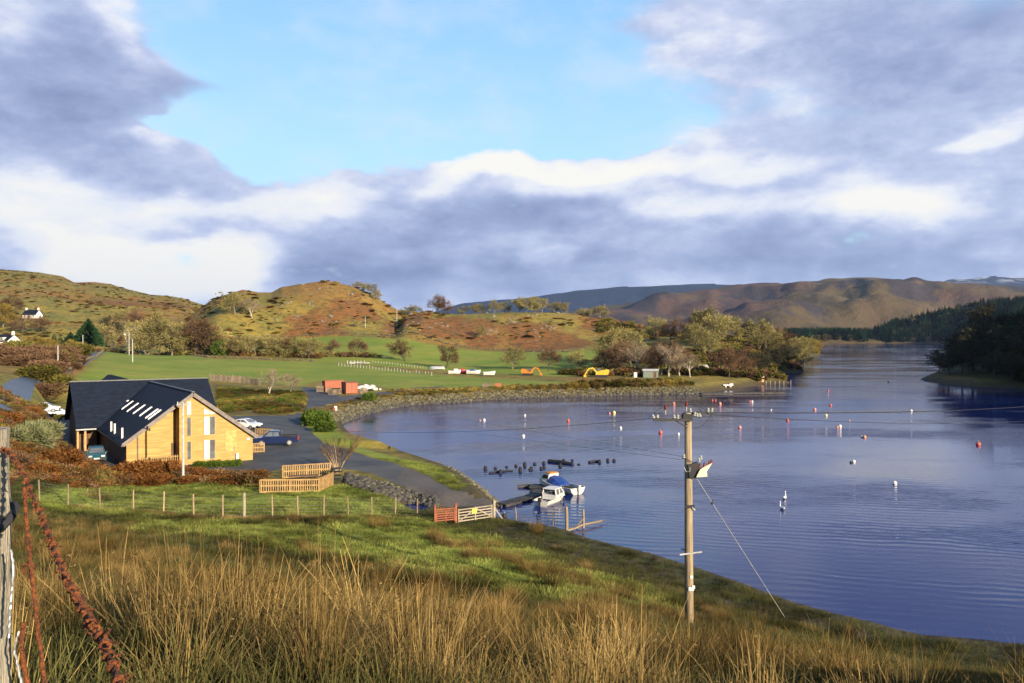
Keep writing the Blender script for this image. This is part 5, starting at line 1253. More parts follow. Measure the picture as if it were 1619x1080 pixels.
MB().box((0, 0, 1.0), (4.4, 2, 2.0)).build('wall', mat('green_shed', (.13,.16,.13), .7), root); MB().prism([(-1.3, 2.0), (1.3, 2.0), (0, 2.6)], 'x', -2.4, 2.4).build('roof', M_lgrey, root); MB().box((1.2, -1.02, .9), (.8, .04, 1.7)).build('door', M_wood_d, root)
p = gd(1005, 247); o = MB().box((0, 0, .7), (.9, .9, 1.4)).box((0, 0, 1.45), (1.1, 1.1, .1)); r_ = empty('water_tank', p, 0, 'small white tank left of the grey green shed', 'tank'); o.build('body', M_white, r_)
p = gd(1112, 262); root = empty('boulder_shelter', p, R(15), 'pale pitched hut among bushes above the far shore', 'hut')
MB().box((0, 0, .9), (2.6, 2.2, 1.8)).build('wall', M_render, root); MB().prism([(-1.3, 1.8), (1.3, 1.8), (0, 2.6)], 'x', -1.5, 1.5).build('roof', M_lgrey, root)

# houses on the left
def house(u, D, L, Wd, H, rz, lb, roofm, dormers=0, rise=2.4):
    p = gd(u, D); root = empty('house', p + Vector((0, 0, -.3)), rz, lb, 'house')
    w = MB(); w.box((0, 0, H / 2), (L, Wd, H)); 
    for s in (-1, 1): w.prism([(-Wd / 2, H), (Wd / 2, H), (0, H + rise)], 'x', s * L / 2 - (.3 if s > 0 else 0), s * L / 2 + (0 if s > 0 else .3))
    w.build('wall', M_render, root)
    r_ = MB(); k = rise / (Wd / 2); o = .35
    for s in (-1, 1): r_.slab([(-L / 2 - .2, s * (Wd / 2 + o), H - o * k + .05), (L / 2 + .2, s * (Wd / 2 + o), H - o * k + .05), (L / 2 + .2, 0, H + rise + .05), (-L / 2 - .2, 0, H + rise + .05)][::s], .15)
    ro = r_.build('roof', roofm, root)
    for s in (-1, 1):
        c = MB(); c.box((s * (L / 2 - .5), 0, H + rise + .5), (.8, .8, 1.5)); c.build('chimney', M_render, ro)
        for q in (-.18, .18): MB().lathe([(.11, 0), (.13, .3)], 8, (s * (L / 2 - .5), q, H + rise + 1.25)).build('chimney_pot', mat('clay_pot', (.40,.17,.09), .8), root)
    nw = max(2, int(L / 2.6))
    for i in range(nw):
        x = -L / 2 + (i + .5) * L / nw
        for z in ([1.5] if H < 4 else [1.5, 4.1]):
            if i == nw // 2 and z < 2: MB().box((x, -Wd / 2 - .03, 1.0), (1.0, .06, 2.0)).build('door', M_wood_d, root); continue
            f = MB().box((x, -Wd / 2 - .03, z), (1.05, .06, 1.3)).build('window', M_white, root); MB().box((x, -Wd / 2 - .07, z), (.85, .03, 1.1)).build('pane', M_glass, f)
    for z in ([1.5] if H < 4 else [1.5, 4.1]):
        for y in (-Wd / 5, Wd / 5):
            f = MB().box((L / 2 + .03, y, z), (.06, .9, 1.3)).build('window', M_white, root); MB().box((L / 2 + .07, y, z), (.03, .7, 1.1)).build('pane', M_glass, f)
    for i in range(dormers):
        x = -L / 2 + (i + .5) * L / dormers; d = MB(); d.box((x, -Wd / 2 + .9, H + .75), (1.4, 1.6, 1.3)); d.build('dormer', M_render, root)
        MB().prism([(x - .85, H + 1.4), (x + .85, H + 1.4), (x, H + 2.2)], 'y', -Wd / 2 - .05, 0).build('dormer_roof', roofm, root); MB().box((x, -Wd / 2 + .07, H + .75), (.9, .05, .9)).build('dormer_window', M_glass, root)
house(6, 325, 11, 6.5, 4.6, R(-18), 'white two storey cottage with slate roof and dormers at the far left', M_slate, 2)
house(52, 520, 9.5, 6, 2.6, R(-10), 'small white cottage with dark roof up the slope on the left', M_slate, 0, 3)
house(210, 480, 9, 6, 4.0, R(25), 'pale grey house half hidden among the bare trees', M_ridge, 0, 2.6)

# ------------------------------------------------------------------ trees
def tree_protos(seed, H=10., spread=.42, lean=0, crown_w=.55, twigs=2600, tw=.055, first=.22, droop=0):
    rr = random.Random(seed); segs = []; tips = []
    def grow(p, d, L, r, lv):
        n = 3 if lv < 2 else 2; pts = [p]; q = p; dd = d
        for i in range(n):
            dd = (dd + Vector((rr.gauss(0, .13), rr.gauss(0, .13), rr.gauss(.02 - droop * lv, .08)))).normalized(); q = q + dd * L / n; pts.append(q)
        segs.append((pts, [r * (1 - .45 * k / n) for k in range(n + 1)], lv))
        if lv >= 3:
            tips.append((pts[-1], dd, L)); tips.append((pts[1], dd, L)); return
        nb = (5, 4, 4)[lv] if lv < 3 else 0
        for k in range(nb):
            t = first + (1 - first) * (k + rr.random()) / nb if lv == 0 else .25 + .75 * (k + rr.random()) / nb
            i = min(int(t * n), n - 1); b = pts[i].lerp(pts[i + 1], t * n - i)
            az = rr.uniform(0, 2 * math.pi) if lv else k * 2.4 + rr.uniform(-.4, .4)
            side = Vector((math.cos(az), math.sin(az), 0)); side = (side - dd * side.dot(dd)).normalized()
            nd = (dd * (1 - spread) + side * (spread + .25) + Vector((0, 0, .12))).normalized()
            grow(b, nd, L * rr.uniform(.5, .72), r * (1 - .45 * t) * .55, lv + 1)
        grow(pts[-1], (dd + Vector((rr.gauss(0, .2), rr.gauss(0, .2), .1))).normalized(), L * .55, r * .5, lv + 1)
    grow(Vector((0, 0, -.3)), Vector((lean, 0, 1)).normalized(), H * .48, H * .024, 0)
    t = MB()
    for pts, rad, lv in segs:
        t.tube(pts, [max(.018, r) for r in rad], (7, 5, 4, 3)[lv], False)
    c = MB(); vs = []; fs = []; cs = []
    ctr = Vector((0, 0, H * .6))
    for k in range(twigs):
        p, d, L = rr.choice(tips); p = p + Vector((rr.gauss(0, 1), rr.gauss(0, 1), rr.gauss(0, 1))) * L * .32
        out = (p - ctr).normalized(); dd = (d * .5 + out * .7 + Vector((rr.gauss(0, .5), rr.gauss(0, .5), rr.gauss(.1, .45)))).normalized(); ln = rr.uniform(.35, 1.0) * H * .085
        s = dd.cross(Vector((rr.gauss(0, 1), rr.gauss(0, 1), rr.gauss(0, 1)))).normalized() * tw * rr.uniform(.6, 1.3)
        m = p + dd * ln * .5 + Vector((rr.gauss(0, .04), rr.gauss(0, .04), rr.gauss(0, .04))) * H * .1
        c.add([p - s, p + s, m + s * .8, p + dd * ln, m - s * .8], [(0, 1, 2, 3, 4)], (rr.random(), .01, 0))
    return t, c
L_olive = leafmat('lichened_twigs', (.165,.145,.050), (.30,.255,.095), .22, .15); L_brown = leafmat('brown_twigs', (.10,.062,.035), (.17,.10,.055), .22, .15)
L_gold = leafmat('golden_leaves', (.20,.15,.03), (.30,.21,.05), .2, .3); L_green = leafmat('evergreen_needles', (.014,.034,.014), (.032,.066,.024), .25, .15)
L_pink = leafmat('pale_birch_twigs', (.19,.14,.09), (.27,.20,.13), .2, .15)
M_bark = mat('grey_bark', (.16,.14,.10), .9, var=.4, scale=4, bump=.6, bscale=10); M_barkp = mat('pale_bark', (.34,.31,.24), .9, var=.35, scale=4); M_barkd = mat('dark_bark', (.055,.045,.035), .9, var=.4, scale=4)
TP = {}
def proto(key, bark, leaf, **kw):
    t, c = tree_protos(**kw); TP[key] = (t.mesh('trunk', bark), c.mesh('crown', leaf))
for i in range(4): proto(('olive', i), M_bark, L_olive, seed=20 + i, H=10, spread=.50, twigs=2800)
for i in range(4): proto(('brown', i), M_barkd, L_brown, seed=40 + i, H=10, spread=.42, twigs=2800)
for i in range(2): proto(('birch', i), M_barkp, L_pink, seed=60 + i, H=10, spread=.30, twigs=1500, tw=.04, first=.35)
for i in range(2): proto(('gold', i), M_bark, L_gold, seed=70 + i, H=10, spread=.5, twigs=3200, tw=.09)
for i in range(2): proto(('dark', i), M_barkd, leafmat('shaded_twigs%d' % i, (.03,.03,.02), (.06,.055,.03), .2, .1), seed=80 + i, H=10, spread=.5, twigs=2600, tw=.07)  # shade inside the wood put into the twig colour
def conifer(seed, H=10., w=.22, wide=False):
    rr = random.Random(seed); t = MB(); t.tube([(0, 0, -.3), (0, 0, H * .95)], [H * .02, .02], 6, False); c = MB()
    n = 34
    for i in range(n):
        z = H * (.08 + .9 * i / n); R_ = H * w * (1 - i / n) ** .8 * rr.uniform(.75, 1.15) + .1
        for k in range(11):
            a = rr.uniform(0, 6.28); d = Vector((math.cos(a), math.sin(a), -.18 + .5 * rr.random() * (1 if wide else .4))); tip = Vector((0, 0, z)) + d * R_; s = Vector((-d.y, d.x, 0)) * R_ * .2
            mid = Vector((0, 0, z)) + d * R_ * .55 + Vector((0, 0, .06 * H * w))
            c.add([Vector((0, 0, z)), mid - s, tip, mid + s], [(0, 1, 2), (0, 2, 3)], (rr.random(), .01, 0))
            c.add([mid + Vector((0, 0, -.02)), tip + s * .5, tip - Vector((0, 0, R_ * .15)), mid - Vector((0, 0, R_ * .25))], [(0, 1, 2, 3)], (rr.random() * .5, .01, 0))
    return t, c
for i in range(2):
    t, c = conifer(90 + i, 10, .2); TP[('fir', i)] = (t.mesh('trunk', M_barkd), c.mesh('crown', L_green))
t, c = conifer(95, 10, .5, True); TP[('cedar', 0)] = (t.mesh('trunk', M_barkd), c.mesh('crown', L_green))
NK = {'olive': 4, 'brown': 4, 'birch': 2, 'gold': 2, 'fir': 2, 'cedar': 1, 'dark': 2}
NM = {'olive': 'lichened_tree', 'brown': 'bare_tree', 'birch': 'birch_tree', 'gold': 'golden_tree', 'fir': 'fir_tree', 'cedar': 'spreading_conifer', 'dark': 'shaded_tree'}
tcount = 0
def tree(u, D, hpx, kind, label, group, wide=1.0):
    global tcount; tcount += 1
    p = gd(u, D); h = hpx * D / F; s = h / 9.6; i = (tcount * 7) % NK[kind]
    root = empty(NM[kind], p, rnd.uniform(0, 6.28), label, 'tree', group); root.scale = (s * wide * rnd.uniform(.92, 1.1), s * wide * rnd.uniform(.92, 1.1), s)
    t, c = TP[(kind, i)]
    place_mesh('trunk', t, root); place_mesh('crown', c, root)
G1 = 'trees of the hedgerow behind the lower pasture'
lst = [(232,352,62,'olive',1.2,'tall lichened tree at the left end of the hedgerow by the lane'),(252,356,70,'olive',1.2,'tallest lichened tree of the hedgerow'),(272,350,62,'olive',1.2,'broad lichened tree right of the tallest in the hedgerow'),(292,352,56,'brown',1.2,'brown bare tree in the middle of the tall hedgerow trees'),
       (308,350,60,'brown',1.1,'brown bare tree before the end of the tall hedgerow trees'),(326,350,58,'brown',1.2,'purplish brown tree near the end of the tall hedgerow trees'),(342,352,50,'olive',1.2,'last tree of the tall hedgerow group, olive'),
       (262,362,50,'brown',1.2,'brown tree behind the tall lichened ones'),(318,362,50,'olive',1.2,'olive tree behind the brown hedgerow trees'),(222,420,50,'olive',1.2,'lichened tree beyond the lane corner'),(240,400,60,'brown',1.2,'brown tree beyond the lane bend')]
for k, (u, D, h, kd, w, lb) in enumerate(lst): tree(u, D, h, kd, lb, G1, w)
G2 = 'low bushy trees of the hedge line'
for k, u in enumerate((364,378,392,406,420,436,450,464,478,492)):
    tree(u, 345 - k, rnd.uniform(27, 36), ('olive', 'brown', 'olive')[k % 3], 'low bushy hedge tree, ' + ('just right of the yellow green bush', 'second right of the yellow green bush', 'below the pale stretch of stone wall', 'right of the pale stretch of stone wall', 'under the left end of the upper pasture', 'dense and low before the upper pasture', 'paler than its neighbours before the upper pasture', 'near the right end of the hedge', 'next to last at the hedge end', 'last at the right end of the hedge')[k], G2, 1.5)
G3 = 'single trees along the lower edge of the upper pasture'
for u, D, h, kd, w, lb in [(522,348,27,'brown',1.2,'small round brown tree at the left of the pasture row'),(565,340,29,'brown',1.4,'rounded brown tree standing in the pasture row'),(641,326,36,'brown',1.35,'wide brown tree at the middle of the pasture row'),(706,302,38,'brown',1.15,'dense round brown tree right beside the beached boats'),
                           (811,290,36,'olive',1.3,'thin pale tree behind the orange excavator, left'),(868,283,38,'brown',1.35,'wide dark brown tree right of the orange excavator'),(912,282,34,'olive',1.2,'pale tree between the excavators'),(955,268,40,'brown',1.2,'dark brown tree behind the yellow excavator'),(980,262,46,'brown',1.1,'tall brown tree at the left of the shore wood')]: tree(u, D, h, kd, lb, G3, w)
G4 = 'small trees on the hilltops'
for u, D, h, kd, w, lb in [(566,522,12,'olive',1.6,'windswept tree on the knoll shoulder, highest'),(577,518,15,'olive',1.5,'windswept tree on the knoll shoulder, middle'),(586,512,20,'olive',1.3,'windswept tree on the knoll shoulder against the sky'),(596,506,18,'olive',1.2,'windswept tree on the knoll shoulder, lowest'),
      (646,500,17,'olive',1.5,'dark flat topped tree in the saddle, left'),(658,498,18,'olive',1.5,'dark flat topped tree in the saddle, right'),(690,478,30,'brown',1.2,'brown bush tree at the left of the mound top'),(703,480,26,'brown',1.3,'brown bush tree leaning over the mound slope'),(735,478,16,'olive',1.4,'pale tree on the mound skyline, first'),
      (752,478,18,'olive',1.4,'pale tree on the mound skyline, second'),(760,482,20,'olive',1.3,'pale tree on the mound skyline, third'),(782,478,22,'olive',1.2,'pale tree on the mound skyline, fourth'),(797,480,20,'olive',1.3,'pale tree on the mound skyline, fifth'),(822,478,26,'olive',1.2,'pale tree on the mound skyline, sixth'),
      (832,470,26,'olive',1.3,'pale tree in front of the mound skyline rocks'),(846,476,26,'olive',1.3,'pale round tree on the mound skyline right of the rocks'),(858,474,26,'olive',1.3,'pale round tree falling away from the mound rocks'),(876,480,20,'olive',1.3,'pale tree right of the round skyline pair, first'),(889,480,20,'olive',1.3,'pale tree right of the round skyline pair, second'),
      (920,488,16,'olive',1.3,'tree on the right shoulder of the mound, left'),(932,486,18,'olive',1.3,'tree on the right shoulder of the mound, middle'),(948,476,24,'olive',1.3,'round tree on the right shoulder of the mound'),
      (763,415,22,'olive',1.1,'pale tree in the dark hollow of the mound'),(372,440,36,'olive',1.6,'twisted grey tree on the knoll slope, left'),(399,442,34,'birch',1.4,'twisted pale tree on the knoll slope, right'),(385,452,20,'olive',1.5,'low grey tree between the twisted ones'),(562,440,12,'olive',1,'tiny tree at the foot of the knoll')]: tree(u, D, h, kd, lb, G4, w)
G5 = 'trees of the wooded point'
for u, D, h, kd, w, lb in [(975,300,60,'olive',1.1,'tall pale tree at the left edge of the shore wood'),(998,292,66,'olive',1.2,'tall broad lichened tree of the shore wood, left'),(1038,388,40,'olive',1.3,'flat topped lichened tree on the rise of the point'),(1062,380,30,'brown',1.3,'brown tree on the rise of the point'),
      (1092,372,45,'brown',1.2,'brown tree left of the tallest on the point'),(1112,350,66,'olive',1.15,'tallest lichened tree of the point, left half'),(1130,345,62,'olive',1.15,'tallest lichened tree of the point, right half'),(1106,330,50,'olive',1.2,'lichened tree below the tallest of the point'),(1122,318,40,'olive',1.2,'low lichened tree below the tallest of the point'),
      (1150,390,40,'olive',1.2,'lichened tree behind the gap of the point'),(1163,372,42,'olive',1.2,'rounded tree standing free on the point ridge'),(1190,390,48,'dark',1.2,'dark tree at the start of the outer wood'),(1204,385,52,'olive',1.2,'high crowned tree of the outer wood, first'),(1222,390,54,'olive',1.2,'high crowned tree of the outer wood, second'),
      (1238,395,52,'olive',1.2,'high crowned tree of the outer wood, third'),(1252,400,48,'olive',1.2,'high crowned tree of the outer wood, fourth'),(1210,350,50,'olive',1.3,'mid tree of the outer wood, left'),(1232,352,50,'brown',1.3,'mid tree of the outer wood, middle'),(1250,365,46,'olive',1.3,'mid tree of the outer wood, right'),
      (1262,400,42,'olive',1.2,'outer tree before the tip of the point'),(1272,480,38,'olive',1.2,'outer tree near the tip of the point'),(1281,540,32,'gold',1.2,'yellowish tree second from the tip of the point'),(1289,590,24,'gold',1.2,'yellowish tree at the very tip of the point'),
      (1160,300,34,'dark',1.5,'dark shaded tree above the inner cove, left'),(1178,300,36,'dark',1.5,'dark shaded tree above the inner cove, second'),(1196,310,38,'dark',1.5,'dark shaded tree above the inner cove, third'),(1214,318,40,'dark',1.5,'dark shaded tree above the inner cove, fourth'),(1232,330,40,'dark',1.5,'dark shaded tree above the inner cove, fifth'),(1247,346,36,'dark',1.4,'dark shaded tree above the rocky point'),
      (1008,262,54,'birch',1.1,'pale trunked birch on the near shore of the wood, left'),(1024,255,46,'brown',1.1,'reddish bare tree between the pale birches'),(1047,256,52,'birch',1.1,'pale trunked birch before the middle of the wood'),(1058,250,56,'birch',1.1,'leaning pale birch before the middle of the wood'),(1075,252,44,'birch',1.2,'spreading pale birch right of the leaning one'),
      (1092,246,40,'birch',1.2,'low pale birch at the right of the birches'),(1036,275,48,'brown',1.2,'brown tree behind the pale birches'),(1068,280,46,'brown',1.2,'brown tree behind the leaning birch'),(1153,248,50,'brown',1.0,'slender reddish bare tree by the slip'),(1140,262,42,'brown',1.2,'reddish bare tree behind the slip'),
      (1166,262,44,'brown',1.1,'reddish bare tree right of the slender one'),(1181,268,36,'brown',1.0,'upright bare tree at the edge of the dark cove'),(985,275,52,'brown',1.1,'brown tree in front of the tall left ones'),(962,285,44,'olive',1.2,'olive tree at the left end of the wood')]: tree(u, D, h, kd, lb, G5, w)
G6 = 'trees around the cottages on the left'
for u, D, h, kd, w, lb in [(140,372,50,'cedar',1.0,'broad dark green conifer left of the lane'),(160,390,48,'olive',1.2,'lichened tree right of the dark conifer'),(173,400,44,'brown',1.2,'brown tree by the lane crest'),(86,390,27,'fir',1.9,'bright green bushy conifer beside the small cottage'),(96,385,24,'fir',1.8,'green bush right of the bushy conifer'),
      (112,380,30,'cedar',1.0,'smaller dark conifer left of the broad one'),(20,520,36,'brown',1.3,'reddish tree behind the far left cottage'),(5,480,40,'gold',1.2,'yellowish tree at the far left edge'),(36,470,30,'brown',1.4,'brown tree between the two cottages'),(68,480,26,'brown',1.4,'dark red tree beside the small cottage'),
      (60,330,26,'gold',1.7,'golden green bush right of the white cottage'),(74,322,24,'gold',1.6,'golden bush second right of the white cottage'),(120,330,22,'gold',1.6,'pale golden bush below the dark conifer'),(185,470,40,'dark',1.2,'dark tree where the lane dips'),(215,500,36,'brown',1.3,'brown tree behind the pale grey house'),(196,520,34,'olive',1.3,'lichened tree left of the pale grey house')]: tree(u, D, h, kd, lb, G6, w)
for u, D, h, kd, w, lb in [(425,176,44,'birch',1.3,'pale bare tree on the green by the lane, left one'),(459,178,36,'birch',1.2,'pale bare tree on the green by the lane, right one')]: tree(u, D, h, kd, lb, 'pale bare trees on the lane green', w)
# the many stemmed shrub at the enclosure corner
def shrub():
    p = gp(534, 748, 50); root = empty('bare_shrub', p, 0, 'many stemmed bare shrub rising at the corner of the slatted enclosure', 'shrub'); rr = random.Random(3); t = MB(); c = MB()
    for k in range(13):
        a = k * 2.4; d = Vector((math.cos(a) * .33, math.sin(a) * .33, 1)).normalized(); q = Vector((math.cos(a) * .12, math.sin(a) * .12, -.1)); pts = [q]; L = rr.uniform(2.8, 4.1)
        for i in range(5): d = (d + Vector((math.cos(a) * .07, math.sin(a) * .07, 0)) + Vector((rr.gauss(0, .05), rr.gauss(0, .05), 0))).normalized(); q = q + d * L / 5; pts.append(q)
        t.tube(pts, [.045, .04, .033, .026, .018, .01], 5, False)
        for j in range(110):
            i = rr.randint(2, 4); b = pts[i].lerp(pts[i + 1], rr.random()); e = (d + Vector((rr.gauss(0, .5), rr.gauss(0, .5), rr.gauss(.1, .3)))).normalized(); s = e.cross(Vector((rr.random(), rr.random(), rr.random()))).normalized() * .011
            c.add([b - s, b + s, b + e * rr.uniform(.4, 1.15)], [(0, 1, 2)], (rr.random(), .01, 0))
    t.build('stems', mat('tan_stems', (.34,.24,.13), .8), root); c.build('twigs', L_brown, root)
shrub()

# ------------------------------------------------------------------ bushes (individual) and scrub
def bush_proto(seed, n, leaf, tw=.05, ln=.35, up=.3):
    rr = random.Random(seed); c = MB(); lobes = [(Vector((rr.uniform(-.55, .55), rr.uniform(-.55, .55), rr.uniform(.2, .55))), rr.uniform(.28, .5)) for _ in range(8)] + [(Vector((0, 0, .35)), .55)]
    for k in range(n):
        o, r = rr.choice(lobes); d = Vector((rr.gauss(0, 1), rr.gauss(0, 1), rr.gauss(0, 1))).normalized(); p = o + d * r * rr.random() ** .4
        if p.z < 0: p.z = rr.random() * .2
        e = (d + Vector((rr.gauss(0, .5), rr.gauss(0, .5), up))).normalized(); s = e.cross(Vector((rr.gauss(0, 1), rr.gauss(0, 1), rr.gauss(0, 1)))).normalized() * tw * rr.uniform(.5, 1.2); L = ln * rr.uniform(.4, 1)
        c.add([p - s * .4, p + e * L * .5 - s, p + e * L, p + e * L * .5 + s], [(0, 1, 2, 3)], (rr.random(), .01, 0))
    st = MB()
    for k in range(7): a = k * .9; st.tube([(0, 0, -.1), (math.cos(a) * .2, math.sin(a) * .2, .3), (math.cos(a) * .45, math.sin(a) * .45, .7)], [.03, .022, .01], 4, False)
    return st, c
L_brack = leafmat('rust_bracken', (.125,.050,.016), (.225,.100,.030), .2, .25); L_brack2 = leafmat('brown_bracken', (.085,.042,.018), (.15,.085,.032), .25, .2); L_greyb = leafmat('grey_green_twigs', (.13,.14,.065), (.24,.25,.125), .18, .15); L_gorse = leafmat('gorse', (.07,.075,.02), (.17,.14,.03), .3, .2); L_bgreen = leafmat('green_shrub', (.055,.095,.015), (.12,.17,.03), .2, .3)
BP = {}
for nm, lf, n, tw in (('brack', L_brack, 2200, .05), ('grey', L_greyb, 4200, .022), ('gorse', L_gorse, 1500, .06), ('green', L_bgreen, 2400, .05), ('brown', L_brown, 2600, .03)):
    for i in range(2):
        s, c = bush_proto(hash(nm) % 1 + 100 + i + len(nm), n, lf, tw, .32 if nm != 'grey' else .42); BP[(nm, i)] = (s.mesh('stems', M_barkd), c.mesh('foliage', lf))
def bush(p, w, h, kind, name, label, group=None, i=0):
    root = empty(name, p, rnd.uniform(0, 6.28), label, 'bush', group); root.scale = (w, w * rnd.uniform(.85, 1.1), h); s, c = BP[(kind, i % 2)]
    place_mesh('stems', s, root); place_mesh('foliage', c, root)
GB = 'bushes on the bank left of the building'
for u, v, near, w, h, kd, lb in [(42,705,60,2.3,2.0,'grey','large grey green twiggy bush high on the bank'),(66,690,60,1.8,1.5,'grey','grey green twiggy bush behind the large one'),(15,738,55,1.6,1.2,'brown','brown thorny bush at the left edge of the bank'),
      (96,738,58,2.0,1.3,'brack','large rust orange bracken mound at the bank foot'),(72,752,55,1.4,.9,'brack','smaller rust bracken mound left of the large one'),(116,745,60,1.5,.8,'brack','rust bracken mound nearest the teal car'),(12,668,65,1.4,.9,'brack','rust bracken clump beside the lane edge'),(45,655,70,1.4,.9,'brack','rust bracken clump at the top of the bank'),
      (30,640,80,1.4,.8,'gorse','olive clump between lane and bank'),(85,662,75,1.4,.8,'gorse','olive clump on the bank edge above the yard'),(62,645,85,1.4,.8,'gorse','olive clump at the far top of the bank')]:
    bush(gp(u, v, near), w, h, kd, 'bank_bush', lb, GB, int(u))
GC = 'rust bracken clumps in front of the building'
for k, (u, v, w, h) in enumerate([(168,760,1.3,.55),(188,757,1.8,.9),(208,754,2.2,1.3),(230,752,2.2,1.3),(252,752,2.0,1.3),(270,752,1.6,1.0),(225,768,1.8,.9),(200,766,1.5,.8),(250,766,1.6,.8),(310,753,1.3,.8),(330,757,1.5,.7),(350,762,1.4,.6),(300,764,1.2,.6),(370,766,1.2,.45)]):
    bush(gp(u, v, 60), w, h, 'brack', 'bracken_clump', ('bracken clump left of the teal car nose', 'bracken clump right of the teal car', 'tall bracken before the left eave', 'tall bracken before the slatted screen', 'tall bracken left of the recess', 'bracken touching the service pole on its left', 'low bracken nearer the fence, middle', 'low bracken nearer the fence, left', 'low bracken nearer the fence, right', 'bracken right of the service pole', 'bracken before the tall windows', 'faded bracken before the small slot window', 'low bracken at the service pole foot', 'last faded bracken towards the enclosure')[k], GC, k)
for k, (u, v) in enumerate([(316,739),(332,738),(345,738),(358,737),(372,737)]):
    bush(gp(u, v, 60), .75, .6, 'green', 'low_shrub', ('small dark green shrub at the wall foot, leftmost', 'small dark green shrub under the double window', 'small dark green shrub right of the double window', 'small dark green shrub left of the slot window', 'small dark green shrub under the slot window')[k], 'small shrubs along the gable wall', k)
for k, (u, v, w, h) in enumerate([(490,668,2.0,1.8),(504,672,2.2,2.0),(512,682,1.8,1.3),(496,662,1.6,1.2)]):
    bush(gp(u, v, 80), w, h, 'green', 'green_shrub', ('green shrub at the car park corner, left', 'tallest green shrub at the car park corner', 'green shrub nearest the water at the corner', 'green shrub behind the corner group')[k], 'green shrubs where the lane meets the shore', k)
bush(gp(583, 634, 100), 1.4, 1.8, 'green', 'round_shrub', 'single round green shrub on the rock wall by the lane', None, 1)
bush(gp(200, 563, 200), .2, .2, 'gorse', 'tiny_shrub', 'tiny shrub at the field corner under the poles', None, 1)
bush(gd(352, 345), 6, 6, 'green', 'willow_bush', 'yellow green bush at the hedge gap right of the tall trees', None, 0)
GS = 'scrub bushes between the lane and the cottages'
pos = ['far left', 'left', 'below the cottage', 'middle left', 'middle', 'middle right', 'right', 'by the lane', 'beyond the lane', 'nearest the lane', 'lowest', 'low left', 'low middle', 'highest', 'behind the pole', 'before the pole', 'at the field edge', 'by the verge']
for k, (u, D, w, h, kd) in enumerate([(5,260,7,4,'brown'),(22,235,7,4,'brown'),(40,250,7,4.5,'gorse'),(55,215,6,4,'brown'),(70,240,7,4.5,'brown'),(84,205,6,4,'brown'),(95,225,5,3.5,'gorse'),(108,235,5,3,'brown'),(125,300,6,4,'gorse'),(78,180,5,3.2,'brown'),(60,165,4.5,2.6,'gorse'),(40,190,5,3,'brown'),(68,152,4,2.4,'brown'),(30,300,8,5,'gorse'),(100,270,6,4,'brown'),(88,290,6,4.5,'gorse'),(118,205,3,1.8,'brown'),(92,165,3,2,'gorse')]):
    bush(gd(u, D), w, h, kd, 'scrub_bush', 'bare scrub bush left of the wet lane, ' + pos[k], GS, k)

# ------------------------------------------------------------------ scattered natural mass (one object each)
def scatter(name, pts, scl, protos, m_kind='stuff', tsc=None):
    """one object: mesh points + geometry nodes that set tufts on them"""
    cl = bpy.data.collections.new(name + '_source')
    for o in dict.fromkeys(protos):
        if o.name in COL.objects: COL.objects.unlink(o)
        cl.objects.link(o)
    me = bpy.data.meshes.new(name); n = len(pts); me.vertices.add(n); me.vertices.foreach_set('co', np.asarray(pts, np.float32).ravel())
    a = me.attributes.new('scl', 'FLOAT_VECTOR', 'POINT'); a.data.foreach_set('vector', np.asarray(scl, np.float32).ravel())
    ro = np.zeros((n, 3), np.float32); protos = list(dict.fromkeys(protos)); ro[:, 2] = rs.rand(n) * 6.283; ro[:, :2] = rs.randn(n, 2) * .08
    a = me.attributes.new('rot', 'FLOAT_VECTOR', 'POINT'); a.data.foreach_set('vector', ro.ravel())
    pts = np.asarray(pts); q = tsc or (1.1 if pts[:, 1].max() < 120 else 14.); tn = np.clip(fbm(pts[:, 0], pts[:, 1], q, 2, 21) * 1.1 + fbm(pts[:, 0], pts[:, 1], q * 6, 2, 22) * .35, -.62, .65)
    a = me.attributes.new('tone', 'FLOAT', 'POINT'); a.data.foreach_set('value', tn.astype(np.float32))
    a = me.attributes.new('idx', 'INT', 'POINT'); a.data.foreach_set('value', rs.randint(0, len(protos), n).astype(np.int32))
    o = bpy.data.objects.new(name, me); COL.objects.link(o); o['kind'] = m_kind
    g = bpy.data.node_groups.new(name, 'GeometryNodeTree'); g.interface.new_socket('Geometry', in_out='INPUT', socket_type='NodeSocketGeometry'); g.interface.new_socket('Geometry', in_out='OUTPUT', socket_type='NodeSocketGeometry')
    N = g.nodes; i = N.new('NodeGroupInput'); u = N.new('NodeGroupOutput'); ins = N.new('GeometryNodeInstanceOnPoints'); ci = N.new('GeometryNodeCollectionInfo')
    ci.inputs['Collection'].default_value = cl; ci.inputs['Separate Children'].default_value = True; ci.inputs['Reset Children'].default_value = True
    def at_(nm, t): q = N.new('GeometryNodeInputNamedAttribute'); q.data_type = t; q.inputs['Name'].default_value = nm; return q.outputs[0]
    L = g.links; mp = N.new('GeometryNodeMeshToPoints'); L.new(i.outputs[0], mp.inputs[0]); L.new(mp.outputs[0], ins.inputs['Points']); L.new(ci.outputs[0], ins.inputs['Instance'])
    ins.inputs['Pick Instance'].default_value = True; L.new(at_('idx', 'INT'), ins.inputs['Instance Index']); L.new(at_('scl', 'FLOAT_VECTOR'), ins.inputs['Scale'])
    er = N.new('FunctionNodeEulerToRotation'); L.new(at_('rot', 'FLOAT_VECTOR'), er.inputs[0]); L.new(er.outputs[0], ins.inputs['Rotation']); L.new(ins.outputs[0], u.inputs[0])
    md = o.modifiers.new('scatter', 'NODES'); md.node_group = g
    return o
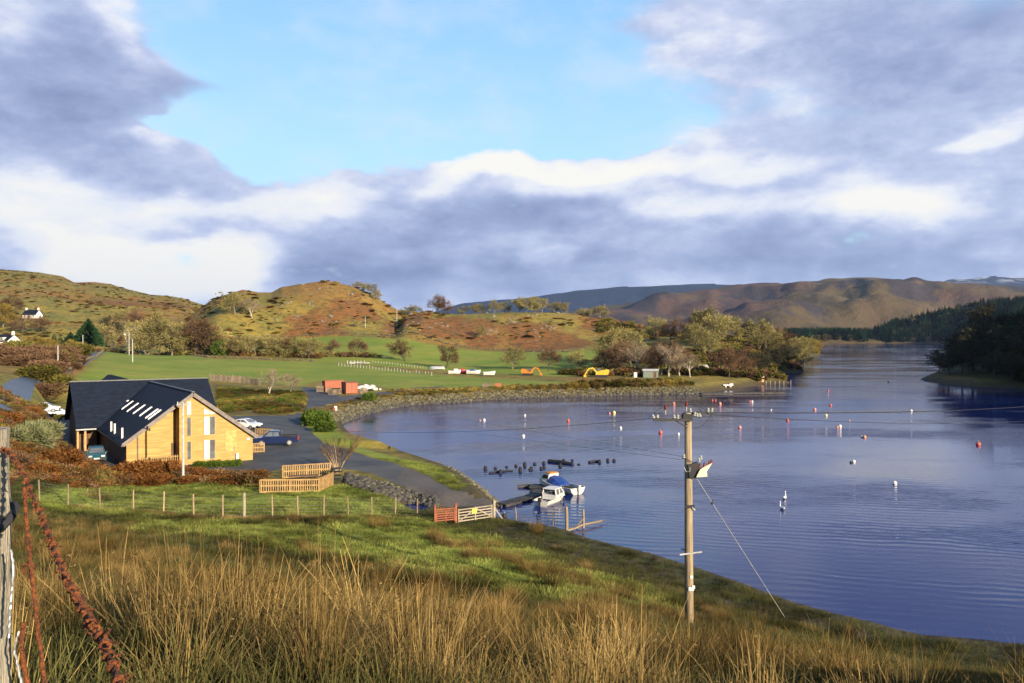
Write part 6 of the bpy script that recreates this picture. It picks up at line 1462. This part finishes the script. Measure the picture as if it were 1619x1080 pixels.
def tuft(seed, n, h, spread, w, leaf, bend=.5, seg=3, foot=.18, wind=(0, 0), heads=False):
    rr = random.Random(seed); c = MB()
    for k in range(n):
        a = rr.uniform(0, 6.283); r = foot * rr.random() ** .6; p = Vector((math.cos(a) * r, math.sin(a) * r, -.03)); H = h * rr.uniform(.45, 1.08); az = a + rr.gauss(0, .6); tilt = spread * rr.random() * (r / foot + .25)
        d = Vector((math.cos(az) * tilt + wind[0], math.sin(az) * tilt + wind[1], 1)).normalized(); s = Vector((-math.sin(az + rr.gauss(0, .8)), math.cos(az + rr.gauss(0, .8)), 0)).normalized() * w * rr.uniform(.7, 1.25)
        vs = []; q = p; t = rr.random(); dd = d
        for i in range(seg + 1):
            f = i / seg; vs += [q - s * (1 - f * .85), q + s * (1 - f * .85)]
            dd = (dd + Vector((math.cos(az) * bend * .35 * tilt + wind[0] * .3, math.sin(az) * bend * .35 * tilt + wind[1] * .3, -bend * .12))).normalized(); q = q + dd * H / seg
        o = len(c.v); c.v += [tuple(v) for v in vs]
        for i in range(seg): c.f.append((o + 2 * i, o + 2 * i + 1, o + 2 * i + 3, o + 2 * i + 2)); c.c.append((t, (i / (seg - 1)) ** 1.3 * .95 + .02, 0))
    if heads:
        for k in range(0, len(c.v) - 2, (seg + 1) * 2 * 4):
            q = (Vector(c.v[k + 2 * (seg - 1)]) + Vector(c.v[k + 2 * seg])) / 2
            for _ in range(3):
                d = Vector((rr.gauss(0, 1), rr.gauss(0, 1), rr.gauss(.3, .6))).normalized() * .028; s = d.cross(Vector((rr.random(), rr.random(), 1))).normalized() * .007
                c.add([q - s, q + d * .5 + s, q + d, q + d * .5 - s], [(0, 1, 2, 3)], (.9, .3, 0))
    return c
def src(c, name, m): o = bpy.data.objects.new(name, c.mesh(name, m)); COL.objects.link(o); return o
L_rush = leafmat('rush_blades', (.010,.017,.006), (.048,.038,.013), .5, .1, tip=(.165,.105,.036)); L_straw = leafmat('straw_blades', (.08,.055,.022), (.15,.105,.042), .4, .15, tip=(.22,.15,.062)); L_mat = leafmat('dead_matting', (.06,.042,.02), (.13,.092,.042), .4, .1, tip=(.17,.12,.06)); L_rushs = leafmat('pale_rush_blades', (.020,.024,.008), (.085,.062,.024), .5, .1, tip=(.235,.16,.06))  # rush blade feet darkened to paint the shade low in the tussocks
L_grass = leafmat('short_grass', (.045,.090,.012), (.11,.155,.024), .5, .3, tip=(.19,.20,.052)); L_wild = leafmat('rough_grass', (.022,.034,.010), (.050,.052,.016), .35, .2, tip=(.085,.078,.026))
rush_src = [src(tuft(200 + i, 105, 1.0, .50, .0046, L_rush, .8, 4, .2), 'rush_tuft', L_rush) for i in range(3)] + [src(tuft(210 + i, 80, .95, .6, .0042, L_rushs, .8, 4, .18), 'straw_tuft', L_rushs) for i in range(2)]
wild_src = [src(tuft(220 + i, 60, .38, .9, .004, L_wild, 1.3, 3, .22), 'rough_tuft', L_wild) for i in range(3)]
grass_src = [src(tuft(230 + i, 46, .16, .9, .006, L_grass, 1.2, 2, .24), 'grass_tuft', L_grass) for i in range(3)]
straw_src = [src(tuft(240 + i, 90, .5, .8, .008, L_straw, 1.2, 3, .3), 'dry_tuft', L_straw) for i in range(2)]
def sample(n, D0, D1, u0=-140, u1=1760, pw=1.0):
    """random ground points between two depths, over the width of the view"""
    t = rs.rand(n); D = (D0 ** pw + (D1 ** pw - D0 ** pw) * t) ** (1 / pw); u = u0 + (u1 - u0) * rs.rand(n); return (u - CX) / F * D, D
def finish(x, y, keep): x, y = x[keep], y[keep]; return np.stack([x, y, height(x, y)], 1)
# rushes over the near slope
x, y = sample(1250, 2.6, 56, pw=1.3); sd = sdist(x, y, water_poly); ins = sdist(x, y, AREAS['slope']); insC = sdist(x, y, AREAS['fieldC'])
cl_ = np.where(y > 10, 1.25, .8) * fbm(x, y, 3.8, 3, 8) + .25 * fbm(x, y, 14, 2, 9); dens = np.where(y < 9, 1.0, np.clip(.50 + cl_ * 2.4, .02, 1))
v_ = HY + (CH - height(x, y)) * F / y
dens *= np.where(ins < -1, .015, np.where(ins < 1.5, .25, 1)); dens *= np.where(insC < 1.5, 0, 1); dens *= np.where(sd < 4, .02, np.where(sd < 9, .35, 1)); dens *= np.where(y > 40, .5, 1); dens = np.where((x / y * F + CX < 260) & (y < 52) & (ins > 0), np.maximum(dens, .7) * (insC > 1), dens)
dens *= np.where(np.hypot(x - PB.x, y - PB.y) < .8, 0, 1); dens *= np.where(np.hypot(x * .9, y) < 3.0, 0, 1); dens *= np.where((x < -.8) & (x > -2.2) & (y < 5), .35, 1); dens *= np.where((y < 5) , .55, 1)
k = rs.rand(len(x)) < dens
x, y = x[k], y[k]; m_ = rs.randint(3, 9, len(x)); big = .62 + .72 * rs.rand(len(x))
x = np.repeat(x, m_) + rs.randn(m_.sum()) * .15 * np.repeat(big, m_); y = np.repeat(y, m_) + rs.randn(m_.sum()) * .15 * np.repeat(big, m_); big = np.repeat(big, m_)
pr = finish(x, y, np.ones(len(x), bool)); s = (.6 + .45 * rs.rand(len(pr))) * big; s *= np.clip(.85 + .35 * fbm(pr[:, 0], pr[:, 1], 7, 2, 5), .6, 1.2); s *= np.where(pr[:, 1] < 6, .82, 1) * np.where(pr[:, 1] > 30, .85, 1)
wd = 1 + np.clip(pr[:, 1] / 22, 0, 1.6); far_ = pr[:, 1] > 11
scatter('rush_grass', pr[far_], np.stack([s * 1.15, s * 1.15, s * .84], 1)[far_], rush_src)
scatter('near_rushes', pr[~far_], np.stack([s * 1.15, s * 1.15, s * 1.12], 1)[~far_], [src(tuft(260 + i, (52, 62, 40, 48, 30)[i], (1.0, .95, 1.15, .8, .75)[i], (.5, .6, .4, .8, 1.3)[i], (.0058, .0062, .0052, .0070, .006)[i], lf, (.6, .8, .5, 1.3, 1.8)[i], 5, .17, heads=i != 3), 'coarse_rush', lf) for i, lf in enumerate((L_rush, L_rushs, L_rushs, L_straw, L_rush))])
x, y = sample(3400, 2.4, 50, pw=1.25); k = (sdist(x, y, AREAS['slope']) > 0) & (sdist(x, y, AREAS['fieldC']) > 0) & (sdist(x, y, water_poly) > 5) & (np.hypot(x, y) > 2.4) & (fbm(x, y, 3, 2, 12) > .12)
pr = finish(x, y, k); s = .7 + .7 * rs.rand(len(pr)); scatter('dead_matting', pr, np.stack([s * 1.2, s * 1.2, s * .8], 1), [src(tuft(280 + i, 46, .55, 2.6, .005, L_mat, 1.6, 4, .25), 'dead_tuft', L_mat) for i in range(2)])
# extra rush clumps on the green slope
cl = []
for u, v in [(700,860),(712,868),(725,865),(740,880),(755,885),(770,880),(785,890),(800,885),(745,868),(690,850),(815,895),(830,905),(705,820),(712,826),(700,815),(780,868),(850,905),(868,915),(885,912),(900,930),(915,920),(600,835),(585,826),(508,828),(460,827),(160,790),(850,840),(856,842),(870,930),(960,940),(985,950)]:
    p = gp(u, v, 30)
    for _ in range(7): cl.append((p.x + rnd.gauss(0, .35), p.y + rnd.gauss(0, .5)))
cl = np.array(cl); pr = finish(cl[:, 0], cl[:, 1], np.ones(len(cl), bool)); s = .55 + .35 * rs.rand(len(pr)); scatter('rush_clumps', pr, np.stack([s * 1.4, s * 1.4, s], 1), rush_src)
# rough grass under and between
x, y = sample(26000, 2.2, 66, pw=1.3); sd = sdist(x, y, water_poly); ins = sdist(x, y, AREAS['slope']); insC = sdist(x, y, AREAS['fieldC']); k = (ins > -1) & (insC > 0) & (sd > 2.5) & (sdist(x, y, yard_poly) > .5) & (np.hypot(x, y) > 1.9)
pr = finish(x, y, k); s = .6 + .8 * rs.rand(len(pr)); s *= 1 + .5 * fbm(pr[:, 0], pr[:, 1], 2.2, 2, 1); scatter('rough_grass', pr, np.stack([s * 1.3, s * 1.3, s * np.where(pr[:, 1] < 12, 1.1, .8)], 1), wild_src)
# short pasture
x, y = sample(60000, 26, 90, -60, 1250, 1.0); sd = sdist(x, y, water_poly); ins = sdist(x, y, AREAS['slope']); insC = sdist(x, y, AREAS['fieldC']); insV = sdist(x, y, AREAS['verge'])
k = ((ins < 1) | (insC < .5) | (insV < 0)) & (sd > .6) & (sdist(x, y, AREAS['tar']) > .2)
pr = finish(x, y, k); s = (.6 + .9 * rs.rand(len(pr))) * (1 + .9 * fbm(pr[:, 0], pr[:, 1], 1.6, 3, 3)); scatter('pasture_grass', pr, np.stack([s * 1.5, s * 1.5, s * 1.1], 1), grass_src)
# pale dead grass along the fence line
ln = [gp(u, v + 2, 40) for u, v in fp[1:-1]]; pp = []
for a, b in zip(ln[:-1], ln[1:]):
    for k in range(26): q = a.lerp(b, rnd.random()); pp.append((q.x + rnd.gauss(0, .08), q.y + rnd.gauss(0, .22)))
pp = np.array(pp); pr = finish(pp[:, 0], pp[:, 1], np.ones(len(pp), bool)); s = .4 + .45 * rs.rand(len(pr)); scatter('dry_grass', pr, np.stack([s * 1.2, s * 1.2, s * .7], 1), straw_src)
# rocks: shore armour
def rock_mass(name, pts, sizes, m, seed=1):
    rr = random.Random(seed); b = MB()
    ico = [(0,0,1),(.89,0,.45),(.28,.85,.45),(-.72,.53,.45),(-.72,-.53,.45),(.28,-.85,.45),(.72,.53,-.45),(-.28,.85,-.45),(-.89,0,-.45),(-.28,-.85,-.45),(.72,-.53,-.45),(0,0,-1)]
    F_ = [(0,1,2),(0,2,3),(0,3,4),(0,4,5),(0,5,1),(1,6,2),(2,7,3),(3,8,4),(4,9,5),(5,10,1),(1,10,6),(2,6,7),(3,7,8),(4,8,9),(5,9,10),(11,7,6),(11,8,7),(11,9,8),(11,10,9),(11,6,10)]
    for p, s in zip(pts, sizes):
        M = Matrix.Rotation(rr.uniform(0, 6.28), 3, 'Z') @ Matrix.Rotation(rr.uniform(-.6, .6), 3, 'X'); sc = (s * rr.uniform(.7, 1.3), s * rr.uniform(.7, 1.2), s * rr.uniform(.5, .9))
        b.add([M @ Vector((v[0] * sc[0] * rr.uniform(.8, 1.15), v[1] * sc[1] * rr.uniform(.8, 1.15), v[2] * sc[2] * rr.uniform(.8, 1.1))) + Vector(p) for v in ico], F_)
    o = b.build(name, m); o['kind'] = 'stuff'; return o
def along(px, n, inw, seed, smin, smax, up=0):
    rr = random.Random(seed); P = [wp(u, v, 0) for u, v in px]; out = []; sz = []
    L = [(b - a).length for a, b in zip(P[:-1], P[1:])]; T = sum(L)
    for _ in range(n):
        t = rr.random() * T; i = 0
        while t > L[i]: t -= L[i]; i += 1
        d = (P[i + 1] - P[i]).normalized(); nrm = Vector((-d.y, d.x, 0)); w = rr.random() * inw; q = P[i].lerp(P[i + 1], t / L[i]) + nrm * w
        z = gz(q.x, q.y) if False else 0; out.append([q.x, q.y, 0]); sz.append(rr.uniform(smin, smax))
    a = np.array(out); a[:, 2] = height(a[:, 0], a[:, 1]) + up; return a, sz
BAY = [(540,671),(551,666),(584,654),(613,647),(650,641),(717,637),(800,631),(860,629),(960,626),(1060,624),(1112,622.5)]
a, s = along(BAY, 1700, 3.0, 1, .16, .50); rock_mass('shore_rocks', a, s, M_stone, 2)
a, s = along(BAY, 700, .9, 3, .3, .6, -.05); rock_mass('tide_rocks', a, s, M_stoned, 4)
a, s = along([(796,800),(783,792),(770,780),(755,768),(740,757),(720,745),(690,735),(650,722)], 300, .8, 5, .15, .38); rock_mass('slipway_rocks', a, s, M_stone, 6)
# dark rubble bank below the slipway
rr = random.Random(8); pp = []; sz = []
for _ in range(620):
    t = rr.random(); u = 548 + t * 145; v = 752 + t * 46 + rr.uniform(-7, 9) + (5 if t < .7 else 0); p = gp(u, v, 50); pp.append((p.x, p.y, p.z + rr.uniform(-.1, .15))); sz.append(rr.uniform(.14, .42))
rock_mass('rubble_bank', pp, sz, M_stoned, 9)
rr = random.Random(18); pp = []; sz = []
for _ in range(110):
    t = rr.random(); u = 560 + t * 130; v = 756 + t * 44 + rr.uniform(-8, 6); p = gp(u, v, 50); pp.append((p.x, p.y, p.z + .12)); sz.append(rr.uniform(.1, .3))
rock_mass('pale_rubble', pp, sz, M_stone, 19)
# far point rocks, outcrops on hill and mound
pp = []; sz = []
for u, v, n, r in [(1262,586.5,14,9),(1296,562,10,6),(1480,602,30,16)]:
    for _ in range(n): p = wp(u + rr.uniform(-r, r), v + rr.uniform(-.6, .6), 0); pp.append((p.x, p.y, .1)); sz.append(rr.uniform(.5, 1.1))
rock_mass('point_rocks', pp, sz, M_stoned, 12)
pp = []; sz = []
for u, v, n, ru, rv in [(515,458,10,8,4),(552,468,6,6,4),(578,470,8,6,6),(490,480,6,5,4),(520,505,10,12,6),(455,480,5,6,5),(436,505,4,5,3),(350,465,6,8,4),(480,450,5,12,2),(811,505,16,12,7),(878,517,14,11,4),(886,497,7,8,3),(665,515,10,12,5),(698,516,8,8,5),(846,528,7,8,5),(775,528,6,8,4),(845,502,6,6,4),(190,465,10,10,8),(250,475,8,12,4),(60,460,8,14,6),(775,500,5,6,3)]:
    for _ in range(n):
        p = gp(u + rr.gauss(0, ru * .9), v + rr.gauss(0, rv * .7), 300); pp.append((p.x, p.y, p.z - .1)); sz.append(rr.uniform(.3, 1.15))
rock_mass('hill_outcrops', pp, sz, mat('pale_outcrop', (.17,.155,.115), .9, var=.4, scale=1, bump=.7, bscale=2), 14)
# dry stone walls
def drywall(px, near, lb, h=.9, Ds=None):
    P = [gp(u, v, near) for u, v in px] if Ds is None else [gd(u, D) for (u, v), D in zip(px, Ds)]; pts = []; sz = []; rr = random.Random(len(px))
    for a, b in zip(P[:-1], P[1:]):
        L = (b - a).length
        for k in range(int(L / .55)):
            q = a.lerp(b, rr.random()); pts.append((q.x, q.y)); sz.append(rr.uniform(.35, .6))
    a = np.array(pts); z = height(a[:, 0], a[:, 1]) + np.random.RandomState(3).rand(len(a)) * h * .7
    o = P[0]; root = empty('dry_stone_wall', o, 0, lb, 'wall')
    w = rock_mass('stones', [(p[0] - o.x, p[1] - o.y, q - o.z) for p, q in zip(a, z)], sz, M_stone, 5); w.parent = root
drywall([(355,541),(395,537),(430,536),(470,533),(540,531),(600,531),(640,534),(700,546),(745,553),(800,554),(860,555),(905,556)], 300, 'dry stone wall along the top of the upper pasture', .9, [400,410,425,428,430,425,418,400,395,390,372,362])
drywall([(110,585),(135,572),(160,559),(168,555)], 150, 'dry stone wall beside the wet lane', .8)
drywall([(168,554),(230,557),(330,565),(430,569),(500,571)], 200, 'low stone wall along the foot of the hedgerow trees', .7)
# gorse and heather scrub scattered over the hills, shore scrub
sc = [src(bush_proto(300 + i, 420, lf, .10, .5)[1], 'scrub', lf) for i, lf in enumerate((L_gorse, L_brack, L_gold, L_straw))]
x, y = sample(9000, 330, 860, -120, 1180, 1.0); h = height(x, y); k = (h > 13) & (sdist(x, y, AREAS['fieldB']) > 3) & (fbm(x, y, 30, 3, 6) > -.15)
pr = finish(x, y, k); s = .45 + 1.4 * rs.rand(len(pr)) ** 3; scatter('hill_scrub', pr, np.stack([s * 1.6, s * 1.6, s * .55], 1), sc)
sh = [src(bush_proto(310 + i, 620, lf, .07, .4)[1], 'shore_scrub_tuft', lf) for i, lf in enumerate((L_gorse, L_gold, L_straw))]
a, s = along([(640,641),(717,637),(800,631),(860,629),(960,626),(1060,624),(1112,622.5)], 420, 15, 21, .5, 1.3); sdv = sdist(a[:, 0], a[:, 1], water_poly); k = sdv > 3.2; a = a[k]; s = np.array(s)[k] * np.where(a[:, 0] > 15, 1.35, .6)
scatter('shore_scrub', a, np.stack([s, s, s * .9], 1), sh)
a, s = along(BAY, 2600, 6.5, 22, .25, .6); sdv = sdist(a[:, 0], a[:, 1], water_poly); k = sdv > 1.0 + rs.rand(len(sdv)) * 1.6; a = a[k]; s = np.array(s)[k] * 1.3; scatter('bank_grass', a, np.stack([s * 1.6, s * 1.6, s * 1.1], 1), straw_src + [src(tuft(250, 80, .5, .8, .01, L_wild, 1.2, 3, .3), 'bank_tuft', L_wild)])
# brown bracken and dead grass covering the bank
x = rs.uniform(-75, -22, 26000); y = rs.uniform(48, 118, 26000); u_ = x / y * F + CX
k = (u_ > -60) & (u_ < 185 + (y < 76) * 230) & (sdist(x, y, AREAS['tar']) > .6) & (sdist(x, y, AREAS['fieldC']) > -.6) & (sdist(x, y, yard_poly) > -2.5 * (y < 80)) & (y > 62 - (x < -36) * 6); x, y = x[k], y[k]
dr = np.min([np.hypot(x - (a.x + (b.x - a.x) * t_), y - (a.y + (b.y - a.y) * t_)) for a, b in zip(AREAS['road'][:-1], AREAS['road'][1:]) for t_ in np.linspace(0, 1, 12)], axis=0); k = dr > 3.0
pr = finish(x, y, k); s = .28 + .5 * rs.rand(len(pr)) ** 2; s *= 1 + .6 * fbm(pr[:, 0], pr[:, 1], 4, 3, 5)
scatter('bank_bracken', pr, np.stack([s * 1.3, s * 1.3, s * .85], 1), [src(bush_proto(360 + i, 260, lf, .05, .4, .6)[1], 'bracken_tuft', lf) for i, lf in enumerate((L_brack, L_brack2, L_gorse, L_straw, L_brown))])
# hedge bottoms
hb = []
for a, b, w_ in ((gd(215, 352), gd(350, 352), 9), (gd(350, 348), gd(505, 336), 5), (gd(505, 345), gd(600, 335), 1.5), (gd(60, 330), gd(180, 390), 22), (gd(930, 272), gd(1000, 258), 9), (gd(190, 395), gd(330, 400), 25)):
    for _ in range(int(26 * w_ ** .8)): q = a.lerp(b, rnd.random()); hb.append((q.x + rnd.gauss(0, w_ * .5), q.y + rnd.gauss(0, w_ * .4)))
hb = np.array(hb); pr = finish(hb[:, 0], hb[:, 1], sdist(hb[:, 0], hb[:, 1], AREAS['fieldA']) > .5); s = 1.2 + 1.6 * rs.rand(len(pr)); scatter('hedge_bottom', pr, np.stack([s, s, s * .8], 1), [src(bush_proto(370 + i, 420, lf, .07, .45)[1], 'hedge_clump', lf) for i, lf in enumerate((L_brown, L_gorse, L_olive, L_brack2))])
# rough ground beside the lane and along the car park edge
P_ = [gp(u, v, 80) for u, v in ((345,612),(480,622),(478,650),(445,655),(345,652))]
pl = [(p.x, p.y) for p in P_]; xs_ = [p[0] for p in pl]; ys_ = [p[1] for p in pl]
x = rs.uniform(min(xs_), max(xs_), 5200); y = rs.uniform(min(ys_), max(ys_), 5200); k = (sdist(x, y, pl) < 0) & (sdist(x, y, AREAS['tar']) > .5) & (fbm(x, y, 6, 3, 4) > -.35); pr = finish(x, y, k)
s = .3 + .5 * rs.rand(len(pr)); s *= np.where(sdist(pr[:, 0], pr[:, 1], AREAS['tar']) < 5, 1.5, 1); scatter('lane_scrub', pr, np.stack([s, s, s * .7], 1), [src(bush_proto(350 + i, 300, lf, .05, .35)[1], 'lane_clump', lf) for i, lf in enumerate((L_gorse, L_straw, L_gold, L_bgreen))])
# understorey of the wooded point
x, y = sample(2600, 250, 470, 950, 1300, 1.0); sd = sdist(x, y, water_poly); k = (sd > 1.0) & (((x / y * F + CX) > 1130) | (fbm(x, y, 18, 3, 7) > .05)) & (sdist(x, y, AREAS['fieldB']) > 4)
pr = finish(x, y, k); s = 1.0 + 1.6 * rs.rand(len(pr)); scatter('undergrowth', pr, np.stack([s, s, s * .9], 1), [src(bush_proto(320, 520, L_brown, .09, .5)[1], 'undergrowth_clump', L_brown), src(bush_proto(321, 520, L_gorse, .09, .5)[1], 'undergrowth_clump', L_gorse)])
# ---- the dark right bank and the far woods
Gd = 'trees on the dark right hand point'
p = wp(1503, 596, .8)
tree(1502, 268, 48, 'dark', 'bare leaning tree standing alone at the dark right hand point', Gd, 1.1); tree(1485, 276, 30, 'dark', 'small drooping tree left of the leaning one', Gd, 1.0)
for k, (u, D, h) in enumerate([(1522,262,50),(1540,268,66),(1560,258,70),(1582,262,78),(1604,255,84),(1628,262,90),(1552,290,70),(1590,295,80),(1640,240,80),(1570,240,50),(1600,236,52)]):
    tree(u, D, h, 'dark', 'dark shaded tree massed on the right hand point, ' + ('leftmost', 'second', 'third', 'fourth', 'fifth at the frame edge', 'cut by the frame edge', 'behind the second', 'behind the fourth', 'low at the frame edge', 'low near the water', 'low by the water at the edge')[k], Gd, 1.25)
firs = []
for i in range(3):
    t, c = conifer(400 + i, 10, .19); 
    c2 = MB(); c2.v = list(c.v); c2.f = list(c.f); c2.c = list(c.c); firs.append(src(c2, 'fir', L_green))
L_dk = leafmat('shaded_crown', (.016,.021,.012), (.036,.037,.018), .3, .1)  # cloud shade over the right bank put into the crown colour
L_or = leafmat('autumn_crown', (.10,.085,.035), (.15,.115,.045), .3, .2)
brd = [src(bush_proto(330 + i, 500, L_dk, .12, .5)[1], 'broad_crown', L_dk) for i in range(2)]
firs_b = [src(bush_proto(335 + i, 420, L_green, .12, .45, .9)[1], 'green_crown', L_green) for i in range(2)]
def forest(name, n, D0, D1, u0, u1, cond, smin, smax, protos, flat=False):
    x, y = sample(n, D0, D1, u0, u1); h = height(x, y); sd = sdist(x, y, water_poly); u = x / y * F + CX; k = (sd > 3) & cond(u, y, h); pr = finish(x, y, k); s = smin + (smax - smin) * rs.rand(len(pr)); scatter(name, pr, np.stack([s, s, s * (1 if not flat else 1)], 1), protos)
forest('far_conifers', 9000, 900, 1560, 1330, 1850, lambda u, y, h: (u > 1360) & (h > 2) , 1.0, 1.9, firs)
forest('shore_conifers', 1200, 1500, 1640, 1240, 1420, lambda u, y, h: (u < 1345) | (fbm(u, y, 20, 2, 3) > .1), 1.6, 2.4, firs)
forest('far_shore_trees', 1500, 1500, 1760, 1250, 1560, lambda u, y, h: fbm(u, y, 25, 2, 5) > -.1, 6, 10, firs_b + brd + [src(bush_proto(340, 500, L_or, .12, .5)[1], 'autumn_crown', L_or)])
forest('right_bank_wood', 3400, 90, 1050, 1560, 3600, lambda u, y, h: (h > .8) & (u > 1500), 4.5, 8.5, brd + brd + [src(bush_proto(341, 500, L_or, .12, .5)[1], 'pale_crown', L_or)])
forest('right_bank_firs', 1500, 240, 1050, 1540, 2600, lambda u, y, h: (h > 2) & (u > 1560), .9, 1.6, firs)
